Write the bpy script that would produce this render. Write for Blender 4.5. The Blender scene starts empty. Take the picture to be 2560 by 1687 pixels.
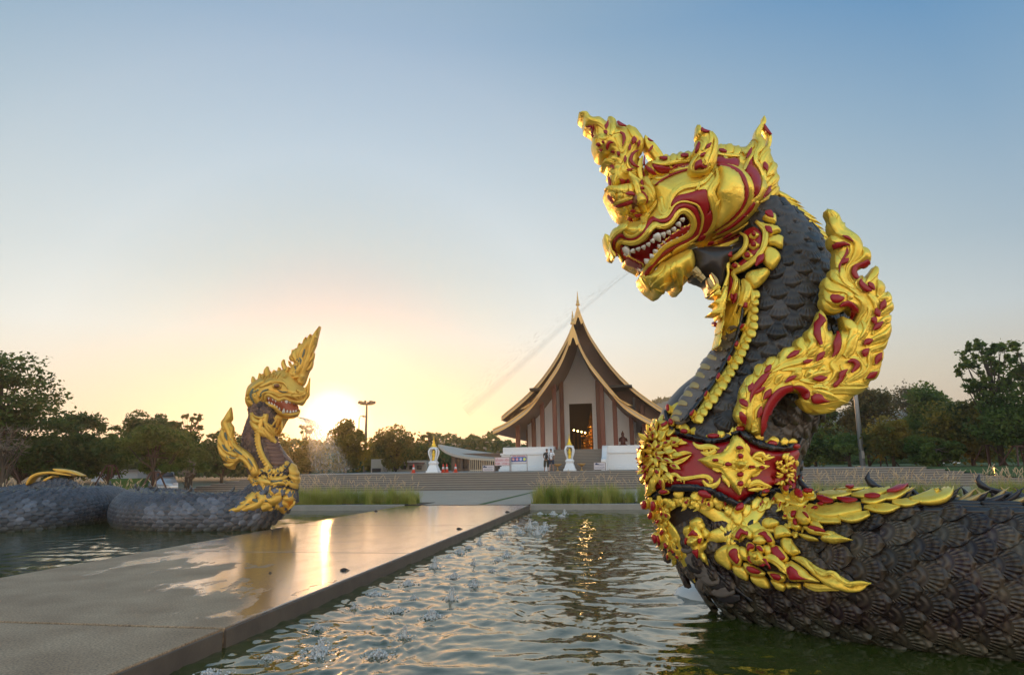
import bpy, bmesh, math, random
import numpy as np
from mathutils import Vector, Matrix, noise as mnoise
from mathutils.bvhtree import BVHTree
from mathutils.geometry import delaunay_2d_cdt

SC = bpy.context.scene
COL = SC.collection
PI = math.pi
rnd = random.Random(7)

# ------------------------------------------------------------------ camera
FPX = 1640.0                       # focal length in photograph pixels (2560 wide)
PITCH = math.radians(11.13)
ROLL = math.radians(-0.8)
CAMZ = 1.6
cam_d = bpy.data.cameras.new('camera')
cam = bpy.data.objects.new('camera', cam_d)
COL.objects.link(cam)
cam_d.sensor_width = 36.0
cam_d.lens = 36.0 * FPX / 2560.0
cam_d.clip_start = 0.05
cam_d.clip_end = 6000
CR = Matrix.Rotation(PI / 2 + PITCH, 3, 'X') @ Matrix.Rotation(ROLL, 3, 'Z')
cam.matrix_world = Matrix.Translation((0, 0, CAMZ)) @ CR.to_4x4()
SC.camera = cam
CAMP = Vector((0, 0, CAMZ))

def ray(px, py):
    return CR @ Vector(((px - 1280.0) / FPX, (843.5 - py) / FPX, -1.0))
def atY(px, py, Y):
    d = ray(px, py); t = Y / d.y
    return CAMP + d * t
def atZ(px, py, z):
    d = ray(px, py); t = (z - CAMZ) / d.z
    return CAMP + d * t
def proj(p):
    v = CR.transposed() @ (Vector(p) - CAMP)
    return (1280 + FPX * v.x / -v.z, 843.5 - FPX * v.y / -v.z)

# ------------------------------------------------------------------ sky, sun, exposure
SUN_AZ = math.radians(-15.3)       # from +Y towards +X
SUN_EL = math.radians(3.9)
world = bpy.data.worlds.new('World')
SC.world = world
world.use_nodes = True
nt = world.node_tree
for n in list(nt.nodes): nt.nodes.remove(n)
sky = nt.nodes.new('ShaderNodeTexSky')
sky.sky_type = 'NISHITA'
sky.sun_disc = False
sky.sun_elevation = SUN_EL
sky.sun_rotation = SUN_AZ
sky.altitude = 100
sky.air_density = 1.0
sky.dust_density = 1.2
sky.ozone_density = 2.0
SUNV = (math.sin(SUN_AZ) * math.cos(SUN_EL), math.cos(SUN_AZ) * math.cos(SUN_EL), math.sin(SUN_EL))
def wn(t, **k):
    n = nt.nodes.new(t)
    for a_, b_ in k.items(): setattr(n, a_, b_)
    return n
def wramp(stops, fac):
    r = wn('ShaderNodeValToRGB')
    e = r.color_ramp.elements
    while len(e) < len(stops): e.new(0.5)
    for i, (p_, c_) in enumerate(stops):
        e[i].position = p_; e[i].color = (*c_, 1)
    nt.links.new(fac, r.inputs[0])
    return r.outputs[0]
def wadd(a_, b_, s_):
    m = wn('ShaderNodeMix', data_type='RGBA', blend_type='ADD')
    m.inputs[0].default_value = s_
    nt.links.new(a_, m.inputs[6]); nt.links.new(b_, m.inputs[7])
    return m.outputs[2]
tc = wn('ShaderNodeTexCoord')
nrm = wn('ShaderNodeVectorMath', operation='NORMALIZE')
nt.links.new(tc.outputs['Generated'], nrm.inputs[0])
sep = wn('ShaderNodeSeparateXYZ'); nt.links.new(nrm.outputs[0], sep.inputs[0])
dt = wn('ShaderNodeVectorMath', operation='DOT_PRODUCT'); nt.links.new(nrm.outputs[0], dt.inputs[0]); dt.inputs[1].default_value = SUNV
ac = wn('ShaderNodeMath', operation='ARCCOSINE'); nt.links.new(dt.outputs['Value'], ac.inputs[0])
an = wn('ShaderNodeMath', operation='DIVIDE'); nt.links.new(ac.outputs[0], an.inputs[0]); an.inputs[1].default_value = PI
away = wramp([(0.0, (.70, .49, .31)), (.06, (.68, .54, .40)), (.12, (.61, .57, .49)), (.19, (.52, .59, .62)), (.28, (.36, .475, .565)),
              (.42, (.22, .37, .53)), (.58, (.086, .255, .485)), (1.0, (.15, .24, .38))], sep.outputs[2])
dg = lambda d: d / 180.0
glow = wramp([(0, (1, .9, .7)), (dg(1.6), (.55, .40, .24)), (dg(3.0), (.07, .03, .0)), (dg(5.5), (.020, .0, .0)), (dg(9), (.018, .008, .0)), (dg(15), (.052, .054, .030)), (dg(22), (.090, .082, .058)), (dg(30), (.086, .072, .044)),
              (dg(38), (.054, .045, .019)), (dg(55), (.006, .004, .0)), (dg(75), (0, 0, 0))], an.outputs[0])
skyc = wadd(wadd(away, glow, 1.0), glow, 1.0)
skyc = wadd(skyc, glow, 1.0)
skyc = wadd(skyc, sky.outputs[0], 0.003)
# added front fill: the unseen sky opposite the sun is strongly brightened and warmed
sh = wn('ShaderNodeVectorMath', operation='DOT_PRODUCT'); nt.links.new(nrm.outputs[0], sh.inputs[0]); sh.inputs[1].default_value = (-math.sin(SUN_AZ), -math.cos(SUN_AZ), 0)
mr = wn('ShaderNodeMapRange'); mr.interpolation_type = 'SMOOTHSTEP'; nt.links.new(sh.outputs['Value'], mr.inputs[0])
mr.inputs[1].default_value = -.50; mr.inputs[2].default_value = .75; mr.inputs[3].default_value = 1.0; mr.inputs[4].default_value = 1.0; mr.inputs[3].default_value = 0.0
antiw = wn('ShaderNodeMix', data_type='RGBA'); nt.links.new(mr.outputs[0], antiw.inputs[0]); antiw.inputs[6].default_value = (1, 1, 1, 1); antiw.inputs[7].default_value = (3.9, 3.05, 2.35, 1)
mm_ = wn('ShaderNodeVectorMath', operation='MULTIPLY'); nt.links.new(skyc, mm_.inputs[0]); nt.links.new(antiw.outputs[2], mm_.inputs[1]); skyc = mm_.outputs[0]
bg = wn('ShaderNodeBackground')
bg.inputs['Strength'].default_value = 0.84
wo = wn('ShaderNodeOutputWorld')
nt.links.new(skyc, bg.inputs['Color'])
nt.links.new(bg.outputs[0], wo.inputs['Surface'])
SUNDIR = Vector((math.sin(SUN_AZ) * math.cos(SUN_EL), math.cos(SUN_AZ) * math.cos(SUN_EL), math.sin(SUN_EL)))
sl = bpy.data.lights.new('sun', 'SUN')
sl.energy = 2.0
sl.angle = math.radians(0.6)
sl.color = (1.0, 0.50, 0.17)
sun = bpy.data.objects.new('sun', sl)
COL.objects.link(sun)
sun.rotation_euler = (-SUNDIR).to_track_quat('-Z', 'Y').to_euler()
SC.view_settings.view_transform = 'Standard'
SC.view_settings.look = 'None'
SC.view_settings.exposure = 0.32
SC.view_settings.gamma = 1
SC.cycles.use_denoising = True
SC.cycles.max_bounces = 7
SC.cycles.diffuse_bounces = 3
SC.cycles.glossy_bounces = 4
SC.cycles.transmission_bounces = 4
SC.cycles.transparent_max_bounces = 12
SC.cycles.sample_clamp_indirect = 6
# ------------------------------------------------------------------ helpers: materials
MATS = {}
def mat(name, color, rough=0.6, metal=0.0, spec=0.5, noise=None, bump=None, emit=None, coat=0.0, trans=None, uvrings=False, sheen=0, coord='Object'):
    """noise=(scale, color2, contrast 0..1)  bump=(scale, strength, dist)"""
    m = bpy.data.materials.new(name); m.use_nodes = True
    t = m.node_tree; b = t.nodes['Principled BSDF']; L = t.links
    b.inputs['Roughness'].default_value = rough; b.inputs['Metallic'].default_value = metal
    b.inputs['Specular IOR Level'].default_value = spec
    b.inputs['Base Color'].default_value = (*color, 1)
    b.inputs['Coat Weight'].default_value = coat
    tc_ = t.nodes.new('ShaderNodeTexCoord')
    src = tc_.outputs[coord]
    if noise:
        sc, c2, con = noise[:3]
        n = t.nodes.new('ShaderNodeTexNoise'); n.inputs['Scale'].default_value = sc; n.inputs['Detail'].default_value = 5
        n.inputs['Roughness'].default_value = 0.6
        L.new(src, n.inputs['Vector'])
        r = t.nodes.new('ShaderNodeValToRGB')
        r.color_ramp.elements[0].position = 0.5 - 0.5 * (1 - con); r.color_ramp.elements[1].position = 0.5 + 0.5 * (1 - con)
        r.color_ramp.elements[0].color = (*color, 1); r.color_ramp.elements[1].color = (*c2, 1)
        L.new(n.outputs['Fac'], r.inputs[0]); L.new(r.outputs[0], b.inputs['Base Color'])
        m['ramp'] = r.name
    if bump:
        sc, st, ds = bump[:3]
        n = t.nodes.new('ShaderNodeTexNoise'); n.inputs['Scale'].default_value = sc; n.inputs['Detail'].default_value = 4
        L.new(src, n.inputs['Vector'])
        u = t.nodes.new('ShaderNodeBump'); u.inputs['Strength'].default_value = st; u.inputs['Distance'].default_value = ds
        L.new(n.outputs['Fac'], u.inputs['Height']); L.new(u.outputs[0], b.inputs['Normal'])
    if emit:
        b.inputs['Emission Color'].default_value = (*emit[0], 1); b.inputs['Emission Strength'].default_value = emit[1]
    MATS[name] = m
    return m

# ------------------------------------------------------------------ helpers: objects
def link(o, parent=None):
    COL.objects.link(o)
    if parent is not None: o.parent = parent
    return o
def mesh_obj(name, V, F, m, parent=None, smooth=True, mi=None, loc=None):
    """V world coordinates (or local when loc given)."""
    me = bpy.data.meshes.new(name)
    if isinstance(V, np.ndarray): V = V.tolist()
    me.from_pydata([tuple(v) for v in V], [], F)
    for x in (m if isinstance(m, (list, tuple)) else [m]): me.materials.append(x)
    if smooth: me.shade_smooth()
    if mi is not None: me.polygons.foreach_set('material_index', mi)
    o = bpy.data.objects.new(name, me)
    link(o, parent)
    return o
def root(name, loc, label, cat, group=None):
    o = bpy.data.objects.new(name, None); COL.objects.link(o)
    o.location = loc
    o['label'] = label; o['category'] = cat
    if group: o['group'] = group
    o.empty_display_size = 0.2
    return o
def tag(o, label, cat, group=None):
    o['label'] = label; o['category'] = cat
    if group: o['group'] = group
    return o
def kind(o, k):
    o['kind'] = k; return o
def reparent(o, p):
    """keep world-space geometry while parenting to an Empty placed in the world"""
    o.parent = p
    o.matrix_parent_inverse = Matrix.Translation(-Vector(p.location))
    return o
class MB:
    """collects geometry for one mesh"""
    def __init__(s): s.v = []; s.f = []; s.mi = []
    def add(s, V, F, mi=0):
        n = len(s.v); s.v += [tuple(v) for v in V]; s.f += [tuple(i + n for i in f) for f in F]; s.mi += [mi] * len(F)
    def box(s, lo, hi, mi=0, M=None):
        x0, y0, z0 = lo; x1, y1, z1 = hi
        V = [(x0,y0,z0),(x1,y0,z0),(x1,y1,z0),(x0,y1,z0),(x0,y0,z1),(x1,y0,z1),(x1,y1,z1),(x0,y1,z1)]
        if M is not None: V = [M @ Vector(v) for v in V]
        s.add(V, [(0,3,2,1),(4,5,6,7),(0,1,5,4),(1,2,6,5),(2,3,7,6),(3,0,4,7)], mi)
    def tube(s, pts, rad, seg=8, mi=0, cap=True):
        pts = [Vector(p) for p in pts]
        if not isinstance(rad, (list, tuple)): rad = [rad] * len(pts)
        n0 = None; V = []; F = []
        for i, p in enumerate(pts):
            t = (pts[min(i+1, len(pts)-1)] - pts[max(i-1, 0)]).normalized()
            if n0 is None: n0 = t.orthogonal().normalized()
            n0 = (n0 - t * n0.dot(t)).normalized(); b = t.cross(n0)
            for k in range(seg):
                a = 2 * PI * k / seg
                V.append(p + (n0 * math.cos(a) + b * math.sin(a)) * rad[i])
        for i in range(len(pts) - 1):
            for k in range(seg):
                k2 = (k + 1) % seg
                F.append((i*seg+k, i*seg+k2, (i+1)*seg+k2, (i+1)*seg+k))
        if cap: F.append(tuple(range(seg))[::-1]); F.append(tuple((len(pts)-1)*seg+k for k in range(seg)))
        s.add(V, F, mi)
    def lathe(s, prof, c, seg=16, mi=0, a0=0, sq=False):
        V = []; F = []
        for (r, z) in prof:
            for k in range(seg):
                a = a0 + 2 * PI * k / seg
                V.append((c[0] + r * math.cos(a), c[1] + r * math.sin(a), c[2] + z))
        for i in range(len(prof) - 1):
            for k in range(seg):
                k2 = (k + 1) % seg
                F.append((i*seg+k, i*seg+k2, (i+1)*seg+k2, (i+1)*seg+k))
        F.append(tuple(range(seg))[::-1]); F.append(tuple((len(prof)-1)*seg+k for k in range(seg)))
        s.add(V, F, mi)
    def prism(s, poly, off, mi=0):
        """poly: list of 3D pts; off: extrusion vector"""
        n = len(poly); off = Vector(off)
        V = [Vector(p) for p in poly] + [Vector(p) + off for p in poly]
        F = [tuple(range(n))[::-1], tuple(range(n, 2*n))] + [(i, (i+1) % n, n+(i+1) % n, n+i) for i in range(n)]
        s.add(V, F, mi)
    def obj(s, name, m, parent=None, smooth=False):
        o = mesh_obj(name, s.v, s.f, m, None, smooth, s.mi if isinstance(m, (list, tuple)) else None)
        if parent is not None: reparent(o, parent)
        return o
def bevel(o, w=0.01, seg=2):
    md = o.modifiers.new('b', 'BEVEL'); md.width = w; md.segments = seg; md.limit_method = 'ANGLE'
    return o

# ------------------------------------------------------------------ helpers: carved relief pieces
def cr(P, sub=5, closed=False):
    """Catmull-Rom through tuples; a doubled point stays a corner."""
    P = [np.array(p, float) for p in P]; n = len(P); out = []
    rng = range(n if closed else n - 1)
    for i in rng:
        p1, p2 = P[i], P[(i+1) % n]
        if np.abs(p1[:2] - p2[:2]).max() < 1e-6: continue
        p0 = P[(i-1) % n] if (closed or i > 0) else p1
        p3 = P[(i+2) % n] if (closed or i + 2 < n) else p2
        if np.abs(p0[:2] - p1[:2]).max() < 1e-6: p0 = p1
        if np.abs(p3[:2] - p2[:2]).max() < 1e-6: p3 = p2
        for k in range(sub):
            t = k / sub
            out.append(0.5 * ((2*p1) + (-p0+p2)*t + (2*p0-5*p1+4*p2-p3)*t*t + (-p0+3*p1-3*p2+p3)*t*t*t))
    if not closed: out.append(P[-1])
    return out
class Base:
    """a surface that relief is laid on: a BVH and/or a fallback plane Y=const"""
    def __init__(s, objs, Y, use=True):
        s.Y = Y; s.bvh = None; s.off = 0.0
        if objs:
            V = []; F = []
            for o in objs:
                n = len(V); V += [o.matrix_world @ v.co for v in o.data.vertices]; F += [tuple(i + n for i in p.vertices) for p in o.data.polygons]
            s.bvh = BVHTree.FromPolygons(V, F)
    def hit(s, px, py):
        d = ray(px, py)
        if s.bvh is not None:
            h, n, i, ds = s.bvh.ray_cast(CAMP, d.normalized())
            if h is not None:
                if n.dot(d) > 0: n = -n
                n = (n + Vector((0, -0.6, 0))).normalized()
                return h + n * s.off, n
            if s.Y is None:
                return None, None
        t = s.Y / d.y
        return CAMP + d * t, Vector((0, -1, 0))
CROPS = {'A':(1440,270,7.84),'B':(1500,400,7.84),'C':(1500,540,7.84),'D':(1640,480,7.84),'E':(1700,280,6.031),'F':(1740,500,6.031),
         'G':(2040,510,5.226),'H':(1830,780,4.9),'I':(1590,1010,6.031),'J':(1780,1030,6.031),'K':(1600,1220,5.2267),'L':(1780,1240,5.805),
         'M':(1420,260,3.015),'N':(1640,480,2.529),'O':(1960,1150,2.92),'P':(500,780,2.9025),'Q':(1580,1000,3.137),'R':(1200,720,3.136),
         'S':(0,860,3.266),'T':(1940,800,3.484),'U':(700,960,3.967),'X':(0,0,1.0)}
def W(c, x, y):
    a, b, s = CROPS[c]; return (a + x / s, b + y / s)
def stroke(name, c, pts, m, parent, base, lift=0.0, h=None, back=None, prof='carved', K=9, sub=4, hk=0.55):
    """tapered raised flame; pts (x,y,width) in crop units. back: None = closed against the base, number = free-standing depth"""
    s = CROPS[c][2]
    P = cr([(*W(p[3] if len(p) > 3 else c, p[0], p[1]), p[2] / s) for p in pts], sub)
    n = len(P); V = []; VB = []; F = []
    ts = [(-1 + 2 * k / (K - 1)) for k in range(K)]
    for i in range(n):
        a = P[max(i-1, 0)]; b = P[min(i+1, n-1)]
        d = b[:2] - a[:2]; d = d / (np.hypot(*d) + 1e-9); nx, ny = -d[1], d[0]
        w = max(P[i][2], 0.6) * 0.5
        c0, nn = base.hit(P[i][0], P[i][1])
        if c0 is None: c0 = atY(P[i][0], P[i][1], 9.0); nn = Vector((0, -1, 0))
        mpp = c0.y / FPX          # metres per pixel
        H = (h if h is not None else hk * w * mpp)
        H = min(H, hk * w * mpp * 1.6)
        for t in ts:
            q, nq = base.hit(P[i][0] + nx * t * w, P[i][1] + ny * t * w)
            if q is None: q = atY(P[i][0] + nx * t * w, P[i][1] + ny * t * w, c0.y); nq = nn
            if prof == 'carved': z = float(np.interp(abs(t), (0, .28, .52, .74, .92, 1), (1.0, .74, .50, .80, .72, 0)))
            elif prof == 'dome': z = max(0, 1 - abs(t) ** 2.4)
            elif prof == 'ridge': z = max(0, 1 - abs(t)) * 0.8 + 0.2 * (1 - t * t)
            elif prof == 'cup': z = 0.55 + 0.45 * math.cos(abs(t) * PI * 2) if abs(t) < 0.98 else 0.35
            elif prof == 'skew': z = float(np.interp(t, (-1, -.9, -.5, -.1, .35, .62, .88, 1), (0, .42, .36, .56, .92, .80, .98, 0)))
            else: z = 1 - abs(t) ** 8
            V.append(q + nq * (lift + H * z))
            VB.append(q + (nq * (lift - 0.5 * H - 0.02) if back is None else Vector((0, back + H * z * 0.8, 0))))
    nv = len(V)
    for i in range(n - 1):
        for k in range(K - 1):
            a = i*K+k
            F.append((a, a+1, a+K+1, a+K)); F.append((nv+a, nv+a+K, nv+a+K+1, nv+a+1))
        for k in (0, K - 1):
            a = i*K+k; q = (a, a+K, nv+a+K, nv+a); F.append(q if k == 0 else q[::-1])
    for i in (0, n - 1):
        for k in range(K - 1):
            a = i*K+k; F.append((a, nv+a, nv+a+1, a+1))
    return mesh_obj(name, V + VB, F, m, parent)
def slab(name, c, outline, m, parent, base, h, r=None, lift=0.0, back=None, step=None, closed_sub=4, carve=None, noisy=0.0, yoff=None):
    """inflated outline: rises from the rim to height h over r metres."""
    s = CROPS[c][2] if isinstance(c, str) else 1
    pts = [(W(c, p[0], p[1]) if len(p) == 2 else W(p[2], p[0], p[1])) for p in outline]
    O = np.array([p[:2] for p in cr(pts, closed_sub, True)])
    # drop near duplicates
    keep = [0]
    for i in range(1, len(O)):
        if np.hypot(*(O[i] - O[keep[-1]])) > 0.7: keep.append(i)
    O = O[keep]
    x0, y0 = O.min(0); x1, y1 = O.max(0)
    if step is None: step = max(2.0, min(x1-x0, y1-y0) / 9)
    xs = np.arange(x0 + step/2, x1, step); ys = np.arange(y0 + step/2, y1, step)
    G = np.array([(x + (0.5 * step if j % 2 else 0), y) for j, y in enumerate(ys) for x in xs])
    def segd(Q):
        A = O; B = np.roll(O, -1, 0); D = B - A; L2 = (D**2).sum(1) + 1e-9
        d = np.full(len(Q), 1e9)
        for i in range(len(A)):
            t = np.clip(((Q - A[i]) @ D[i]) / L2[i], 0, 1)
            e = Q - (A[i] + t[:, None] * D[i]); d = np.minimum(d, np.hypot(e[:, 0], e[:, 1]))
        return d
    def inside(Q, R):
        c_ = np.zeros(len(Q), bool); A = R; B = np.roll(R, -1, 0)
        for i in range(len(A)):
            cond = (A[i, 1] > Q[:, 1]) != (B[i, 1] > Q[:, 1])
            xx = (B[i, 0] - A[i, 0]) * (Q[:, 1] - A[i, 1]) / (B[i, 1] - A[i, 1] + 1e-12) + A[i, 0]
            c_ ^= cond & (Q[:, 0] < xx)
        return c_
    if len(G):
        G = G[inside(G, O)]
        if len(G): G = G[segd(G) > step * 0.45]
    n = len(O)
    allp = [Vector(p) for p in O] + [Vector(p) for p in G]
    vo, _, fo, ov, _, _ = delaunay_2d_cdt(allp, [], [list(range(n))], 1, 1e-4)
    Q = np.array([tuple(v) for v in vo])
    d = segd(Q); rim = d < 1e-3
    V = []; VB = []
    mpp = (base.Y or 9.0) / FPX
    R = (r if r is not None else 1e9)
    R = min(R, max(d.max(), 1e-3) * mpp)
    for i, (x, y) in enumerate(Q):
        q, nq = base.hit(x, y)
        if q is None: q = atY(x, y, 9.0); nq = Vector((0, -1, 0))
        u = min(d[i] * mpp / R, 1)
        z = math.sqrt(max(0, 1 - (1 - u) ** 2)) * h
        if carve is not None: z += carve(x, y, z)
        if noisy and not rim[i]: z += noisy * mnoise.noise(Vector((x * .08, y * .08, 3.1)))
        V.append(q + nq * (lift + z))
        VB.append(q + (nq * (lift - 0.03) if back is None else Vector((0, back + z, 0))))
    nv = len(V); F = []
    cnt = {}
    for f in fo:
        f = list(f)
        if (Q[f[1]] - Q[f[0]])[0] * (Q[f[2]] - Q[f[0]])[1] - (Q[f[1]] - Q[f[0]])[1] * (Q[f[2]] - Q[f[0]])[0] < 0: f = f[::-1]
        F.append(tuple(f)); F.append(tuple(nv + k for k in f[::-1]))
        for a, b in zip(f, f[1:] + f[:1]):
            cnt[(a, b)] = cnt.get((a, b), 0) + 1
    for (a, b) in cnt:
        if (b, a) not in cnt: F.append((b, a, nv + a, nv + b))
    return mesh_obj(name, V + VB, F, m, parent)
# ------------------------------------------------------------------ layout frame: s along the walkway, r to its right
A0 = atZ(563, 1570, 0)
B0 = atZ(1325, 1262, 0)
WD = Vector((B0.x - A0.x, B0.y - A0.y, 0)).normalized()
WR = Vector((WD.y, -WD.x, 0))
def RS(r, s, z=0.0): return Vector((A0.x, A0.y, 0)) + WR * r + WD * s + Vector((0, 0, z))
def toRS(p): q = Vector((p[0] - A0.x, p[1] - A0.y, 0)); return q.dot(WR), q.dot(WD)
SK = toRS(B0)[1]                      # where the pools end
WL = -5.65                            # left edge of the walkway
MW = Matrix(((WR.x, WD.x, 0, A0.x), (WR.y, WD.y, 0, A0.y), (0, 0, 1, 0), (0, 0, 0, 1)))   # local (r,s,z) -> world
def rsbox(mb, r0, r1, s0, s1, z0, z1, mi=0): mb.box((r0, s0, z0), (r1, s1, z1), mi, MW)
def node_mat(name):
    m = bpy.data.materials.new(name); m.use_nodes = True
    t = m.node_tree; return m, t, t.nodes['Principled BSDF']
def N(t, ty, **k):
    n = t.nodes.new(ty)
    for a, b in k.items():
        if a.startswith('i_'): n.inputs[a[2:].replace('_', ' ')].default_value = b
        else: setattr(n, a, b)
    return n
def ramp(t, fac, stops, interp='LINEAR'):
    r = t.nodes.new('ShaderNodeValToRGB'); r.color_ramp.interpolation = interp; e = r.color_ramp.elements
    while len(e) < len(stops): e.new(.5)
    for i, (p, c) in enumerate(stops): e[i].position = p; e[i].color = (c, c, c, 1) if not isinstance(c, tuple) else (*c, 1)
    t.links.new(fac, r.inputs[0]); return r.outputs[0]

# ------------------------------------------------------------------ water
def water_mat(name, deep, deep2, rough=.02, ior=1.5, bscale=9, bstr=.25):
    m, t, b = node_mat(name); L = t.links
    g = N(t, 'ShaderNodeNewGeometry')
    n = N(t, 'ShaderNodeTexNoise'); n.inputs['Scale'].default_value = .5; n.inputs['Detail'].default_value = 3; L.new(g.outputs['Position'], n.inputs['Vector'])
    c = ramp(t, n.outputs['Fac'], [(.35, deep), (.65, deep2)]); L.new(c, b.inputs['Base Color'])
    b.inputs['Roughness'].default_value = rough; b.inputs['IOR'].default_value = ior; b.inputs['Specular IOR Level'].default_value = .6
    mp = N(t, 'ShaderNodeMapping'); mp.inputs['Scale'].default_value = (1, .7, 1); L.new(g.outputs['Position'], mp.inputs['Vector'])
    n2 = N(t, 'ShaderNodeTexNoise'); n2.inputs['Scale'].default_value = bscale; n2.inputs['Detail'].default_value = 3; L.new(mp.outputs[0], n2.inputs['Vector'])
    u = N(t, 'ShaderNodeBump'); u.inputs['Strength'].default_value = bstr; u.inputs['Distance'].default_value = .02; L.new(n2.outputs['Fac'], u.inputs['Height']); L.new(u.outputs[0], b.inputs['Normal'])
    return m
JETS = []
for x, y in ((1310,92),(1388,94),(1455,92),(1436,108),(1338,172),(1280,145),(1190,205),(1295,212),(1160,172),(1075,212),(1022,300),(1198,300),(950,272),(885,298),(1115,250),(765,355),(830,325),(915,392),(1060,372),(1112,345),(605,455),(800,468),(685,412),(1025,432),
             (920,520),(525,510),(560,595),(785,600),(325,578),(205,660),(460,670),(668,705),(505,825),(350,935),(12,905),(1210,262),(1330,190),(1250,175)):
    JETS.append((800 + x / 2.38, 1240 + y / 2.38))
for x, y in ((750,880),(1250,850),(170,1050),(1240,570)): JETS.append((480 + x / 3.967, 1420 + y / 3.967))
JETW = [atZ(x, y + 6, -.2) for x, y in JETS]
wr_ = np.random.RandomState(5)
def wave_field(X, Y, n, lmin, lmax, slope, seed, aniso=None):
    rs = np.random.RandomState(seed); H = np.zeros_like(X)
    for i in range(n):
        l = lmin * (lmax / lmin) ** rs.rand(); k = 2 * PI / l
        a = rs.rand() * 2 * PI if aniso is None else aniso[0] + rs.randn() * aniso[1]
        H += slope / k / math.sqrt(n) * 1.6 * np.sin(k * (X * math.cos(a) + Y * math.sin(a)) + rs.rand() * 7)
    return H
def water(name, mat_, rmin, rmax, smin, smax, calm, rough_amt):
    na, nd = 640, 470
    az = np.radians(np.linspace(-46, 46, na)); ds = 2.2 * (46 / 2.2) ** np.linspace(0, 1, nd)
    AZ, DS = np.meshgrid(az, ds); X = np.sin(AZ) * DS; Y = np.cos(AZ) * DS
    R_ = (X - A0.x) * WR.x + (Y - A0.y) * WR.y; S_ = (X - A0.x) * WD.x + (Y - A0.y) * WD.y
    # domain warp makes the crests irregular
    wx = wave_field(X, Y, 10, 1.2, 3.5, .8, 11) * .5; wy = wave_field(X, Y, 10, 1.2, 3.5, .8, 12) * .5
    H = wave_field(X + wx, Y + wy, 44, .22, .95, calm, 3, (math.radians(65), .8)) + wave_field(X + wx, Y, 26, .10, .25, calm * .6, 4)
    if rough_amt:
        near = np.zeros_like(X)
        for p in JETW:
            d = np.hypot(X - p.x, Y - p.y); near = np.maximum(near, np.exp(-(d / 1.15) ** 2))
            H += .007 * np.exp(-d / .5) * np.cos(2 * PI * d / .26) * (d < 2.5)
        mask = np.clip(near * 1.3 + np.clip(1.2 - R_ / 2.6, 0, 1) * .6, 0, 1)
        H += mask * rough_amt * (wave_field(X + wx * 2, Y - wy * 2, 46, .07, .34, .24, 8) + wave_field(X - wx, Y + wx, 16, .3, .9, .14, 9))
    keep = (R_ > rmin) & (R_ < rmax) & (S_ > smin) & (S_ < smax)
    V = np.stack([X.ravel(), Y.ravel(), (H - .2).ravel()], 1)
    i = np.arange(na * nd).reshape(nd, na)
    q = np.stack([i[:-1, :-1], i[:-1, 1:], i[1:, 1:], i[1:, :-1]], -1).reshape(-1, 4)
    kq = keep.ravel()[q].all(1); q = q[kq]
    used = np.unique(q); mp = -np.ones(na * nd, int); mp[used] = np.arange(len(used))
    V = V[used]; q = mp[q]
    me = bpy.data.meshes.new(name); me.vertices.add(len(V)); me.vertices.foreach_set('co', V.astype(np.float32).ravel())
    me.loops.add(len(q) * 4); me.loops.foreach_set('vertex_index', q.astype(np.int32).ravel())
    me.polygons.add(len(q)); me.polygons.foreach_set('loop_start', (np.arange(len(q)) * 4).astype(np.int32)); me.update(calc_edges=True); me.shade_smooth()
    me.materials.append(mat_); o = bpy.data.objects.new(name, me); link(o); kind(o, 'structure'); return o
wm = water_mat('green_pool_water', (.026, .040, .004), (.046, .056, .010), ior=1.85)
water('water', wm, -.4, 40, -14, SK + .3, .060, .42)
water('water', wm, -45, WL + .4, -14, SK + .3, .04, 0)
fb_ = MB(); rsbox(fb_, -45, 45, -20, SK + .5, -.9, -.7)
kind(fb_.obj('pool_floor', mat('pool_floor_mud', (.03, .035, .015), .8)), 'structure')

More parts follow.
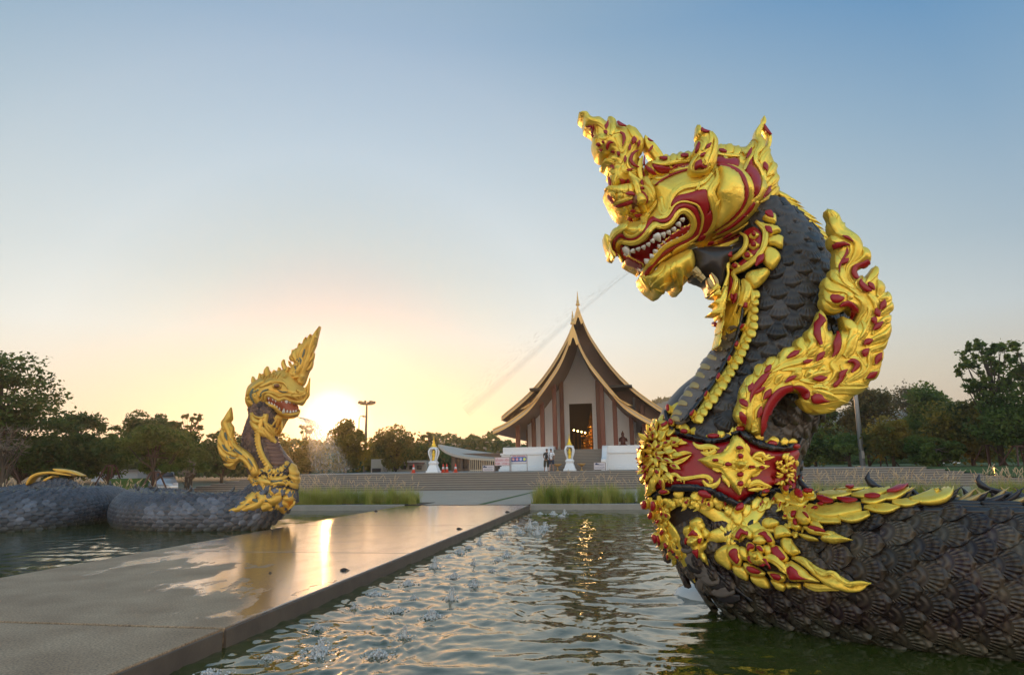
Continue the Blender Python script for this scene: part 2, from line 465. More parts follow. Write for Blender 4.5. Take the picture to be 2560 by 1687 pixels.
# ------------------------------------------------------------------ walkway slabs, wet in places
def wet_mat():
    m, t, b = node_mat('wet_concrete'); L = t.links
    g = N(t, 'ShaderNodeNewGeometry'); P = g.outputs['Position']
    sx = N(t, 'ShaderNodeSeparateXYZ'); L.new(P, sx.inputs[0])
    # position along and across the walkway
    def dotv(v, c):
        d = N(t, 'ShaderNodeVectorMath', operation='DOT_PRODUCT'); L.new(P, d.inputs[0]); d.inputs[1].default_value = v
        s = N(t, 'ShaderNodeMath', operation='SUBTRACT'); L.new(d.outputs['Value'], s.inputs[0]); s.inputs[1].default_value = c; return s.outputs[0]
    s_ = dotv(tuple(WD), Vector((A0.x, A0.y, 0)).dot(WD)); r_ = dotv(tuple(WR), Vector((A0.x, A0.y, 0)).dot(WR))
    def mth(op, a, b_):
        n = N(t, 'ShaderNodeMath', operation=op)
        for i, x in enumerate((a, b_)):
            if isinstance(x, (int, float)): n.inputs[i].default_value = x
            else: L.new(x, n.inputs[i])
        return n.outputs[0]
    mp = N(t, 'ShaderNodeMapping'); mp.inputs['Scale'].default_value = (1.0, .45, 1); mp.inputs['Rotation'].default_value = (0, 0, -.2); L.new(P, mp.inputs['Vector'])
    n1 = N(t, 'ShaderNodeTexNoise'); n1.inputs['Scale'].default_value = .95; n1.inputs['Detail'].default_value = 7; n1.inputs['Roughness'].default_value = .62; L.new(mp.outputs[0], n1.inputs['Vector'])
    # the far end and the right side lie lower and stay wet
    slope = mth('ADD', mth('MULTIPLY', s_, .075), mth('MULTIPLY', r_, .085))
    wetv = mth('ADD', mth('ADD', slope, mth('MULTIPLY', n1.outputs['Fac'], 1.25)), -.62)
    wet = ramp(t, wetv, [(.0, 0.0), (.06, 1.0)])
    n2 = N(t, 'ShaderNodeTexNoise'); n2.inputs['Scale'].default_value = 1.4; n2.inputs['Detail'].default_value = 8; L.new(P, n2.inputs['Vector'])
    n3 = N(t, 'ShaderNodeTexNoise'); n3.inputs['Scale'].default_value = 48; n3.inputs['Detail'].default_value = 2; L.new(P, n3.inputs['Vector'])
    base = ramp(t, n2.outputs['Fac'], [(.3, (.28, .175, .10)), (.7, (.42, .285, .175))])
    gr = ramp(t, n3.outputs['Fac'], [(.32, .55), (.68, 1.3)])
    mul = N(t, 'ShaderNodeMix', data_type='RGBA', blend_type='MULTIPLY'); mul.inputs[0].default_value = 1; L.new(base, mul.inputs[6]); L.new(gr, mul.inputs[7])
    dk = N(t, 'ShaderNodeMix', data_type='RGBA'); L.new(wet, dk.inputs[0]); L.new(mul.outputs[2], dk.inputs[6])
    dm = N(t, 'ShaderNodeMix', data_type='RGBA', blend_type='MULTIPLY'); dm.inputs[0].default_value = 1; L.new(mul.outputs[2], dm.inputs[6]); dm.inputs[7].default_value = (.45, .42, .40, 1)
    L.new(dm.outputs[2], dk.inputs[7]); L.new(dk.outputs[2], b.inputs['Base Color'])
    n4 = N(t, 'ShaderNodeTexNoise'); n4.inputs['Scale'].default_value = 2.2; n4.inputs['Detail'].default_value = 6; L.new(mp.outputs[0], n4.inputs['Vector'])
    deep = ramp(t, mth('ADD', n4.outputs['Fac'], mth('MULTIPLY', s_, .012)), [(.42, .26), (.62, .13)])
    ro = N(t, 'ShaderNodeMix', data_type='FLOAT'); L.new(wet, ro.inputs[0]); ro.inputs[2].default_value = .62; L.new(deep, ro.inputs[3]); L.new(ro.outputs[0], b.inputs['Roughness'])
    b.inputs['IOR'].default_value = 1.38
    cw = mth('MULTIPLY', wet, 1.0); L.new(cw, b.inputs['Coat Weight']); b.inputs['Coat Roughness'].default_value = .15; b.inputs['Coat IOR'].default_value = 2.5
    bw = mth('MULTIPLY', mth('SUBTRACT', 1.0, mth('MULTIPLY', wet, .85)), 1.0)
    u = N(t, 'ShaderNodeBump'); u.inputs['Distance'].default_value = .006; L.new(bw, u.inputs['Strength']); L.new(n3.outputs['Fac'], u.inputs['Height']); L.new(u.outputs[0], b.inputs['Normal'])
    L.new(u.outputs[0], b.inputs['Coat Normal'])
    return m
wetm = wet_mat()
side_m = mat('stained_concrete_edge', (.16, .12, .09), .55, noise=(2.5, (.07, .05, .04), .3), bump=(30, .4, .01))
wk = bpy.data.objects.new('walkway', None); link(wk); kind(wk, 'structure')
for i, (a, b) in enumerate(((-12, -6.07), (-6, -.035), (.035, 5.98), (6.0, 11.99), (12.0, 17.99), (18, SK))):
    m = MB(); rsbox(m, WL + .03, -.03, a, b, -.6, 0); o = m.obj('slab', [wetm]); bevel(o, .012, 2); o.parent = wk
    m = MB(); rsbox(m, -.03, 0, a, b, -.6, -.022); rsbox(m, WL, WL + .03, a, b, -.6, -.022); o = m.obj('slab_edge', side_m); o.parent = wk
m = MB(); rsbox(m, WL + .06, -.06, -12, SK - .1, -.5, -.045); o = m.obj('joint_bed', mat('dark_joint', (.03, .025, .02), .95)); o.parent = wk
# kerbs at the far end of the pools, paving behind
conc = mat('pale_concrete', (.30, .26, .22), .8, noise=(1.2, (.22, .19, .16), .2), bump=(25, .3, .01))
kb = mat('kerb_concrete', (.34, .31, .27), .75, noise=(3, (.24, .22, .19), .2), bump=(25, .3, .01))
for (r0, r1) in ((-45, WL - .002), (.002, 45)):
    m = MB(); rsbox(m, r0, r1, SK, SK + .35, -.6, .03); kind(bevel(m.obj('kerb', kb), .015), 'structure')
gm, t_, b_ = node_mat('dry_lawn_ground'); g_ = N(t_, 'ShaderNodeNewGeometry')
n_ = N(t_, 'ShaderNodeTexNoise'); n_.inputs['Scale'].default_value = .12; n_.inputs['Detail'].default_value = 8; t_.links.new(g_.outputs['Position'], n_.inputs['Vector'])
t_.links.new(ramp(t_, n_.outputs['Fac'], [(.35, (.035, .05, .015)), (.6, (.09, .075, .04))]), b_.inputs['Base Color']); b_.inputs['Roughness'].default_value = .9
m = MB()
m.add([RS(-900, SK + .35, -.03), RS(900, SK + .35, -.03), RS(900, 900, -.03), RS(-900, 900, -.03)], [(0, 1, 2, 3)])
m.add([RS(-900, -300, -.03), RS(-45, -300, -.03), RS(-45, SK + .35, -.03), RS(-900, SK + .35, -.03)], [(0, 1, 2, 3)])
m.add([RS(45, -300, -.03), RS(900, -300, -.03), RS(900, SK + .35, -.03), RS(45, SK + .35, -.03)], [(0, 1, 2, 3)])
m.add([RS(-45, -300, -.03), RS(45, -300, -.03), RS(45, -14, -.03), RS(-45, -14, -.03)], [(0, 1, 2, 3)])
kind(m.obj('ground', gm), 'structure')
pave = mat('plaza_paving', (.44, .34, .255), .8, noise=(.9, (.34, .26, .195), .2), bump=(30, .3, .008))
S1 = toRS(atZ(1313, 1224, 0))[1]      # foot of the stairs
m = MB(); m.add([RS(-34, SK + .35, 0), RS(40, SK + .35, 0), RS(40, S1 + .1, 0), RS(-34, S1 + .1, 0)], [(0, 1, 2, 3)]); kind(m.obj('plaza', pave), 'structure')
m = MB(); P1 = [atZ(1195, 1260, .008), atZ(1212, 1260, .008), atZ(1352, 1226, .008), atZ(1344, 1226, .008)]; m.add(P1, [(0, 1, 2, 3)])
kind(m.obj('grass_joint', mat('joint_grass', (.07, .11, .02), .9, bump=(40, .8, .03))), 'stuff')
# broad stairs up to the terrace
NS = 8; RH = 1.2 / NS; TD = .42
stairs = bpy.data.objects.new('broad_stairs', None); link(stairs); kind(stairs, 'structure')
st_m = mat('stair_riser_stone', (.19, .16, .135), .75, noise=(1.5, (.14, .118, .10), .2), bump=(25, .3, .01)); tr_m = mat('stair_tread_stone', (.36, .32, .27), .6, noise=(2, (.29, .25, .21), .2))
rR0 = toRS(atZ(2290, 1164, 1.15))[0] if False else 33.0
pr = atY(2290, 1162, 47.0); rR0 = toRS(pr)[0]; pl = atY(640, 1187, 52.0); rL0 = toRS(pl)[0]
for i in range(NS):
    ex = (NS - 1 - i) * .95; s0 = S1 + i * TD; s1 = S1 + NS * TD + .5
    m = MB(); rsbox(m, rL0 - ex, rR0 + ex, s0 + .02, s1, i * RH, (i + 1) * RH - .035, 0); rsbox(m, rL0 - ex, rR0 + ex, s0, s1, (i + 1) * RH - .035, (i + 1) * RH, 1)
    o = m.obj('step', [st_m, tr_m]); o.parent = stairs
ST = S1 + NS * TD
m = MB(); rsbox(m, rL0, rR0, ST + .5, ST + 60, 1.0, 1.2); kind(m.obj('terrace', mat('terrace_stone', (.26, .23, .2), .75, noise=(.8, (.2, .18, .16), .2))), 'structure')
lawn = mat('lawn_green', (.035, .075, .012), .9, noise=(1.2, (.06, .10, .02), .2), bump=(30, .9, .05))
m = MB(); m.add([RS(rR0 + 8, S1 - 1, -.01), RS(90, S1 - 1, -.01), RS(90, ST + .5, 1.15), RS(rR0 + .2, ST + .5, 1.15)], [(0, 1, 2, 3)]); m.add([RS(rR0, ST + .5, 1.16), RS(140, ST + .5, 1.16), RS(140, 130, 1.3), RS(rR0, 130, 1.3)], [(0, 1, 2, 3)]); kind(m.obj('lawn', lawn), 'structure')

# ------------------------------------------------------------------ temple
white = mat('white_plaster', (.82, .82, .83), .6, noise=(1.2, (.76, .76, .77), .1), bump=(9, .08, .01))
roofm = mat('grey_roof_tiles', (.16, .13, .12), .6, noise=(2, (.11, .09, .08), .2)); soffit = mat('red_brown_soffit', (.17, .075, .045), .45, noise=(1.5, (.12, .05, .03), .2))
colm = mat('maroon_column_paint', (.13, .022, .014), .35); fasc = mat('gilded_fascia', (.82, .52, .20), .45, .25, noise=(4, (.66, .40, .13), .2)); fasw = mat('pale_bargeboard', (.66, .52, .36), .5)
TS = 0.0
tc_ = atY(1444, 1130, 58.0)
temple = root('temple_hall', (tc_.x, tc_.y, 1.2), 'white temple hall with a steep swooping brown roof edged in gold', 'temple')
TM = Matrix(((WR.x, WD.x, 0, tc_.x), (WR.y, WD.y, 0, tc_.y), (0, 0, 1, 0), (0, 0, 0, 1)))
def T(x, y, z): return TM @ Vector((x, y, z))
def tbox(mb, x0, x1, y0, y1, z0, z1, mi=0): mb.box((x0, y0, z0), (x1, y1, z1), mi, TM)
def add(mb, name, m_, par=temple, smooth=False): return mb.obj(name, m_, par, smooth)
k1 = 58.0 / 1640 / 3.136; zc = lambda y, Y: 1.6 + (1165 - (720 + y / 3.136)) * Y / 1640
F1 = [(0, zc(300, 58)), (18 * k1, zc(380, 58)), (58 * k1, zc(490, 58)), (118 * k1, zc(610, 58)), (195 * k1, zc(720, 58)), (278 * k1, zc(830, 58)), (362 * k1, zc(930, 58)), (452 * k1, zc(1000, 58)), (560 * k1, zc(1065, 58)), (664 * k1, zc(1108, 58))]
k2 = 66.0 / 1640 / 3.136
F2 = [(0, zc(160, 66)), (24 * k2, zc(240, 66)), (72 * k2, zc(370, 66)), (143 * k2, zc(500, 66)), (222 * k2, zc(620, 66)), (318 * k2, zc(740, 66)), (420 * k2, zc(840, 66)), (512 * k2, zc(915, 66)), (600 * k2, zc(980, 66)), (640 * k2, zc(1010, 66))]
F1 = [tuple(p) for p in cr(F1, 4)]; F2 = [tuple(p) for p in cr(F2, 4)]
def zroof(F, x):
    x = abs(x)
    for a, b in zip(F, F[1:]):
        if a[0] <= x <= b[0]: return a[1] + (b[1] - a[1]) * (x - a[0]) / (b[0] - a[0] + 1e-9)
    return F[-1][1]
def roof(F, y0, y1, name, th=.32, lean=.9):
    mb = MB(); n = len(F)
    for sgn in (-1, 1):
        top = []; 
        for (x, z) in F: top.append((x * sgn, z))
        for i in range(n - 1):
            (xa, za), (xb, zb) = top[i], top[i+1]
            ya = y0 - lean * (1 - i / n); yb = y0 - lean * (1 - (i+1) / n)
            V = [T(xa, ya, za), T(xb, yb, zb), T(xb, y1, zb), T(xa, y1, za), T(xa, ya, za - th), T(xb, yb, zb - th), T(xb, y1, zb - th), T(xa, y1, za - th)]
            mb.add(V, [(0, 1, 2, 3) if sgn > 0 else (3, 2, 1, 0)], 0); mb.add(V, [(4, 5, 6, 7)], 1); mb.add(V, [(0, 1, 5, 4), (3, 2, 6, 7)], 1)
        mb.add([T(top[-1][0], y0, top[-1][1]), T(top[-1][0], y1, top[-1][1]), T(top[-1][0], y1, top[-1][1] - th), T(top[-1][0], y0, top[-1][1] - th)], [(0, 1, 2, 3)], 1)
    o = add(mb, name, [roofm, soffit])
    # bargeboards: a pale board with a gilded moulding above and below
    for sgn in (-1, 1):
        for (dz, h, dy, mm, nm) in ((.10, .13, .20, fasc, 'gilded_moulding'), (-.05, .16, .12, fasw, 'bargeboard'), (-.21, .17, .18, fasc, 'gilded_moulding')):
            mb = MB()
            for i in range(n - 1):
                (xa, za), (xb, zb) = F[i], F[i+1]; ya = y0 - lean * (1 - i / n); yb = y0 - lean * (1 - (i+1) / n)
                V = [T(xa*sgn, ya - dy, za + dz), T(xb*sgn, yb - dy, zb + dz), T(xb*sgn, yb - .003, zb + dz), T(xa*sgn, ya - .003, za + dz), T(xa*sgn, ya - dy, za + dz - h), T(xb*sgn, yb - dy, zb + dz - h), T(xb*sgn, yb - .003, zb + dz - h), T(xa*sgn, ya - .003, za + dz - h)]
                mb.add(V, [(0, 1, 2, 3), (4, 5, 6, 7), (0, 1, 5, 4), (3, 2, 6, 7)])
            mb.obj(nm, mm, None).parent = o
    return o
r1 = roof(F1, 0, 30, 'roof'); r2 = roof(F2, 8, 30, 'upper_roof', lean=1.4)
mb = MB()
for sgn in (-1, 1):
    for a_, b_x in zip(F2[:-4], F2[1:-3]):
        V = [T(sgn * a_[0], 9.7, zroof(F1, a_[0]) - .1), T(sgn * b_x[0], 9.7, zroof(F1, b_x[0]) - .1), T(sgn * b_x[0], 9.7, b_x[1] - .2), T(sgn * a_[0], 9.7, a_[1] - .2)]
        mb.add(V + [v + TM.to_3x3() @ Vector((0, .2, 0)) for v in V], [(0, 1, 2, 3), (7, 6, 5, 4)])
mb.obj('gable_infill', soffit, temple)
# gilded apexes and spire
def spire(y, zt, h, nm='spire'):
    mb = MB(); c = T(0, y, zt); mb.lathe([(.20, 0), (.22, .12), (.11, .35), (.14, .42), (.07, .7), (.09, .78), (.035, 1.1), (.05, 1.2), (.008, h)], c, 8); add(mb, nm, fasc)
spire(6.7, F2[0][1] + .05, 1.5); spire(-.8, F1[0][1] + .0, 1.0)
for (F, y, s_) in ((F1, -1.05, 1.0), (F2, 6.4, 1.0)):
    mb = MB(); z0 = F[0][1]
    mb.prism([T(0, y, z0 + .1), T(.24, y, z0 - .7), T(.5, y, z0 - 1.75), T(.28, y, z0 - 1.95), T(.08, y, z0 - 1.3), T(0, y, z0 - 1.2), T(-.08, y, z0 - 1.3), T(-.28, y, z0 - 1.95), T(-.5, y, z0 - 1.75), T(-.24, y, z0 - .7)], TM.to_3x3() @ Vector((0, .25, 0))); add(mb, 'gable_ornament', fasc)
for sg in (-1, 1):
    for (x, dz) in ((3.6, .2),):
        z = zroof(F1, x); mb = MB(); mb.prism([T(sg * (x - .9), -.75, z + .85), T(sg * (x - .6), -.75, z + .35), T(sg * (x + .9), -.75, z - .75), T(sg * (x + 1.3), -.75, z - .8), T(sg * (x + .3), -.75, z - .35), T(sg * (x - .5), -.75, z + .3)], TM.to_3x3() @ Vector((0, .25, 0))); add(mb, 'gable_ornament', fasc)
# walls
YW = 5.6; FZ = 3.02; kw = (58 + YW * .97) / 1640 / 3.136
def wallz(x): return zroof(F1, x) - .45
mb = MB(); xs = np.linspace(-5.0, 5.0, 41); dw, dh = 1.12, zc(918, 58 + YW)
pts_t = [(x, wallz(x)) for x in xs]
def wallstrip(x0, x1, z0f, z1f, y=YW, th=.3):
    n = 12
    for i in range(n):
        a = x0 + (x1 - x0) * i / n; b = x0 + (x1 - x0) * (i + 1) / n
        V = [T(a, y, z0f(a)), T(b, y, z0f(b)), T(b, y, z1f(b)), T(a, y, z1f(a)), T(a, y + th, z0f(a)), T(b, y + th, z0f(b)), T(b, y + th, z1f(b)), T(a, y + th, z1f(a))]
        mb.add(V, [(0, 1, 2, 3), (7, 6, 5, 4), (3, 2, 6, 7)])
wallstrip(-5.2, -dw, lambda x: 1.2, wallz); wallstrip(dw, 5.2, lambda x: 1.2, wallz); wallstrip(-dw, 0, lambda x: dh, wallz); wallstrip(0, dw, lambda x: dh, wallz)
add(mb, 'wall', white)
mb = MB()
for o1, w1 in ((.0, .16), (.22, .14), (.42, .10)):
    for sg in (-1, 1): tbox(mb, *(sorted((sg * (dw + o1), sg * (dw + o1 + w1)))), YW - .16 + o1 * .2, YW - .002, FZ, dh + o1 + w1)
    tbox(mb, -(dw + o1), dw + o1, YW - .16 + o1 * .2, YW - .002, dh + o1, dh + o1 + w1)
add(mb, 'door_frame', white)
mb = MB(); tbox(mb, -5, 5, YW + .3, YW + 14, FZ - .2, FZ); tbox(mb, -5.2, -5, YW + .3, YW + 14, FZ, 8); tbox(mb, 5, 5.2, YW + .3, YW + 14, FZ, 8); tbox(mb, -5, 5, YW + 14, YW + 14.2, FZ, 9); tbox(mb, -5, 5, YW + .3, YW + 14, 9, 9.2)
add(mb, 'interior', mat('dark_interior', (.022, .015, .01), .6))
# altar inside, lamps lit before it
lampm = mat('lit_lamp_glass', (1, .8, .4), .4, emit=((1, .62, .2), 14)); altm = mat('altar_gold', (.85, .45, .08), .25, .9)
mb = MB(); r5 = random.Random(4)
for k in range(7): mb.lathe([(1.35 - k * .17, 0), (1.25 - k * .17, .3), (1.3 - k * .17, .34)], T(.55, YW + 8, FZ + k * .36), 12)
mb.lathe([(.45, 0), (.5, .2), (.25, .5), (.3, .9), (.18, 1.0), (.2, 1.2), (.02, 1.9)], T(.55, YW + 8, FZ + 2.5), 10)
for k in range(60): mb.lathe([(.0, 0), (.09, .06), (.0, .22)], T(.55 + r5.uniform(-1.1, 1.1), YW + 6.6 + r5.uniform(-.3, .3), FZ + r5.uniform(0, 2.0)), 5)
add(mb, 'altar', altm, smooth=True)
for k in range(4):
    mb = MB(); p = T(-.95 + k * .32, YW + 3.0 + k * .9, FZ + 2.0 - k * .05); mb.lathe([(.0, 0), (.07, .05), (.08, .12), (.0, .2)], p, 8); add(mb, 'lamp', lampm, smooth=True)
    mb = MB(); mb.tube([T(-.95 + k * .32, YW + 3.0 + k * .9, FZ), p], .02, 5); add(mb, 'lamp_post', altm)
la = bpy.data.lights.new('altar_lamp', 'POINT'); la.energy = 45; la.color = (1, .6, .25); la.shadow_soft_size = .15
lo = bpy.data.objects.new('altar_lamp', la); link(lo); lo.location = T(-.3, YW + 5.5, FZ + 2.3); reparent(lo, temple)
la2 = lo.copy(); link(la2)
# columns
def column(x, y, w=.40, z0=FZ - .15):
    mb = MB(); zt = max(zroof(F1, x), zroof(F2, x) - .5 if y > 9 else 0) - .25
    tbox(mb, x - w / 2, x + w / 2, y - w / 2, y + w / 2, z0, zt); o = add(mb, 'column', colm); bevel(o, .04, 2)
for (x, y) in ((-2.15, 2.2), (2.2, 2.2), (-3.35, 2.6), (3.3, 2.6), (-1.74, 4.9), (1.74, 4.9), (-4.5, 4.9), (4.75, 4.9), (-5.7, 2.8), (-5.7, 9.5), (-5.75, 16.5), (-5.75, 24), (5.9, 2.8), (5.9, 9.5), (5.9, 17)): column(x, y)
# white plinth, its top rail and the curved stair cheeks
for sg in (-1, 1):
    mb = MB(); x0, x1 = 2.35, 6.9
    for (z0, z1, o1) in ((1.2, 1.42, .22), (1.42, 1.62, .12), (1.62, 2.62, 0), (2.62, 2.78, .10), (2.78, 3.30, -.12)):
        xa, xb = sorted((sg * x0, sg * (x1 + o1))); tbox(mb, xa, xb, .7 - o1, 31, z0, z1)
    o = add(mb, 'plinth', white); bevel(o, .03, 2)
    prof = [(3.5, 3.32), (.7, 3.32), (.2, 3.2), (-.6, 2.72), (-1.5, 2.3), (-2.5, 2.12), (-3.1, 2.1), (-3.1, 1.2), (3.5, 1.2)]
    mb = MB(); mb.prism([T(sg * 2.12, y, z) for y, z in prof], TM.to_3x3() @ Vector((sg * .42, 0, 0))); o = add(mb, 'stair_cheek', white); bevel(o, .03, 2)
mb = MB(); ns = 14
for i in range(ns):
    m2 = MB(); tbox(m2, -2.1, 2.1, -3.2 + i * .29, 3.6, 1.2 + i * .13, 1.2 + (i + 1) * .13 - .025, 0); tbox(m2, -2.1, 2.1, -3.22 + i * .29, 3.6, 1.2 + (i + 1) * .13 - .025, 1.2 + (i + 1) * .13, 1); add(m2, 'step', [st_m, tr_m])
mb = MB(); tbox(mb, -6.6, 6.6, 3.6, 30, FZ - .12, FZ); add(mb, 'floor_slab', st_m)
mb = MB(); tbox(mb, -5.0, -2.0, YW - 1.6, YW - 1.57, FZ, FZ + .01) if False else None
for sg in (-1, 1):
    mb = MB(); tbox(mb, *sorted((sg * 5.2, sg * 5.0)), YW, 30, FZ, 5.6); add(mb, 'side_wall', white)
# ------------------------------------------------------------------ things on the terrace
fig_gold = mat('statue_gold', (.80, .52, .05), .3, .6)
def shrine(px, Y, label):
    p = atY(px, 1170, Y); c = (p.x, p.y, 1.2)
    t = root('shrine_lantern', c, label, 'shrine', 'white shrines on the terrace')
    mb = MB(); mb.lathe([(.72, 0), (.72, .14), (.62, .18), (.56, .34), (.40, .62), (.44, .70), (.50, .78), (.46, .86), (.36, .90), (.40, .98)], c, 4, a0=PI / 4 + math.atan2(WR.y, WR.x)); o = mb.obj('pedestal', white, t); bevel(o, .02, 2)
    for k in range(4):
        a = PI / 4 + PI / 2 * k + math.atan2(WR.y, WR.x); pts = [(.24, .96), (.33, 1.2), (.44, 1.5), (.46, 1.72), (.38, 1.86), (.18, 1.96)]
        mb = MB(); mb.tube([(c[0] + r * math.cos(a), c[1] + r * math.sin(a), c[2] + z) for r, z in pts], [.07, .07, .075, .08, .08, .09], 6); mb.obj('leg', white, t, True)
    mb = MB(); mb.lathe([(.34, 1.88), (.40, 1.94), (.30, 2.02), (.22, 2.06)], c, 12); mb.obj('canopy', white, t, True)
    mb = MB(); mb.lathe([(.24, 2.05), (.26, 2.12), (.15, 2.2), (.18, 2.26), (.09, 2.36), (.11, 2.42), (.045, 2.62), (.012, 3.0)], c, 10); mb.obj('spire', fig_gold, t, True)
    mb = MB(); mb.lathe([(.16, .98), (.17, 1.05), (.12, 1.15), (.13, 1.35), (.17, 1.52), (.10, 1.60), (.085, 1.68), (.09, 1.75), (.03, 1.86)], c, 10); mb.obj('figure', fig_gold, t, True)
shrine(1425, 54.5, 'white shrine lantern with a gold figure in front of the temple stairs'); shrine(1084, 54.5, 'white shrine lantern before the low hall with the sweeping roof')
tanm = mat('terracotta_bowl', (.48, .27, .09), .6)
for i, (px, lb) in enumerate(((1394, 'shallow terracotta bowl on a stem left of the central shrine lantern'), (1454, 'shallow terracotta bowl on a stem right of the central shrine lantern'))):
    p = atY(px, 1170, 54.2); t = root('bowl_stand', (p.x, p.y, 1.2), lb, 'bowl', 'bowls beside the shrine')
    mb = MB(); mb.lathe([(.05, .34), (.24, .44), (.36, .58), (.33, .585), (.2, .48), (.02, .42)], (p.x, p.y, 1.2), 14); mb.obj('bowl', tanm, t, True)
    mb = MB(); mb.lathe([(.15, 0), (.13, .04), (.04, .1), (.04, .36)], (p.x, p.y, 1.2), 8); mb.obj('stand', tanm, t, True)
def textobj(s, size, m, loc, par, rz, name='lettering'):
    cu = bpy.data.curves.new(name, 'FONT'); cu.body = s; cu.size = size; cu.align_x = 'CENTER'; cu.align_y = 'CENTER'; cu.extrude = .004
    cu.materials.append(m); tmp_ = bpy.data.objects.new(name, cu); link(tmp_); bpy.context.view_layer.update(); me_ = bpy.data.meshes.new_from_object(tmp_); bpy.data.objects.remove(tmp_); o = bpy.data.objects.new(name, me_); link(o); o.rotation_euler = (PI / 2, 0, rz); o.location = loc
    if par is not None: reparent(o, par)
    return o
RZ = math.atan2(WR.y, WR.x)
redt = mat('sign_red', (.5, .03, .05), .5); bluet = mat('sign_blue', (.03, .10, .35), .5); navy = mat('navy_print', (.03, .05, .14), .5); signw = mat('sign_white', (.66, .62, .66), .5); signp = mat('sign_pink_white', (.70, .58, .62), .5); steel = mat('sign_steel', (.25, .22, .22), .4, .6)
def sign(px0, px1, y0, y1, Y, label, face, texts, legs=True, lean=0, poster=False):
    a = atY(px0, y1, Y); b = atY(px1, y1, Y); c = (a + b) / 2; w = (b - a).length; zt = atY((px0+px1)/2, y0, Y).z; zb = max(1.25, atY((px0+px1)/2, y1, Y).z); h = zt - zb
    t = root('sign_board', (c.x, c.y, 1.2), label, 'sign')
    M = Matrix.Translation((c.x, c.y, 0)) @ Matrix.Rotation(RZ, 4, 'Z')
    mb = MB(); mb.box((-w/2, -.02, zb), (w/2, .02, zt), 0, M); mb.obj('panel', face, t)
    mb = MB()
    for x in (-w/2, w/2): mb.box((x - .025, -.035, 1.2), (x + .025, .035, zt + .02), 0, M)
    for z in (zb - .03, zt): mb.box((-w/2, -.035, z), (w/2, .035, z + .04), 0, M)
    for x in (-w/2, w/2): mb.box((x - .02, -.45, 1.2), (x + .02, .45, 1.25), 0, M)
    mb.obj('frame', steel, t)
    if poster:
        for bx0, bx1 in ((-.40, -.16), (-.13, .12), (.15, .40)): mb = MB(); mb.box((bx0 * w, -.026, zt - h * .15), (bx1 * w, -.021, zt - h * .08), 0, M); mb.obj('headline_strip', redt, t)
        mb = MB(); mb.box((-w*.46, -.028, zb + h * .22), (w*.46, -.021, zt - h * .22), 0, M); mb.obj('poster', bluet, t)
        for k, cc in enumerate(((.75, .25, .15), (.65, .2, .25), (.4, .45, .7), (.7, .75, .2))):
            q = M @ Vector((-w * .345 + k * w * .23, -.03, zb + h * .5)); mm = mat('poster_print', cc, .5)
            V = [q + M.to_3x3() @ Vector((.085 * w * math.cos(2*PI*j/14), 0, .19 * h * math.sin(2*PI*j/14))) for j in range(14)]
            m2 = MB(); m2.add(V, [tuple(range(14))[::-1]]); m2.obj('roundel', mm, t)
            V = [q + M.to_3x3() @ Vector((.04 * w * math.cos(2*PI*j/10), -.004, -.03 * h + .09 * h * math.sin(2*PI*j/10))) for j in range(10)]
            m2 = MB(); m2.add(V, [tuple(range(10))[::-1]]); m2.obj('roundel', signw if k != 3 else mat('poster_yellow', (.8, .7, .1), .5), t)
    for (s, sz, u, v, mm) in texts:
        q = M @ Vector((u * w, -.03, zb + v * h)); textobj(s, sz, mm, q, t, RZ)
    return t
sign(1237, 1275, 1143, 1163, 52.6, 'white notice board with red lettering beside the blue banner', signp, [('อุโบสถ เปิด', .25, 0, .66, redt), ('05.00 - 19.00 น.', .20, 0, .22, redt)])
sign(1277, 1318, 1137, 1158, 52.8, 'white framed banner with four round pictures on blue', signw, [], poster=True)
sign(1485, 1514, 1156, 1173, 52.2, 'small shoe notice at the foot of the right stair cheek', signw, [('กรุณา', .17, .18, .70, navy), ('ถอดรองเท้า', .165, 0, .27, navy)])
sign(1206, 1236, 1163, 1177, 51.6, 'small leaning shoe notice left of the red lettered board', signw, [('กรุณา', .15, .18, .70, navy), ('ถอดรองเท้า', .155, 0, .27, navy)])
# shoe pictures on the two notices
for px, Y in ((1493, 52.14), (1213, 51.54)):
    q = atY(px, 1160 if px > 1400 else 1167, Y); V = [q + WR * x + Vector((0, 0, z)) for x, z in ((-.16, -.05), (.16, -.05), (.17, 0), (.02, .05), (-.04, .10), (-.12, .08), (-.16, .03))]
    m2 = MB(); m2.add(V, [tuple(range(7))]); o = m2.obj('shoe_picture', navy)
    p_ = [x for x in bpy.data.objects if x.name.startswith('sign_board')][2 if px > 1400 else 3]; reparent(o, p_)
# railing left of the boards
mb = MB(); rail = root('railing', RS(-14, ST + 8, 1.2), 'pale metal railing in front of the low brown hall', 'railing')
ra = atY(1175, 1175, 57); rb = atY(1236, 1175, 57)
for k in range(14):
    p = ra.lerp(rb, k / 13); m2 = MB(); m2.box((p.x - .02, p.y - .02, 1.2), (p.x + .02, p.y + .02, 2.25)); m2.obj('baluster', fasw, rail)
for z in (1.35, 2.25): m2 = MB(); m2.tube([(ra.x, ra.y, z), (rb.x, rb.y, z)], .03, 6); m2.obj('rail', fasw, rail)
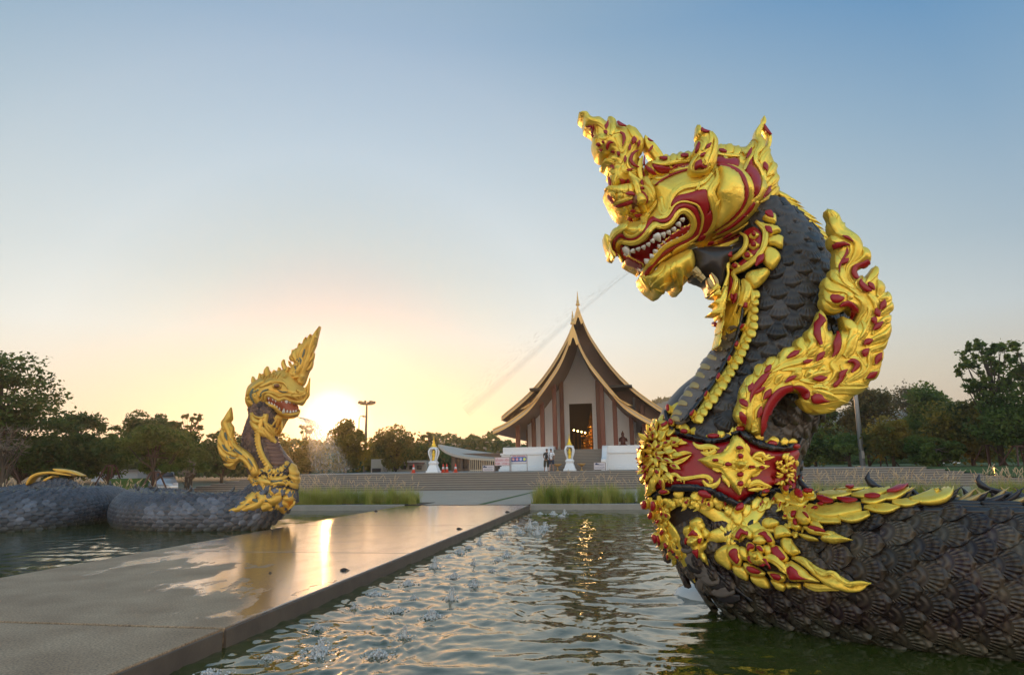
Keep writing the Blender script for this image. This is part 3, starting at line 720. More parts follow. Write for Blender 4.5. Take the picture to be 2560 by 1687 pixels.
# traffic cones
conem = mat('cone_red', (.7, .06, .02), .5)
for px, lb in ((1034, 'orange red traffic cone left of the left shrine lantern'), (1108, 'orange red traffic cone just right of the left shrine lantern'), (1117, 'orange red traffic cone standing second to the right of the left lantern'), (1139, 'orange red traffic cone farthest right of the left shrine lantern')):
    p = atY(px, 1170, 55); t = root('traffic_cone', (p.x, p.y, 1.2), lb, 'cone', 'traffic cones by the left lantern')
    m2 = MB(); m2.box((p.x-.2, p.y-.2, 1.2), (p.x+.2, p.y+.2, 1.24)); m2.obj('base', black if 'black' in globals() else conem, t); m2 = MB(); m2.lathe([(.15, .04), (.11, .28), (.075, .5), (.03, .72)], (p.x, p.y, 1.2), 10); m2.obj('cone', conem, t, True)
    m2 = MB(); m2.lathe([(.117, .28), (.085, .46)], (p.x, p.y, 1.2), 10); m2.obj('band', signw, t, True)
# low hall with a sweeping roof, left of the temple
hall = root('low_hall', (-12, 74, 1.2), 'low brown hall with a long pale sweeping roof left of the temple', 'building')
Yh = 72.0; def_r = mat('pale_roof_sheet', (.55, .48, .40), .55, noise=(1, (.46, .40, .33), .2)); hallw = mat('brown_hall_wall', (.16, .105, .075), .7)
top = [W('U', *p) for p in ((1568,596),(1700,618),(1900,655),(2120,682),(2240,700),(2330,715))]; bot = [W('U', *p) for p in ((1568,600),(1625,655),(1720,695),(1830,716),(1960,728),(2140,742),(2330,750))]
mb = MB(); n = 16
tt = [np.array(W('U', *p)) for p in ((1568,596),(1700,618),(1900,655),(2120,682),(2330,715))]; bb_ = [np.array(p) for p in bot]
def along(P, u): P = np.array(P); d = np.concatenate([[0], np.cumsum(np.hypot(*np.diff(P, axis=0).T))]); x = u * d[-1]; return (np.interp(x, d, P[:, 0]), np.interp(x, d, P[:, 1]))
R1 = [atY(*along(tt, i / n), Yh + 4) for i in range(n + 1)]; E1 = [atY(*along(bb_, i / n), Yh) for i in range(n + 1)]; E2 = [r + (r - e) * Vector((1, 1, -1)) * 1 for r, e in zip(R1, E1)]
E2 = [Vector((2*r.x - e.x, 2*r.y - e.y, e.z)) for r, e in zip(R1, E1)]
for i in range(n):
    mb.add([R1[i], R1[i+1], E1[i+1], E1[i], R1[i] - Vector((0,0,.25)), R1[i+1] - Vector((0,0,.25)), E1[i+1] - Vector((0,0,.25)), E1[i] - Vector((0,0,.25)), E2[i], E2[i+1]], [(0, 1, 2, 3), (4, 7, 6, 5), (3, 2, 6, 7), (0, 8, 9, 1)])
mb.obj('roof', def_r, hall)
mb = MB(); a = E1[3]; b = E1[-1]; mb.box((a.x, a.y + 1.2, 1.2), (b.x, a.y + 6.8, 3.1)); mb.obj('wall', hallw, hall)
for k in range(9): x = a.x + .4 + k * (b.x - a.x - .8) / 8; m2 = MB(); m2.box((x - .12, a.y + .6, 1.2), (x + .12, a.y + .84, min(3.2, zroof(F1, 99) * 0 + E1[min(15, 3 + k)].z - .2))); m2.obj('post', hallw, hall)
for k in range(8): x = a.x + 1 + k * (b.x - a.x - 2) / 7; m2 = MB(); m2.box((x - .4, a.y + 1.15, 1.5), (x + .4, a.y + 1.197, 2.6)); m2.obj('window', mat('dark_pane', (.03, .03, .035), .15), hall)
# white blocks farther left
wb = root('white_building', atY(995, 1178, 84), 'low white block building behind the left shrine lantern', 'building')
def wbx(px0, px1, y0, y1, Y, d, nm, m_, par): 
    a = atY(px0, y1, Y); b = atY(px1, y0, Y); mb = MB(); mb.box((a.x, Y, min(a.z, b.z)), (b.x, Y + d, max(a.z, b.z))); return mb.obj(nm, m_, par)
whb = mat('cream_render', (.55, .47, .38), .7)
wbx(927, 958, 1147, 1184, 82, 6, 'wall', whb, wb); wbx(958.2, 1068, 1150, 1184, 82.6, 6, 'wall', whb, wb); wbx(930, 952, 1170, 1184, 81.9, .05, 'door', mat('dark_door', (.05, .035, .03), .5), wb); wbx(985, 1060, 1156, 1160, 81.9, .6, 'eave', mat('red_eave', (.2, .06, .04), .6), wb)
for q in range(4): wbx(985 + q * 19, 997 + q * 19, 1163, 1173, 82.5, .06, 'window', mat('window_dark', (.04, .04, .045), .2), wb)
wb2 = root('white_shed', atY(225, 1190, 60), 'pale blue white shed seen under the trees at the left', 'building')
wbx(228, 345, 1176, 1204, 58, 5, 'wall', mat('pale_blue_wall', (.42, .46, .52), .7), wb2); wbx(226, 347, 1173, 1176, 57.6, 6, 'roof', mat('pale_tin', (.5, .52, .55), .5), wb2)
wb3 = root('pavilion', atY(2340, 1150, 75), 'small white pavilion half hidden by the trees at the right', 'building')
wbx(2335, 2395, 1112, 1122, 74, 4, 'roof', white, wb3)
for q in (2340, 2352, 2378, 2392): wbx(q, q + 4, 1122, 1158, 74.5, .3, 'column', white, wb3)
# lamps and posts
steelp = mat('galvanised_post', (.34, .35, .36), .45, .5); darkp = mat('mast_paint', (.10, .08, .06), .5)
def pole(px, yb, yt, Y, zb, r0, r1): b = atY(px, yb, Y); return Vector((b.x, b.y, zb)), atY(px, yt, Y).z
mast = root('floodlight_mast', pole(912, 1180, 1010, 92, 0, 0, 0)[0], 'tall floodlight mast with a ring of lamps above the trees', 'light mast')
b, zt = pole(912, 1180, 1010, 92, 0, 0, 0); zt = atY(918, 1012, 92).z
mb = MB(); mb.tube([b, (b.x, b.y, zt)], [.26, .13], 8); mb.obj('mast', darkp, mast)
mb = MB(); mb.lathe([(.2, -.1), (.95, -.05), (.95, .05), (.2, .1)], (b.x, b.y, zt + .1), 12); mb.obj('ring', darkp, mast)
for k in range(8):
    a = 2 * PI * k / 8; m2 = MB(); m2.box((-.22, -.14, -.05), (.22, .14, .28), 0, Matrix.Translation((b.x + 1.0 * math.cos(a), b.y + 1.0 * math.sin(a), zt + .22)) @ Matrix.Rotation(a, 4, 'Z')); m2.obj('floodlight', darkp, mast)
b = atY(894, 1170, 78); b.z = 0; zt = atY(896, 1040, 78).z
sl_ = root('street_lamp', b, 'thin street lamp with a curved arm left of the floodlight mast', 'street lamp')
mb = MB(); mb.tube([b, (b.x, b.y, zt - .3), (b.x + .15, b.y, zt), (b.x + .5, b.y, zt + .08), (b.x + .62, b.y, zt)], [.09, .06, .05, .045, .04], 6); mb.obj('post', darkp, sl_); mb = MB(); mb.box((b.x + .4, b.y - .12, zt - .14), (b.x + .78, b.y + .12, zt)); mb.obj('lamp_head', darkp, sl_)
b = atY(2157, 1165, 56); b.z = 1.16; tp_ = atY(2138, 960, 56)
pp = root('lamp_post', b, 'slender grey lamp post rising beyond the large statue fin', 'lamp post')
mb = MB(); mb.tube([b, tp_ + Vector((0, 0, 5))], [.22, .10], 10); mb.obj('post', steelp, pp, True); mb = MB(); mb.box((b.x - .3, b.y - .3, 1.16), (b.x + .3, b.y + .3, 1.24)); mb.obj('base_plate', steelp, pp)
mb = MB(); mb.box((b.x - .12, b.y - .27, 1.9), (b.x + .12, b.y - .12, 2.5)); mb.obj('access_box', steelp, pp)
# small garden lamp on the lawn
p = atY(2485, 1172, 44); gl = root('garden_lamp', (p.x, p.y, p.z - .4), 'small lit orange garden lamp on the lawn at the right', 'lamp')
mb = MB(); mb.lathe([(.015, -.4), (.015, 0), (.045, .01), (.05, .06), (.01, .09)], p, 8); mb.obj('lamp_head', mat('lit_garden_lamp', (1, .6, .15), .4, emit=((1, .5, .1), 5)), gl, True)

# ------------------------------------------------------------------ vehicles
def car(px, Yc, zb, body_c, label, w=1.75, h=1.5, l=4.4, rz=0.25, van=False):
    p = atY(px, 1200, Yc); t = root('parked_van' if van else 'parked_car', (p.x, p.y, zb), label, 'van' if van else 'car')
    M = Matrix.Translation((p.x, p.y, zb)) @ Matrix.Rotation(rz, 4, 'Z')
    pm = mat('car_paint', body_c, .25, .4, coat=.6); gl_ = mat('car_glass', (.03, .04, .05), .06); rb = mat('tyre_rubber', (.02, .02, .02), .8)
    if van: prof = [(-l/2, .35), (-l/2, 1.1), (-l/2 + .1, h * .96), (-l/2 + .3, h), (l/2 - .8, h), (l/2 - .35, h * .62), (l/2, h * .5), (l/2, .35)]
    else: prof = [(-l/2, .35), (-l/2 - .02, .85), (-l/2 + .25, .98), (-l/2 + .75, h - .06), (-l/2 + 1.2, h), (.6, h), (1.15, h * .72), (l/2 - .1, .8), (l/2, .6), (l/2, .35)]
    secs = []; V = []; F = []
    for (y, z) in prof:
        s_ = .86 if z > 1.0 else 1.0
        V += [M @ Vector((-w/2 * s_, -y, z)), M @ Vector((w/2 * s_, -y, z))]
    n = len(prof)
    for i in range(n - 1): F.append((2*i, 2*i+1, 2*i+3, 2*i+2))
    F.append(tuple(2*i for i in range(n))); F.append(tuple(2*i+1 for i in range(n))[::-1]); F.append((0, 2*n-2, 2*n-1, 1))
    o = mesh_obj('body', V, F, pm); reparent(o, t); bevel(o, .07, 3)
    # windscreen / rear glass and side windows set just proud
    (y0, z0), (y1, z1) = (prof[2], prof[3]) if not van else (prof[4], prof[5])
    for (ya, za, yb, zb_) in ((-l/2 + .3, 1.02, -l/2 + .72, h - .12), (1.12, h * .76, .66, h - .08)) if not van else ((l/2 - .42, h * .66, l/2 - .75, h * .95), (-l/2 - .0, 1.15, -l/2 + .05, h * .9)):
        d = .02; nn = 1 if ya > 0 else -1
        mb = MB(); mb.add([M @ Vector((-w*.40, -(ya + nn * d), za + d)), M @ Vector((w*.40, -(ya + nn * d), za + d)), M @ Vector((w*.36, -(yb + nn * d), zb_ + d)), M @ Vector((-w*.36, -(yb + nn * d), zb_ + d))], [(0, 1, 2, 3)]); mb.obj('windscreen', gl_, t)
    for sg in (-1, 1):
        for (ya, yb) in (((-l/2 + .95, -.1), (-.02, .85)) if not van else ((-l/2 + .5, -l/6), (-l/6 + .08, l/8), (l/8 + .08, l/2 - 1.2))):
            mb = MB(); x = sg * (w/2 * .86 + .035); mb.add([M @ Vector((sg * (w/2 * .95 + .01), -ya, 1.02)), M @ Vector((sg * (w/2 * .95 + .01), -yb, 1.02)), M @ Vector((x, -yb, h - .14)), M @ Vector((x, -ya, h - .14))], [(0, 1, 2, 3)]); mb.obj('window', gl_, t)
        for y in (-l/2 + .8, l/2 - .85):
            mb = MB(); mb.tube([M @ Vector((sg * (w/2 - .2), -y, .32)), M @ Vector((sg * (w/2 + .01), -y, .32))], .32, 16); o = mb.obj('wheel', rb, t); mb = MB(); mb.tube([M @ Vector((sg * (w/2 + .0), -y, .32)), M @ Vector((sg * (w/2 + .02), -y, .32))], .19, 12); mb.obj('rim', steelp, t)
        mb = MB(); mb.box((sg * w * .38 - .14, l/2 - .06, .68), (sg * w * .38 + .14, l/2 + .03, .84), 0, M @ Matrix.Rotation(0, 4, 'Z')); mb.obj('tail_light', conem, t)
        mb = MB(); mb.box((sg * w * .38 - .16, -l/2 - .03, .66), (sg * w * .38 + .16, -l/2 + .06, .82), 0, M); mb.obj('headlight', signw, t)
    mb = MB(); mb.box((-.25, -l/2 - .04, .48), (.25, -l/2 - .01, .6), 0, M); mb.obj('number_plate', signw, t)
    return t
car(402, 50.0, -.02, (.52, .55, .60), 'silver car parked under the trees behind the left coils', w=1.8, h=1.6, l=4.3, rz=.62)

# ------------------------------------------------------------------ people
def figure(name, par, verts, edges, m, subs=2):
    me = bpy.data.meshes.new(name); me.from_pydata([v[:3] for v in verts], edges, []); me.materials.append(m)
    o = bpy.data.objects.new(name, me); link(o, par)
    sk = o.modifiers.new('skin', 'SKIN'); sk.use_smooth_shade = True
    for i, v in enumerate(verts):
        sv = me.skin_vertices[0].data[i]; r = v[3]; sv.radius = (r, v[4] if len(v) > 4 else r); sv.use_root = (i == 0)
    sd = o.modifiers.new('sub', 'SUBSURF'); sd.levels = subs; sd.render_levels = subs; return o
skinm = mat('skin', (.32, .17, .11), .55); hair = mat('black_hair', (.015, .012, .012), .5); tee = mat('white_cotton', (.70, .70, .74), .8, bump=(12, .5, .03)); navyc = mat('navy_cloth', (.03, .04, .07), .8); olive = mat('dark_olive_cloth', (.045, .045, .03), .85, bump=(12, .5, .03)); pack = mat('black_nylon', (.02, .02, .025), .6)
def person(px, Y, label, top, bottom, lean=0, rz=0, longshirt=False, skirt=False):
    p = atY(px, 1170, Y); t = root('person', (p.x, p.y, 1.2), label, 'person'); t.rotation_euler = (0, 0, RZ + rz)
    lx = lean
    B = [(0, 0, .92, .13, .10), (lx*.3, 0, 1.08, .12, .09), (lx*.7, .0, 1.28, .15, .10), (lx*.95, .0, 1.42, .10, .08), (lx, -.01, 1.50, .05), (lx*1.05, -.02, 1.57, .075, .085), (lx*1.05, -.02, 1.66, .085, .09), (lx*1.05, -.02, 1.72, .05),
         (lx*.9-.18, 0, 1.40, .06), (lx*.8-.24, -.02, 1.14, .045), (lx*.8-.20, -.14, .95, .035), (lx*.8-.17, -.2, .9, .03), (lx*.9+.18, 0, 1.40, .06), (lx*.8+.26, -.02, 1.14, .045), (lx*.8+.20, -.15, .98, .035), (lx*.8+.16, -.2, .95, .03),
         (-.10, 0, .84, .09), (-.12, -.02, .48, .06), (-.13, .02, .10, .04), (-.14, -.02, .03, .04), (-.14, -.14, .025, .035), (.10, 0, .84, .09), (.13, -.02, .48, .06), (.15, .02, .10, .04), (.16, -.02, .03, .04), (.17, -.14, .025, .035)]
    E = [(0,1),(1,2),(2,3),(3,4),(4,5),(5,6),(6,7),(3,8),(8,9),(9,10),(10,11),(3,12),(12,13),(13,14),(14,15),(0,16),(16,17),(17,18),(18,19),(19,20),(0,21),(21,22),(22,23),(23,24),(24,25)]
    figure('body', t, B, E, skinm)
    figure('shirt', t, [(0, 0, .86, .165, .125), (lx*.3, 0, 1.06, .15, .115), (lx*.7, 0, 1.28, .175, .125), (lx*.93, 0, 1.40, .11, .09), (lx*.9-.19, 0, 1.38, .08), (lx*.85-.23, -.01, 1.20, .075), (lx*.9+.19, 0, 1.38, .08), (lx*.85+.24, -.01, 1.20, .075)], [(0,1),(1,2),(2,3),(3,4),(4,5),(3,6),(6,7)], top)
    lg = .30 if longshirt else .52
    figure('trousers' if longshirt else 'shorts', t, [(0, 0, .92, .14, .11), (-.10, 0, .82, .115), (-.13, -.01, lg, .095), (.10, 0, .82, .115), (.135, -.01, lg, .095)], [(0,1),(1,2),(0,3),(3,4)], bottom)
    figure('hair', t, [(lx*1.05, .02, 1.60, .075), (lx*1.05, .015, 1.68, .10), (lx*1.05, -.01, 1.73, .085)], [(0,1),(1,2)], hair)
    return t
pA = person(1379, 52.0, 'person in a white t-shirt and dark shorts at the temple stairs', tee, navyc, .02, PI)
pB = person(1366, 52.2, 'person in dark clothes with a bag left of the white t-shirt', olive, olive, -.06, PI, longshirt=True)
mb = MB(); mb.tube([(-.05, .12, 1.42), (-.18, .13, 1.15), (-.24, .05, .88)], .018, 5)
o = mesh_obj('shoulder_bag', mb.v, mb.f, pack, pB); mb = MB(); mb.lathe([(.02, -.16), (.12, -.12), (.14, 0), (.10, .12), (.02, .15)], (-.30, .05, .78), 8); o = mesh_obj('bag', mb.v, mb.f, pack, pB)
mb = MB(); mb.tube([(.13, .10, 1.42), (.02, .13, 1.25), (-.15, .12, 1.0)], .02, 5); o = mesh_obj('bag_strap', mb.v, mb.f, pack, pA)
mb = MB(); mb.lathe([(.03, -.16), (.10, -.13), (.11, .02), (.09, .13), (.03, .16)], (-.06, .16, 1.24), 8); o = mesh_obj('backpack', mb.v, mb.f, pack, pB)
# small seated statue on the right plinth
p = atY(1558, 1118, 60.5); t = root('seated_figure_statue', (p.x, p.y, 3.3), 'small dark praying figure statue on the white plinth right of the door', 'statue')
stm = mat('dark_red_statue', (.10, .03, .025), .4); zb = 3.3
mb = MB(); mb.lathe([(.42, 0), (.40, .12), (.22, .2), (.26, .45), (.30, .7), (.14, .86), (.10, .92), (.15, 1.02), (.13, 1.14), (.05, 1.28), (.01, 1.4)], (p.x, p.y, zb), 12); mb.obj('torso', stm, t, True)
for sg in (-1, 1): m2 = MB(); m2.tube([(p.x + sg * .28, p.y, zb + .7), (p.x + sg * .36, p.y - .12, zb + .45), (p.x + sg * .03, p.y - .26, zb + .6)], [.08, .07, .05], 6); m2.obj('arm', stm, t, True)

# ------------------------------------------------------------------ vegetation
def leaf_mat(name, c1, c2, trans=.55, sc=.6):
    m = bpy.data.materials.new(name); m.use_nodes = True; t = m.node_tree; L = t.links; b = t.nodes['Principled BSDF']; out = t.nodes['Material Output']
    g = N(t, 'ShaderNodeNewGeometry'); n = N(t, 'ShaderNodeTexNoise'); n.inputs['Scale'].default_value = sc; n.inputs['Detail'].default_value = 6; L.new(g.outputs['Position'], n.inputs['Vector'])
    r = t.nodes.new('ShaderNodeValToRGB'); e = r.color_ramp.elements; e[0].position = .38; e[1].position = .62; e[0].color = (*c1, 1); e[1].color = (*c2, 1); L.new(n.outputs['Fac'], r.inputs[0])
    L.new(r.outputs[0], b.inputs['Base Color']); b.inputs['Roughness'].default_value = .55; b.inputs['Specular IOR Level'].default_value = .3
    tr = N(t, 'ShaderNodeBsdfTranslucent'); mx = N(t, 'ShaderNodeMixShader'); mx.inputs[0].default_value = trans
    L.new(r.outputs[0], tr.inputs['Color']); L.new(b.outputs[0], mx.inputs[1]); L.new(tr.outputs[0], mx.inputs[2]); L.new(mx.outputs[0], out.inputs['Surface']); return m
lf = {'dark': leaf_mat('dark_leaves', (.050, .098, .024), (.105, .165, .040)), 'mid': leaf_mat('green_leaves', (.066, .125, .022), (.15, .20, .040)), 'warm': leaf_mat('autumn_leaves', (.085, .125, .024), (.30, .22, .035), sc=.45),
      'rust': leaf_mat('rusty_leaves', (.10, .11, .035), (.24, .16, .05), sc=.5), 'pale': leaf_mat('pale_leaves', (.10, .10, .05), (.17, .15, .07)), 'sun': leaf_mat('backlit_leaves', (.18, .16, .022), (.38, .27, .032), .7)}  # golden backlight of the low sun is put into the sun leaf colours
bark = mat('tree_bark', (.09, .065, .045), .9, noise=(4, (.05, .035, .025), .2)); barkp = mat('pale_bark', (.20, .16, .12), .85)
def quads(name, C, size, m, par, seed, flat=0.0, aspect=1.7):
    rs = np.random.RandomState(seed); n = len(C)
    a = rs.randn(n, 3); a[:, 2] *= (1 - flat); a /= np.linalg.norm(a, axis=1)[:, None]
    b = rs.randn(n, 3); b[:, 2] *= (1 - flat * .6); b -= a * (a * b).sum(1)[:, None]; b /= np.linalg.norm(b, axis=1)[:, None] + 1e-9
    sz = (size * (.6 + .8 * rs.rand(n)))[:, None]; a *= sz * aspect * .5; b *= sz * .5
    V = np.stack([C - a, C - b * .9 + a * .1, C + a, C + b * .9 + a * .1], 1).reshape(-1, 3)
    me = bpy.data.meshes.new(name); me.vertices.add(n * 4); me.vertices.foreach_set('co', V.astype(np.float32).ravel()); me.loops.add(n * 4); me.loops.foreach_set('vertex_index', np.arange(n * 4, dtype=np.int32))
    me.polygons.add(n); me.polygons.foreach_set('loop_start', (np.arange(n) * 4).astype(np.int32)); me.update(calc_edges=True); me.materials.append(m)
    o = bpy.data.objects.new(name, me); link(o)
    if par is not None: reparent(o, par)
    return o
tree_n = [0]
def tree(px, ytop, hw, ybot, Y, zb, kind_, label, nl=4500, size=.17, shape='round', dens=1.0, bk=None, clumps=None, group=None, trunk_r=.16, leafy=True, flat=.2):
    tree_n[0] += 1; seed = tree_n[0] * 13; rs = np.random.RandomState(seed); mpp = Y / 1640.0
    c = atY(px, (ytop + ybot) / 2, Y); top = atY(px, ytop, Y).z; bot = atY(px, ybot, Y).z; hx = hw * mpp; hz = (top - bot) / 2; cz = (top + bot) / 2
    t = root('tree', (c.x, c.y, zb), label, 'tree', group)
    K = clumps or max(22, int(hx * hz * 4.5)); D = rs.randn(K, 3); D /= np.linalg.norm(D, axis=1)[:, None]; R_ = (.35 + .65 * rs.rand(K) ** .45)[:, None]
    if shape == 'layer': D[:, 2] = np.round(D[:, 2] * 3) / 3 + rs.randn(K) * .03
    if shape == 'up': D[:, 2] = np.abs(D[:, 2]) * .9 - .15
    CC = D * R_ * np.array([hx, hx * .9, hz]) * .88 + np.array([c.x, c.y, cz])
    trunk = MB(); wob = rs.randn(5, 2) * .12 * hx * .3
    tp = [Vector((c.x + wob[k][0] * k / 4, c.y + wob[k][1] * k / 4, zb + (cz + hz * .35 - zb) * k / 4)) for k in range(5)]
    trunk.tube(tp, [trunk_r * (1 - .19 * k) for k in range(5)], 7); trunk.obj('trunk', bk or bark, t, True)
    lb = MB()
    for k in range(min(K, 26)):
        q = Vector(CC[k]); j = 1 + rs.randint(3); f = tp[j] if q.z > tp[j].z - hz * .3 else tp[1]; mid = (f + q) / 2 + Vector((0, 0, -.08 * (q - f).length)); lb.tube([f, mid, q], [trunk_r * .38, trunk_r * .22, trunk_r * .07], 5, cap=False)
    lb.obj('branches', bk or bark, t, True)
    if leafy:
        cs = np.minimum(hx, hz) * (.40 if shape != 'sparse' else .125) * (.6 + .8 * rs.rand(K)); cs = np.minimum(cs, 1.25); ax3 = .6 + .9 * rs.rand(K, 3); idx = rs.randint(0, K, int(nl * dens)); off = rs.randn(len(idx), 3); off /= np.linalg.norm(off, axis=1)[:, None]; off *= (rs.rand(len(idx)) ** .4)[:, None]
        if shape in ('sparse', 'up'): off *= (.5 + 1.1 * rs.rand(len(idx), 1) ** 2)
        sc = cs[idx][:, None] * ax3[idx] * np.array([[1.25, 1.25, .5 if shape == 'layer' else .85]])
        quads('crown', CC[idx] + off * sc, size, lf[kind_], t, seed, flat)
    else:
        tw = MB(); rr = random.Random(seed)
        for k in range(K):
            q = Vector(CC[k])
            for z in range(7): tw.tube([q, q + Vector((rr.uniform(-1, 1), rr.uniform(-1, 1), rr.uniform(-.3, 1.2))) * hz * .35], [.022, .006], 3, cap=False)
        kind(tw.obj('twigs', bk or barkp, t), 'stuff')
    return t
# left group
tree(0, 884, 150, 1080, 41, 0, 'dark', 'tall layered tree rising highest at the left edge', nl=8500, size=.16, shape='layer', clumps=95, trunk_r=.28, flat=.5)
tree(60, 1040, 110, 1190, 46, 0, 'dark', 'dark bushy tree below the tallest layered tree', nl=6500, size=.18)
tree(195, 1024, 62, 1110, 50, 0, 'dark', 'feathery tree right of the tallest layered tree', nl=4500, size=.15, shape='up')
tree(170, 1075, 105, 1195, 47, 0, 'dark', 'broad dark tree behind the gold crested coil', nl=8000, size=.18)
tree(20, 1062, 62, 1150, 39, 0, 'pale', 'leafless grey twiggy tree at the left edge', leafy=False, clumps=40)
tree(292, 1062, 42, 1120, 62, 0, 'mid', 'small open tree in the gap left of the domed tree', nl=1200, size=.16, shape='sparse')
tree(275, 1095, 60, 1190, 49, 0, 'mid', 'olive tree over the wooden prop frame', nl=5000, size=.17)
tree(385, 1030, 70, 1130, 56, 0, 'dark', 'domed dense tree above and behind the parked car', nl=7500, size=.17)
tree(390, 1072, 88, 1185, 45, 0, 'mid', 'spreading green tree directly over the parked silver car', nl=8500, size=.15)
tree(478, 1028, 34, 1085, 60, 0, 'dark', 'sparse slender tree topping the row left of the statue fin', nl=1100, size=.15, shape='sparse', clumps=24)
tree(482, 1070, 42, 1200, 50, 0, 'mid', 'upright green tree left of the statue fin', nl=5200, size=.16)
tree(560, 1066, 52, 1190, 62, 0, 'dark', 'dark open tree behind the fin of the far statue', nl=3600, size=.2)
tree(470, 1150, 30, 1200, 44, 0, 'pale', 'low bare shrub beside the green tree', leafy=False, clumps=14, trunk_r=.06)
# middle, against the sun
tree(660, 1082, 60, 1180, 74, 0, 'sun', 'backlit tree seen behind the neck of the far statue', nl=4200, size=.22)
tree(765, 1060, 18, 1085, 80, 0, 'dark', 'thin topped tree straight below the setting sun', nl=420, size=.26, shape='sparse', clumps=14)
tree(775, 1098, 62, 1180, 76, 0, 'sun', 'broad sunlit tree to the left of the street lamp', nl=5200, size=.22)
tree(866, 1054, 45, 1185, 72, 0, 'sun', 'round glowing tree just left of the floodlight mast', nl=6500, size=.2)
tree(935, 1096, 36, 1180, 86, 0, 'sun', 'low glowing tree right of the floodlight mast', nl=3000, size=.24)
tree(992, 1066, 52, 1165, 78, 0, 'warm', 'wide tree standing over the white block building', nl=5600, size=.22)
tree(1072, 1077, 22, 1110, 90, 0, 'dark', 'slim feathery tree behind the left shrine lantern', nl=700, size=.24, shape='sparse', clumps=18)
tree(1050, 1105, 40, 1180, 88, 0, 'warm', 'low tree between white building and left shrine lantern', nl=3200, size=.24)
# right group
tree(2030, 985, 62, 1150, 66, 1.2, 'warm', 'amber green tree just right of the statue neck', nl=6500, size=.2)
tree(2010, 1050, 55, 1160, 60, 1.2, 'mid', 'low tree partly hidden behind the statue neck', nl=4200, size=.2)
tree(2160, 955, 62, 1120, 64, 1.2, 'rust', 'russet tree behind the lamp post', nl=6800, size=.19)
tree(2120, 1075, 60, 1165, 58, 1.2, 'mid', 'dull green bushy tree at the foot of the lamp post', nl=5000, size=.18)
tree(2270, 956, 60, 1070, 82, 1.2, 'pale', 'pale airy tree in the middle of the right hand row', nl=2800, size=.2, shape='up')
tree(2228, 1050, 52, 1150, 55, 1.2, 'warm', 'low golden tree right of the lamp post', nl=5200, size=.17)
tree(2330, 960, 62, 1130, 62, 1.2, 'mid', 'dense green tree left of the tallest right hand tree', nl=7500, size=.18)
tree(2470, 828, 78, 1020, 50, 1.2, 'mid', 'tallest open branched tree at the right', nl=3800, size=.19, shape='sparse', clumps=95, trunk_r=.24, flat=.3)
tree(2420, 985, 90, 1150, 53, 1.2, 'warm', 'large yellowing tree below the tallest right hand tree', nl=10000, size=.17)
tree(2570, 822, 50, 1000, 46, 1.2, 'mid', 'tree cut by the right edge of the view', nl=3600, size=.16, shape='sparse', clumps=46)
tree(2550, 960, 80, 1150, 48, 1.2, 'mid', 'broad green tree at the right edge', nl=8500, size=.17)
tree(2340, 1085, 70, 1160, 52, 1.2, 'mid', 'low spreading green tree over the small pavilion', nl=5200, size=.17)
# tree props (A-frames)
propm = mat('prop_timber', (.075, .03, .02), .7)
def prop(px, yt, yb, Y, zb, w, label):
    c = atY(px, yb, Y); zt = atY(px, yt, Y).z; t = root('tree_prop', (c.x, c.y, zb), label, 'tree prop', 'timber props around young trees')
    for sg in (-1, 1):
        for dy in (-.9, .9): mb = MB(); mb.tube([(c.x + sg * w, c.y + dy, zb), (c.x + sg * w * .28, c.y + dy * .2, zt)], .055, 6); mb.obj('pole', propm, t)
    mb = MB(); mb.box((c.x - w * .34, c.y - .06, zt - .06), (c.x + w * .34, c.y + .06, zt + .06)); mb.obj('crossbar', propm, t)
prop(272, 1163, 1210, 46, 0, .75, 'dark timber prop under the olive tree at the left'); prop(385, 1180, 1215, 43, 0, .6, 'timber prop in front of the parked car'); prop(8, 1163, 1200, 40, 0, 1.0, 'timber prop under the leafless tree at the left edge')
prop(2475, 1113, 1165, 50, 1.16, .7, 'timber prop left of the right edge trees'); prop(2555, 1115, 1170, 47, 1.16, .9, 'timber prop at the right edge'); prop(2210, 1130, 1160, 57, 1.16, .8, 'timber prop right of the lamp post')
# far treeline and hills
rs = np.random.RandomState(77); pts = []
for Y, n, lo, hi in ((118, 26000, 1105, 1178), (98, 16000, 1128, 1185)):
    px = rs.uniform(-300, 2860, n); prof_ = (np.interp(px, [-300, 500, 620, 1000, 1100, 1160, 1270, 1500, 1900, 2860], [1100, 1120, 1105, 1118, 1092, 1086, 1100, 1130, 1070, 1060]) if Y > 110 else np.full(n, 1140.0)) + 9 * np.sin(px * .05) + 6 * np.sin(px * .13 + 2)
    py = prof_ + (1188 - prof_) * rs.rand(n) ** 1.2
    for x, y in zip(px, py): p = atY(x, y, Y + rs.uniform(-4, 4)); pts.append((p.x, p.y, max(p.z, .1)))
kind(quads('treeline', np.array(pts), .62, lf['dark'], None, 5), 'stuff')
hillm = leaf_mat('wooded_hill', (.05, .055, .03), (.12, .10, .05), 0.0, .05)
def hill(name, pts, Y, depth):
    V = []; F = []; n = 60; m_ = 14; P = np.array(pts)
    for j in range(m_):
        f = j / (m_ - 1)
        for i in range(n):
            x = np.interp(i / (n - 1), np.linspace(0, 1, len(P)), P[:, 0]); y = np.interp(x, P[:, 0], P[:, 1]); q = atY(x, y, Y)
            z = (q.z) * math.sin(PI / 2 * f) + mnoise.noise(Vector((i * .9, j * .9, Y))) * 2.2 * f; V.append((q.x, Y - depth * (1 - f), z - 1))
    for j in range(m_ - 1):
        for i in range(n - 1): a = j * n + i; F.append((a, a+1, a+n+1, a+n))
    o = mesh_obj(name, V, F, hillm); kind(o, 'structure'); return o
hill('hill', [(1560,1060),(1610,1020),(1650,1003),(1700,1000),(1800,1015),(2000,1030),(2300,1020),(2700,1030)], 420, 160)
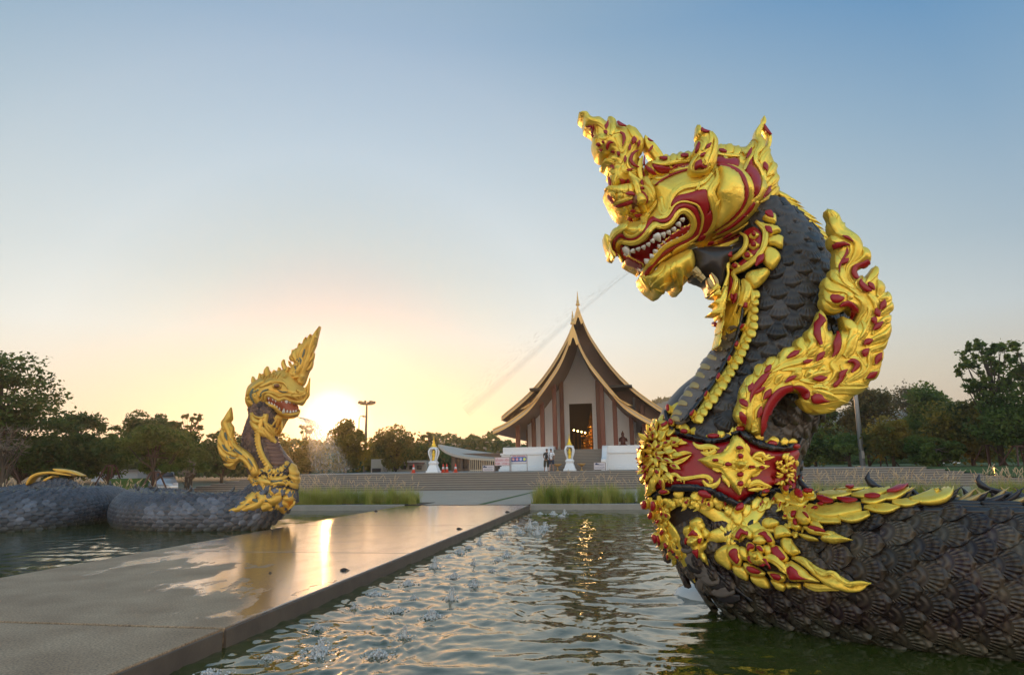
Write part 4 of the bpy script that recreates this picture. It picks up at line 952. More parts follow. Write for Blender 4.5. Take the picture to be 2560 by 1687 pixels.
hill('hill', [(700,1150),(1000,1140),(1090,1100),(1160,1092),(1260,1104),(1400,1120),(1600,1130)], 300, 120)
q_ = []
for x0, x1, Y, yl in ((1575, 1760, 415, [(1560,1055),(1610,1015),(1650,998),(1700,995),(1800,1010)]),):
    yy = np.array(yl)
    for k in range(5200):
        x = rs.uniform(x0, x1); yt = np.interp(x, yy[:, 0], yy[:, 1]); y = yt + 130 * rs.rand(); p = atY(x, y, Y - 60 * (y - yt) / 130); q_.append(p)
kind(quads('hillside_trees', np.array(q_), 2.6, lf['warm'], None, 6), 'stuff')

# ------------------------------------------------------------------ ornamental grasses
gr1 = leaf_mat('grass_blades', (.28, .32, .05), (.50, .46, .12), .55, 1.2); gr2 = mat('dry_seed_heads', (.50, .36, .22), .8)
def grasses(r0, r1, s0, s1, n, h, seeds, seed, name='ornamental_grass', zb=0):
    rr = random.Random(seed); V = []; F = []; S = MB()
    for k in range(n):
        cx, cy = rr.uniform(r0, r1), rr.uniform(s0, s1); hh = h * rr.uniform(.75, 1.15)
        for b in range(105):
            a = rr.uniform(0, 2 * PI); lean = abs(rr.gauss(0, .42)); H = hh * rr.uniform(.55, 1.05); bx, by = cx + rr.gauss(0, .09), cy + rr.gauss(0, .09); w = .0065; q = []
            for t in (0, .35, .7, 1):
                d = lean * H * t ** 1.7 * 1.1; z = H * (t - .32 * lean * t * t); q.append((bx + d * math.cos(a), by + d * math.sin(a), z + zb, w * (1 - t * .9)))
            n0 = len(V)
            for (x, y, z, ww) in q: V += [RS(x - ww * math.sin(a) - ww * .6, y + ww * math.cos(a), z), RS(x + ww * math.sin(a) + ww * .6, y - ww * math.cos(a), z)]
            for j in range(3): F.append((n0 + 2*j, n0 + 2*j + 1, n0 + 2*j + 3, n0 + 2*j + 2))
        for b in range(int(seeds * rr.uniform(.4, 1.6))):
            a = rr.uniform(0, 2 * PI); l = rr.uniform(.05, .35); H = hh * rr.uniform(1.05, 1.5); p0 = RS(cx, cy, zb + .2); p1 = RS(cx + l * math.cos(a) * .6, cy + l * math.sin(a), zb + H * .85); p2 = RS(cx + l * 1.4 * math.cos(a), cy + l * 1.4 * math.sin(a), zb + H * 1.02)
            S.tube([p0, p1], [.004, .003], 3, cap=False); S.tube([p1, p1.lerp(p2, .35), p1.lerp(p2, .8), p2], [.004, .017, .012, .002], 4, cap=False)
    o = mesh_obj(name, V, F, gr1, None, False); kind(o, 'stuff'); o2 = mesh_obj('grass_seed_heads', S.v, S.f, gr2, None, False); kind(o2, 'stuff')
rG = lambda px: toRS(atZ(px, 1256, 0))[0]
grasses(rG(1345), rG(1660), SK + .45, SK + 1.9, 85, .86, 2, 1); grasses(rG(1940), rG(2900), SK + .45, SK + 2.2, 150, .85, 3, 2); grasses(rG(720), rG(1075), SK + .45, SK + 2.2, 95, .84, 2, 3); grasses(rG(-200), rG(420), SK + 1.5, SK + 3.5, 60, .85, 4, 4)
grasses(rG(1660), rG(1940), SK + .45, SK + 1.9, 14, .9, 3, 5)
hb = mat('clipped_hedge', (.05, .10, .015), .85, bump=(25, 1, .08)); mb = MB(); a = atY(270, 1206, 43); b = atY(352, 1206, 43); mb.box((a.x, a.y, -.02), (b.x, a.y + 1.2, atY(300, 1196, 43).z)); o = mb.obj('hedge', hb); bevel(o, .12, 3); tag(o, 'low clipped bright green hedge left of the parked car', 'hedge')
bedm = mat('bed_soil', (.06, .045, .03), .95)
for (r0, r1) in ((rG(-300), rG(1085)), (rG(1335), 44)): m = MB(); rsbox(m, r0, r1, SK + .36, SK + 2.4, -.1, .012); kind(m.obj('planting_bed', bedm), 'structure')

# ------------------------------------------------------------------ water jets, sprays, litter
foam = bpy.data.materials.new('foaming_water'); foam.use_nodes = True; t = foam.node_tree; b = t.nodes['Principled BSDF']; b.inputs['Base Color'].default_value = (.80, .78, .76, 1); b.inputs['Roughness'].default_value = .18; b.inputs['Transmission Weight'].default_value = .35; b.inputs['IOR'].default_value = 1.33
n = N(t, 'ShaderNodeTexNoise'); n.inputs['Scale'].default_value = 30; n.inputs['Detail'].default_value = 4; u = N(t, 'ShaderNodeBump'); u.inputs['Strength'].default_value = .9; u.inputs['Distance'].default_value = .02; tcx = N(t, 'ShaderNodeTexCoord'); t.links.new(tcx.outputs['Object'], n.inputs['Vector']); t.links.new(n.outputs['Fac'], u.inputs['Height']); t.links.new(u.outputs[0], b.inputs['Normal'])
protos = []; cores = []
for v in range(5):
    rr = random.Random(40 + v); bm = bmesh.new()
    hgt = (.07, .10, .22, .08, .14)[v]
    for k in range(95):
        z = hgt * rr.random() ** 1.3; sp = (.11 * (1 - z / hgt) ** .7 + .018) * rr.random() ** .5; a = rr.uniform(0, 2 * PI); r = rr.uniform(.004, .013) * (1.5 if z < .04 else 1)
        M = Matrix.Translation((sp * math.cos(a), sp * math.sin(a), z)) @ Matrix.Rotation(rr.uniform(-.6, .6), 4, 'X') @ Matrix.Diagonal((r, r, r * rr.uniform(.8, 2.0), 1)); bmesh.ops.create_icosphere(bm, subdivisions=1, radius=1, matrix=M)
    for k in range(40):
        a = rr.uniform(0, 2 * PI); d = .10 + .16 * rr.random(); r = rr.uniform(.003, .009); bmesh.ops.create_icosphere(bm, subdivisions=1, radius=1, matrix=Matrix.Translation((d * math.cos(a), d * math.sin(a), rr.uniform(-.005, .015))) @ Matrix.Diagonal((r * 2, r * 2, r, 1)))
    core = MB(); pr = [(.07, -.02), (.06, hgt * .10), (.035, hgt * .3), (.026, hgt * .5), (.018, hgt * .7), (.004, hgt * .8)]
    core.lathe(pr, (0, 0, 0), 10); core.v = [(x * (1 + .45 * rr.uniform(-1, 1)), y * (1 + .45 * rr.uniform(-1, 1)), z + rr.uniform(-.012, .012)) for x, y, z in core.v]
    mc = bpy.data.meshes.new('water_jet'); mc.from_pydata(core.v, [], core.f); mc.materials.append(foam); mc.shade_smooth(); cores.append(mc)
    me = bpy.data.meshes.new('droplets'); bm.to_mesh(me); bm.free(); me.materials.append(foam); me.shade_smooth(); protos.append(me)
for i, p in enumerate(JETW):
    k = i % 5; far = p.length
    o = bpy.data.objects.new('water_jet', cores[k]); link(o); o2 = bpy.data.objects.new('droplets', protos[k]); link(o2, o); kind(o2, 'stuff'); o.location = (p.x, p.y, -.2); o.rotation_euler = (0, 0, i * 1.3); s_ = .72 + .2 * math.sin(i * 2.1) + (.3 if far > 18 else 0); o.scale = (s_, s_, s_)
    tag(o, 'small foaming jet of water in the pool beside the walkway', 'water jet', 'small water jets in the pool')
dropm = bpy.data.materials.new('spray_droplets'); dropm.use_nodes = True; t = dropm.node_tree; b = t.nodes['Principled BSDF']; b.inputs['Base Color'].default_value = (.8, .78, .72, 1); b.inputs['Roughness'].default_value = .2; b.inputs['Transmission Weight'].default_value = .5; b.inputs['Alpha'].default_value = .5
def spray(name, fn, n, r, ln, seed, label):
    rr = random.Random(seed); V = []; F = []
    for k in range(n):
        p, d = fn(rr); d = d.normalized(); a = d.orthogonal().normalized() * r * rr.uniform(.5, 1.4); b_ = d.cross(a); l = d * ln * rr.uniform(.3, 1.2); n0 = len(V)
        V += [p - l, p + a, p - a * .5 + b_ * .86, p - a * .5 - b_ * .86, p + l]; F += [(n0, n0+2, n0+1), (n0, n0+3, n0+2), (n0, n0+1, n0+3), (n0+4, n0+1, n0+2), (n0+4, n0+2, n0+3), (n0+4, n0+3, n0+1)]
    o = mesh_obj(name, V, F, dropm, None, False); kind(o, 'stuff'); return o
def jet_near(rr):
    u = rr.random(); q = (1586 - 430 * u, 672 + 330 * u ** 1.12); sp = .02 + .16 * u; p = atY(*q, 9.0) + Vector((rr.gauss(0, sp * .4), rr.gauss(0, sp), rr.gauss(0, sp * .6))); return p, Vector((-.75, 0, -.62))
spray('spray', jet_near, 500, .0012, .03, 1, '')
mist = bpy.data.materials.new('fine_mist'); mist.use_nodes = True; t = mist.node_tree; b = t.nodes['Principled BSDF']; b.inputs['Base Color'].default_value = (.62, .60, .58, 1); b.inputs['Roughness'].default_value = 1; b.inputs['Alpha'].default_value = .032
mb = MB(); cp_ = [(1586, 672), (1540, 706), (1480, 754), (1400, 822), (1310, 905), (1220, 985), (1165, 1030)]
for k_, wd_ in enumerate((.5, 1.0, 1.6)): mb.tube([atY(*q, 9.0) for q in cp_], [wd_ * x for x in (.008, .012, .018, .026, .034, .042, .05)], 8)
kind(mb.obj('spray_stream', mist, None, True), 'stuff')
def jet_far(rr):
    u = rr.random() ** .8; v = rr.random(); x = 755 + 125 * u * (.25 + .75 * v); y = 1045 + 150 * u ** 1.7 * (1.0) - 18 * u * v; p = atY(x, y, 21.0) + Vector((0, rr.gauss(0, .3), 0)); return p, Vector((.5 * (1 - u * .6), 0, -.2 - 1.1 * u))
spray('spray', jet_far, 3800, .0035, .05, 2, '')
litm = mat('dead_leaf', (.03, .022, .018), .7)
for i, (px, py, sz, lb) in enumerate(((862, 1424, .085, 'dark crumpled leaf lying on the wet walkway near its right edge'), (1148, 1321, .09, 'dark leaf on the walkway halfway to the plaza'), (1268, 1279, .10, 'dark leaf on the walkway near its far corner'), (676, 1430, .03, 'tiny dark twig scrap in the middle of the walkway'), (940, 1277, .10, 'dark leaf at the far left side of the wet walkway'), (208, 1399, .06, 'small dark scrap near the left edge of the walkway'))):
    p = atZ(px, py, .012); rr = random.Random(i); V = []; F = []; n = 7
    sz *= .62
    for j in range(3):
        for k in range(9): a = 2 * PI * k / 9; rad = sz * (1 - j * .33) * (1 + .25 * math.sin(3 * a + i)); V.append((p.x + rad * 1.5 * math.cos(a), p.y + rad * math.sin(a), .004 + j * sz * .28 + .01 * math.sin(5 * a)))
    for j in range(2):
        for k in range(9): F.append((j*9+k, j*9+(k+1) % 9, (j+1)*9+(k+1) % 9, (j+1)*9+k))
    F.append(tuple(range(18, 27))); o = mesh_obj('fallen_leaf', V, F, litm); tag(o, lb, 'leaf', 'litter on the walkway')
# pale footing under the large statue
ft = MB(); c = atZ(1775, 1505, -.2); V = []; F = []
for j, (r, z) in enumerate(((.75, -.6), (.72, -.22), (.66, -.12), (.45, -.06), (.1, -.04))):
    for k in range(20): a = 2 * PI * k / 20; V.append((c.x + .55 + r * 1.2 * math.cos(a) * (1 + .1 * math.sin(3 * a)), c.y + .45 + r * .9 * math.sin(a), z))
for j in range(4):
    for k in range(20): F.append((j*20+k, j*20+(k+1) % 20, (j+1)*20+(k+1) % 20, (j+1)*20+k))
F.append(tuple(range(80, 100))); o = mesh_obj('footing', V, F, mat('white_footing', (.62, .64, .62), .5)); tag(o, 'white rounded footing under the belly of the large statue', 'footing')

# ------------------------------------------------------------------ evening haze
hz_ = MB(); hz_.box((-930, -330, -1.95), (930, 930, 62)); hzm = bpy.data.materials.new('evening_haze'); hzm.use_nodes = True; t = hzm.node_tree
for n in list(t.nodes): t.nodes.remove(n)
pv = t.nodes.new('ShaderNodeVolumePrincipled'); pv.inputs['Density'].default_value = .00065; pv.inputs['Anisotropy'].default_value = .78; pv.inputs['Color'].default_value = (.95, .93, .90, 1)
ou = t.nodes.new('ShaderNodeOutputMaterial'); t.links.new(pv.outputs[0], ou.inputs['Volume'])
kind(hz_.obj('haze', hzm), 'stuff')
# ------------------------------------------------------------------ materials of the statues
def gold_mat(name, c1, c2, metal=0.58, rough=0.34, bs=0.32):
    m = mat(name, c1, rough, metal, noise=(2.2, c2, 0.35), bump=(13.0, bs, 0.035))
    t = m.node_tree; L = t.links; b = t.nodes['Principled BSDF']; tcd = t.nodes.new('ShaderNodeTexCoord')
    n = t.nodes.new('ShaderNodeTexNoise'); n.inputs['Scale'].default_value = 5; n.inputs['Detail'].default_value = 6; L.new(tcd.outputs['Object'], n.inputs['Vector'])
    mr_ = t.nodes.new('ShaderNodeMapRange'); L.new(n.outputs['Fac'], mr_.inputs[0]); mr_.inputs[1].default_value = .35; mr_.inputs[2].default_value = .7; mr_.inputs[3].default_value = rough - .08; mr_.inputs[4].default_value = rough + .22; L.new(mr_.outputs[0], b.inputs['Roughness'])
    n2 = t.nodes.new('ShaderNodeTexNoise'); n2.inputs['Scale'].default_value = 42; n2.inputs['Detail'].default_value = 3; L.new(tcd.outputs['Object'], n2.inputs['Vector'])
    u0 = [x for x in t.nodes if x.type == 'BUMP'][0]; u = t.nodes.new('ShaderNodeBump'); u.inputs['Strength'].default_value = .35; u.inputs['Distance'].default_value = .008
    L.new(n2.outputs['Fac'], u.inputs['Height']); L.new(u0.outputs[0], u.inputs['Normal']); L.new(u.outputs[0], b.inputs['Normal'])
    return m
gold = gold_mat('gold_paint', (.84, .58, .06), (.95, .72, .13))
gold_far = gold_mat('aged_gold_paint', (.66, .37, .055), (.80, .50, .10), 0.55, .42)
red = mat('red_paint', (.30, .004, .008), .36, noise=(3, (.38, .008, .014), .2), bump=(9, .2, .02))
green_in = mat('grey_green_paint', (.10, .13, .09), .5)
bone = mat('tooth_enamel', (.82, .80, .75), .3)
amber = mat('eye_amber', (.30, .11, .03), .25, noise=(5, (.12, .03, .01), .3))
mouthred = mat('mouth_red', (.34, .006, .008), .4)
black = mat('black_lacquer', (.018, .018, .022), .28, bump=(20, .15, .01))
def scale_mat(name, c1, c2, c3, rough=.38, fan=.7, rf=30.0):
    m = bpy.data.materials.new(name); m.use_nodes = True
    t = m.node_tree; b = t.nodes['Principled BSDF']; L = t.links
    oi = t.nodes.new('ShaderNodeObjectInfo'); geo = t.nodes.new('ShaderNodeNewGeometry')
    uv = t.nodes.new('ShaderNodeUVMap')
    sp = t.nodes.new('ShaderNodeSeparateXYZ'); L.new(uv.outputs[0], sp.inputs[0])
    def mth(op, a, v=None, bb=None):
        n = t.nodes.new('ShaderNodeMath'); n.operation = op
        L.new(a, n.inputs[0])
        if bb is not None: L.new(bb, n.inputs[1])
        elif v is not None: n.inputs[1].default_value = v
        return n.outputs[0]
    ring = mth('SINE', mth('MULTIPLY', sp.outputs[1], rf))
    ray_ = mth('SINE', mth('MULTIPLY', sp.outputs[0], 100.0))
    band = mth('GREATER_THAN', sp.outputs[1], .45); band = mth('MULTIPLY', band, None, mth('LESS_THAN', sp.outputs[1], .80))
    fan_ = mth('MULTIPLY', ray_, None, band)
    hgt = mth('ADD', mth('MULTIPLY', ring, .5), None, mth('MULTIPLY', fan_, fan))
    n = t.nodes.new('ShaderNodeTexNoise'); n.inputs['Scale'].default_value = 3.2; n.inputs['Detail'].default_value = 5
    tcn = t.nodes.new('ShaderNodeNewGeometry'); L.new(tcn.outputs['Position'], n.inputs['Vector'])
    r = t.nodes.new('ShaderNodeValToRGB'); e = r.color_ramp.elements
    e[0].position = .36; e[1].position = .66; e[0].color = (*c1, 1); e[1].color = (*c2, 1)
    L.new(n.outputs['Fac'], r.inputs[0])
    mx = t.nodes.new('ShaderNodeMix'); mx.data_type = 'RGBA'; mx.inputs[7].default_value = (*c3, 1)
    hf = t.nodes.new('ShaderNodeMath'); hf.operation = 'MULTIPLY_ADD'; L.new(hgt, hf.inputs[0]); hf.inputs[1].default_value = .32; hf.inputs[2].default_value = .12; hf.use_clamp = True
    hs = t.nodes.new('ShaderNodeHueSaturation'); mo = t.nodes.new('ShaderNodeMapRange'); L.new(oi.outputs['Random'], mo.inputs[0]); mo.inputs[3].default_value = .55; mo.inputs[4].default_value = 1.75; L.new(mo.outputs[0], hs.inputs['Value'])
    L.new(hf.outputs[0], mx.inputs[0]); L.new(r.outputs[0], mx.inputs[6]); L.new(mx.outputs[2], hs.inputs['Color']); L.new(hs.outputs[0], b.inputs['Base Color'])
    u = t.nodes.new('ShaderNodeBump'); u.inputs['Strength'].default_value = .7; u.inputs['Distance'].default_value = .012
    L.new(hgt, u.inputs['Height']); L.new(u.outputs[0], b.inputs['Normal'])
    b.inputs['Roughness'].default_value = rough; b.inputs['Specular IOR Level'].default_value = .38
    # lime and algae left by the pool along the waterline
    sp2 = t.nodes.new('ShaderNodeSeparateXYZ'); L.new(tcn.outputs['Position'], sp2.inputs[0]); wob = t.nodes.new('ShaderNodeMath'); wob.operation = 'MULTIPLY_ADD'; L.new(n.outputs['Fac'], wob.inputs[0]); wob.inputs[1].default_value = -.5; L.new(sp2.outputs[2], wob.inputs[2])
    tide = t.nodes.new('ShaderNodeMapRange'); L.new(wob.outputs[0], tide.inputs[0]); tide.inputs[1].default_value = -.40; tide.inputs[2].default_value = -.22; tide.inputs[3].default_value = .6; tide.inputs[4].default_value = 0
    mt = t.nodes.new('ShaderNodeMix'); mt.data_type = 'RGBA'; L.new(tide.outputs[0], mt.inputs[0]); L.new(hs.outputs[0], mt.inputs[6]); mt.inputs[7].default_value = (.075, .078, .055, 1); L.new(mt.outputs[2], b.inputs['Base Color'])
    return m
scale_dark = scale_mat('dark_scale_lacquer', (.022, .020, .024), (.045, .036, .040), (.13, .115, .11))
scale_neck = scale_mat('neck_scale_lacquer', (.026, .021, .020), (.052, .043, .038), (.085, .072, .062), fan=.25, rf=19)
scale_body = scale_mat('bronze_scale_lacquer', (.022, .012, .015), (.050, .040, .026), (.12, .092, .058))
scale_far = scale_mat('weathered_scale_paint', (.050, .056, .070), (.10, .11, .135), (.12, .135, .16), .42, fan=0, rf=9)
skin_dark = mat('dark_skin_lacquer', (.018, .014, .016), .4, noise=(4, (.04, .032, .03), .3), bump=(14, .3, .02))
belly = mat('belly_plate_paint', (.20, .165, .14), .42, noise=(3, (.10, .09, .085), .2), bump=(10, .3, .02))
ridge_m = mat('ridge_leaf_paint', (.05, .045, .05), .35, noise=(5, (.02, .02, .026), .3), bump=(14, .3, .02))
palegold = mat('worn_gold_paint', (.55, .40, .16), .42, .35, noise=(6, (.40, .30, .14), .3), bump=(12, .3, .02))

# ------------------------------------------------------------------ generic serpent body
class Tube:
    def __init__(s, pts, rads, side0, n=90, seg=40):
        C = cr([(*p, r) for p, r in zip(pts, rads)], 16)
        C = np.array(C)
        d = np.concatenate([[0], np.cumsum(np.linalg.norm(np.diff(C[:, :3], axis=0), axis=1))])
        s.len = d[-1]; u = np.linspace(0, s.len, n)
        s.C = np.array([[np.interp(x, d, C[:, k]) for k in range(4)] for x in u]); s.u = u
        sd = Vector(side0); s.T = []; s.S = []; s.B = []
        for i in range(n):
            t = Vector(s.C[min(i+1, n-1), :3] - s.C[max(i-1, 0), :3]).normalized()
            th = Vector((t.x, t.y, 0)); w = th.length_squared
            if w > 1e-4:
                h_ = Vector((-t.y, t.x, 0)).normalized(); h_ = h_ if h_.dot(sd) > 0 else -h_
                sd = sd * (1 - .5 * w) + h_ * (.5 * w)
            sd = (sd - t * sd.dot(t)).normalized(); s.T.append(t); s.S.append(sd.copy()); s.B.append(t.cross(sd).normalized())
        s.n = n; s.seg = seg
    def at(s, u, a, lift=0.0):
        """u along (m), a angle (0 = side0 direction, pi/2 = B direction); returns point, normal, tangent"""
        f = max(0, min(s.n - 1.001, u / s.len * (s.n - 1))); i = int(f); k = f - i
        c = Vector(s.C[i, :3] * (1-k) + s.C[i+1, :3] * k); r = s.C[i, 3] * (1-k) + s.C[i+1, 3] * k
        S = (s.S[i] * (1-k) + s.S[i+1] * k).normalized(); B = (s.B[i] * (1-k) + s.B[i+1] * k).normalized(); T = (s.T[i] * (1-k) + s.T[i+1] * k).normalized()
        nr = S * math.cos(a) + B * math.sin(a)
        return c + nr * (r + lift), nr, T, r
    def mesh(s, name, m, parent=None, shrink=0.0):
        V = []; F = []
        for i in range(s.n):
            for k in range(s.seg):
                p, *_ = s.at(s.u[i], 2 * PI * k / s.seg, -shrink); V.append(p)
        for i in range(s.n - 1):
            for k in range(s.seg):
                k2 = (k+1) % s.seg; F.append((i*s.seg+k, i*s.seg+k2, (i+1)*s.seg+k2, (i+1)*s.seg+k))
        F.append(tuple(range(s.seg))[::-1]); F.append(tuple((s.n-1)*s.seg+k for k in range(s.seg)))
        return mesh_obj(name, V, F, m, parent)
def scale_mesh(name, w, l, th, m, nu=8, nv=7, curl=.5):
    """a shield scale: x across (width w), y along (root at 0, tip at l), z out"""
    V = []; F = []; UV = []
    for j in range(nv + 1):
        t = j / nv
        half = 0.5 * w * (math.sqrt(max(0, 1 - max(0, (t - .38) / .62) ** 2.2)) if t > .38 else 1.0)
        for i in range(nu + 1):
            q = -1 + 2 * i / nu
            x = half * q
            z = th * (0.25 + 0.75 * t) + th * .9 * (1 - q * q) * (.4 + .6 * t) - (th * 1.2 if j == nv else 0) - th * .5 * abs(q) ** 4
            V.append((x, l * t, z)); rr = math.hypot(x / w * 1.0, max(0, t) * .95)
            UV.append((math.atan2(x, l * t + .02 * l) / PI + .5, rr))
    for j in range(nv):
        for i in range(nu):
            a = j * (nu+1) + i; F.append((a, a+1, a+nu+2, a+nu+1))
    # skirt down so the edge has thickness
    edge = [j * (nu+1) for j in range(nv + 1)] + [nv * (nu+1) + i for i in range(1, nu + 1)] + [j * (nu+1) + nu for j in range(nv - 1, -1, -1)]
    n0 = len(V)
    for e in edge: V.append((V[e][0] * .96, V[e][1] * .97, -th * .8)); UV.append(UV[e])
    for k in range(len(edge) - 1): F.append((edge[k+1], edge[k], n0 + k, n0 + k + 1))
    me = bpy.data.meshes.new(name); me.from_pydata(V, [], F); me.materials.append(m); me.shade_smooth()
    ul = me.uv_layers.new(name='UVMap')
    for lp in me.loops: ul.data[lp.index].uv = UV[lp.vertex_index]
    return me
def lay_scales(tube, u0, u1, du, wsc, me, parent, visible, away=False, maxn=300, flip=1, arc=(-PI, PI), name='scale'):
    """rows of overlapping scales round the tube; the ones the camera sees largest are separate objects, the rest one stuff mesh"""
    inst = []; row = 0; u = u0
    while u < u1:
        _, _, _, r = tube.at(u, 0); nn = max(6, int(round(2 * PI * r / wsc)))
        for k in range(nn):
            a = 2 * PI * (k + .5 * (row % 2)) / nn
            aa = (a + PI) % (2 * PI) - PI
            if not (arc[0] <= aa <= arc[1]): continue
            p, nr, T, rr = tube.at(u, a)
            if not visible(p, nr): continue
            y = T * flip; y = (y + nr * .10).normalized(); x = y.cross(nr).normalized(); z = x.cross(y).normalized()
            if z.dot(nr) < 0: x = -x; z = -z
            k_ = (2 * PI * rr / nn) / wsc * 1.06
            M = Matrix.Identity(4)
            jit = rnd.uniform(-.04, .04)
            tl = rnd.uniform(-.03, .05); y = (y + nr * tl).normalized(); x2 = x * math.cos(jit) + y * math.sin(jit); y2 = y * math.cos(jit) - x * math.sin(jit)
            for c_, v in ((0, x2 * k_), (1, y2), (2, z)): M[0][c_], M[1][c_], M[2][c_] = v
            M.translation = p
            inst.append(((p - CAMP).length / max(.15, nr.dot((CAMP - p).normalized()) + .1), M))
        u += du; row += 1
    inst.sort(key=lambda q: q[0])
    for d, M in inst[:maxn]:
        o = bpy.data.objects.new(name, me); link(o, parent); o.matrix_world = M
    rest = inst[maxn:]
    if rest:
        mb = []; F = []; UV = []
        v0 = [v.co.copy() for v in me.vertices]; f0 = [tuple(p.vertices) for p in me.polygons]; uv0 = [tuple(l.uv) for l in me.uv_layers[0].data]
        for d, M in rest:
            n = len(mb); mb += [M @ v for v in v0]; F += [tuple(i + n for i in f) for f in f0]; UV += uv0
        o = mesh_obj(name + 's', mb, F, me.materials[0], parent)
        ul = o.data.uv_layers.new(name='UVMap'); ul.data.foreach_set('uv', np.array(UV, dtype=np.float32).ravel())
        kind(o, 'stuff')
    return len(inst)

# ------------------------------------------------------------------ the large serpent statue
NY = 9.0
naga = root('serpent_statue', (0, 0, 0), 'huge gold headed black scaled serpent statue rearing out of the right hand pool', 'statue')
def w3(px, py, Y): p = atY(px, py, Y); return (p.x, p.y, p.z)
npts = [w3(1885, 505, NY), w3(1915, 575, NY), w3(1940, 655, NY), w3(1953, 740, NY), w3(1953, 830, NY), w3(1928, 925, NY), w3(1876, 1010, NY),
        w3(1822, 1090, NY), w3(1797, 1165, NY), w3(1798, 1235, NY - .02), w3(1835, 1315, NY - .15), w3(1930, 1385, NY - .5), w3(2060, 1425, NY - .95),
        w3(2250, 1437, NY - 1.55), (5.75, 6.55, .38), (7.6, 5.2, .35), (9.6, 4.0, .3), (12, 3.0, -.2)]
nrad = [.30, .50, .68, .76, .80, .77, .81, .94, .95, .97, .92, .86, .84, .84, .84, .84, .84, .8]
tube = Tube(npts, nrad, (0, -1, 0), 130, 56)
body = tube.mesh('body', skin_dark, naga, .01)
skin_obj = tube.mesh('tmp', skin_dark)
bpy.context.view_layer.update()
TB = Base([skin_obj], NY - .25)
TBN = Base([skin_obj], None); TBN.off = .06; TB.off = .05
SB = Base([skin_obj], NY - .25); SB.off = .045
COL.objects.unlink(skin_obj)
# length marks along the body
def near_u(px, py):
    best = (1e9, 0)
    for i in range(tube.n):
        x, y = proj(tube.C[i, :3]); d = math.hypot(x - px, y - py)
        if d < best[0]: best = (d, tube.u[i])
    return best[1]
U_top = near_u(1915, 575); U_col = near_u(1815, 1105); U_band = near_u(1798, 1235); U_low = near_u(1930, 1385)
front = lambda p, nr: nr.dot((CAMP - p).normalized()) > -.25
me_n = scale_mesh('scale_neck', .33, .32, .050, scale_neck)
me_b = scale_mesh('scale_body', .255, .32, .032, scale_body)
# B direction at the neck: find the sign that points to the back (+X side)
bs = 1 if tube.at(near_u(1950, 830), PI/2)[1].x > 0 else -1
def arc_ok(lo, hi):       # angles measured from the camera side towards the back
    return (lo, hi) if bs > 0 else (-hi, -lo)
# necks: the scales of a hanging serpent point down the neck, those of the body back along it
lay_scales(tube, .15, U_col + .05, .155, .33, me_n, naga, front, maxn=120, arc=arc_ok(-.66, 1.35))
lay_scales(tube, U_band + .25, tube.len, .180, .262, me_b, naga, front, maxn=180, arc=arc_ok(-1.45, 1.02))

GL = 0.035
def g(c, pts, L=0, par=None, m=None, base=None, **k):
    return stroke('flame', c, pts, m or gold, par, base, lift=L * GL, **k)
def rd(c, pts, L=0.8, par=None, base=None, m=None, **k):
    k.setdefault('hk', .25); k.setdefault('K', 5); k.setdefault('prof', 'flat')
    return stroke('inlay', c, pts, m or red, par, base, lift=L * GL + .004, **k)
def el(c, cx, cy, rx, ry, par, base, m, L=1, h=.03, name=None, rot=0, back=None):
    pts = []
    for k in range(12):
        a = 2 * PI * k / 12; x = rx * math.cos(a); y = ry * math.sin(a)
        pts.append((cx + x * math.cos(rot) - y * math.sin(rot), cy + x * math.sin(rot) + y * math.cos(rot)))
    return slab(name or ('inlay' if m is red else 'boss'), c, pts, m, par, base, h, lift=L * GL, back=back, closed_sub=2)

# ---- head
MOUTH = [(400,600,'C'),(440,560,'C'),(560,600,'C'),(700,580,'C'),(820,540,'C'),(930,460,'C'),(1010,350,'C'),(1060,270,'C'),(1150,260,'C'),(1300,270,'C'),(1400,230,'C'),
         (400,560,'D'),(480,450,'D'),(560,450,'D'),(620,530,'D'),(662,600,'D'),(662,720,'D'),(560,840,'D'),(400,900,'D'),(200,1000,'D'),(60,1110,'D'),
         (1050,740,'C'),(950,880,'C'),(850,1010,'C'),(770,1110,'C'),(740,1080,'C'),(650,1000,'C'),(520,950,'C'),(440,800,'C'),(400,700,'C')]
MP = np.array([W(p[2], p[0], p[1]) for p in MOUTH])
def in_mouth(x, y):
    c_ = False; n = len(MP)
    for i in range(n):
        a = MP[i]; b = MP[(i+1) % n]
        if (a[1] > y) != (b[1] > y) and x < (b[0]-a[0]) * (y-a[1]) / (b[1]-a[1]) + a[0]: c_ = not c_
    return c_
HEAD = [(318,985),(345,955),(400,930),(450,915),(520,895),(548,845),(530,760),(525,660),(600,600),(680,590),(800,520),(920,490),(1000,470),(1130,440),(1250,470),
        (1370,540),(1440,640),(1480,720),(1470,800),(1400,900),(1300,970),(1150,1040),(1000,1060),(900,1110),(830,1140),(730,1190),(640,1260),(590,1320),(560,1300),(535,1250),(480,1220),(430,1185),(385,1110),(340,1090),(320,1030)]
plane = Base([], NY)
tmp = slab('tmp', 'M', HEAD, gold, None, plane, .62, r=.75, back=.0, step=4.5)
bpy.context.view_layer.update()
HB = Base([tmp], NY - .12)
COL.objects.unlink(tmp)
head = slab('head', 'M', HEAD, gold, naga, plane, .62, r=.75, back=.0, step=4.0, carve=lambda x, y, z: (-.30 if in_mouth(x, y) else 0))
CB = Base([head], NY - .1)
slab('mouth_lining', 'C', [(p[0], p[1], p[2]) for p in MOUTH], mouthred, head, CB, .012, r=.02, lift=.012, step=3.5)
hp = dict(par=head, base=HB)
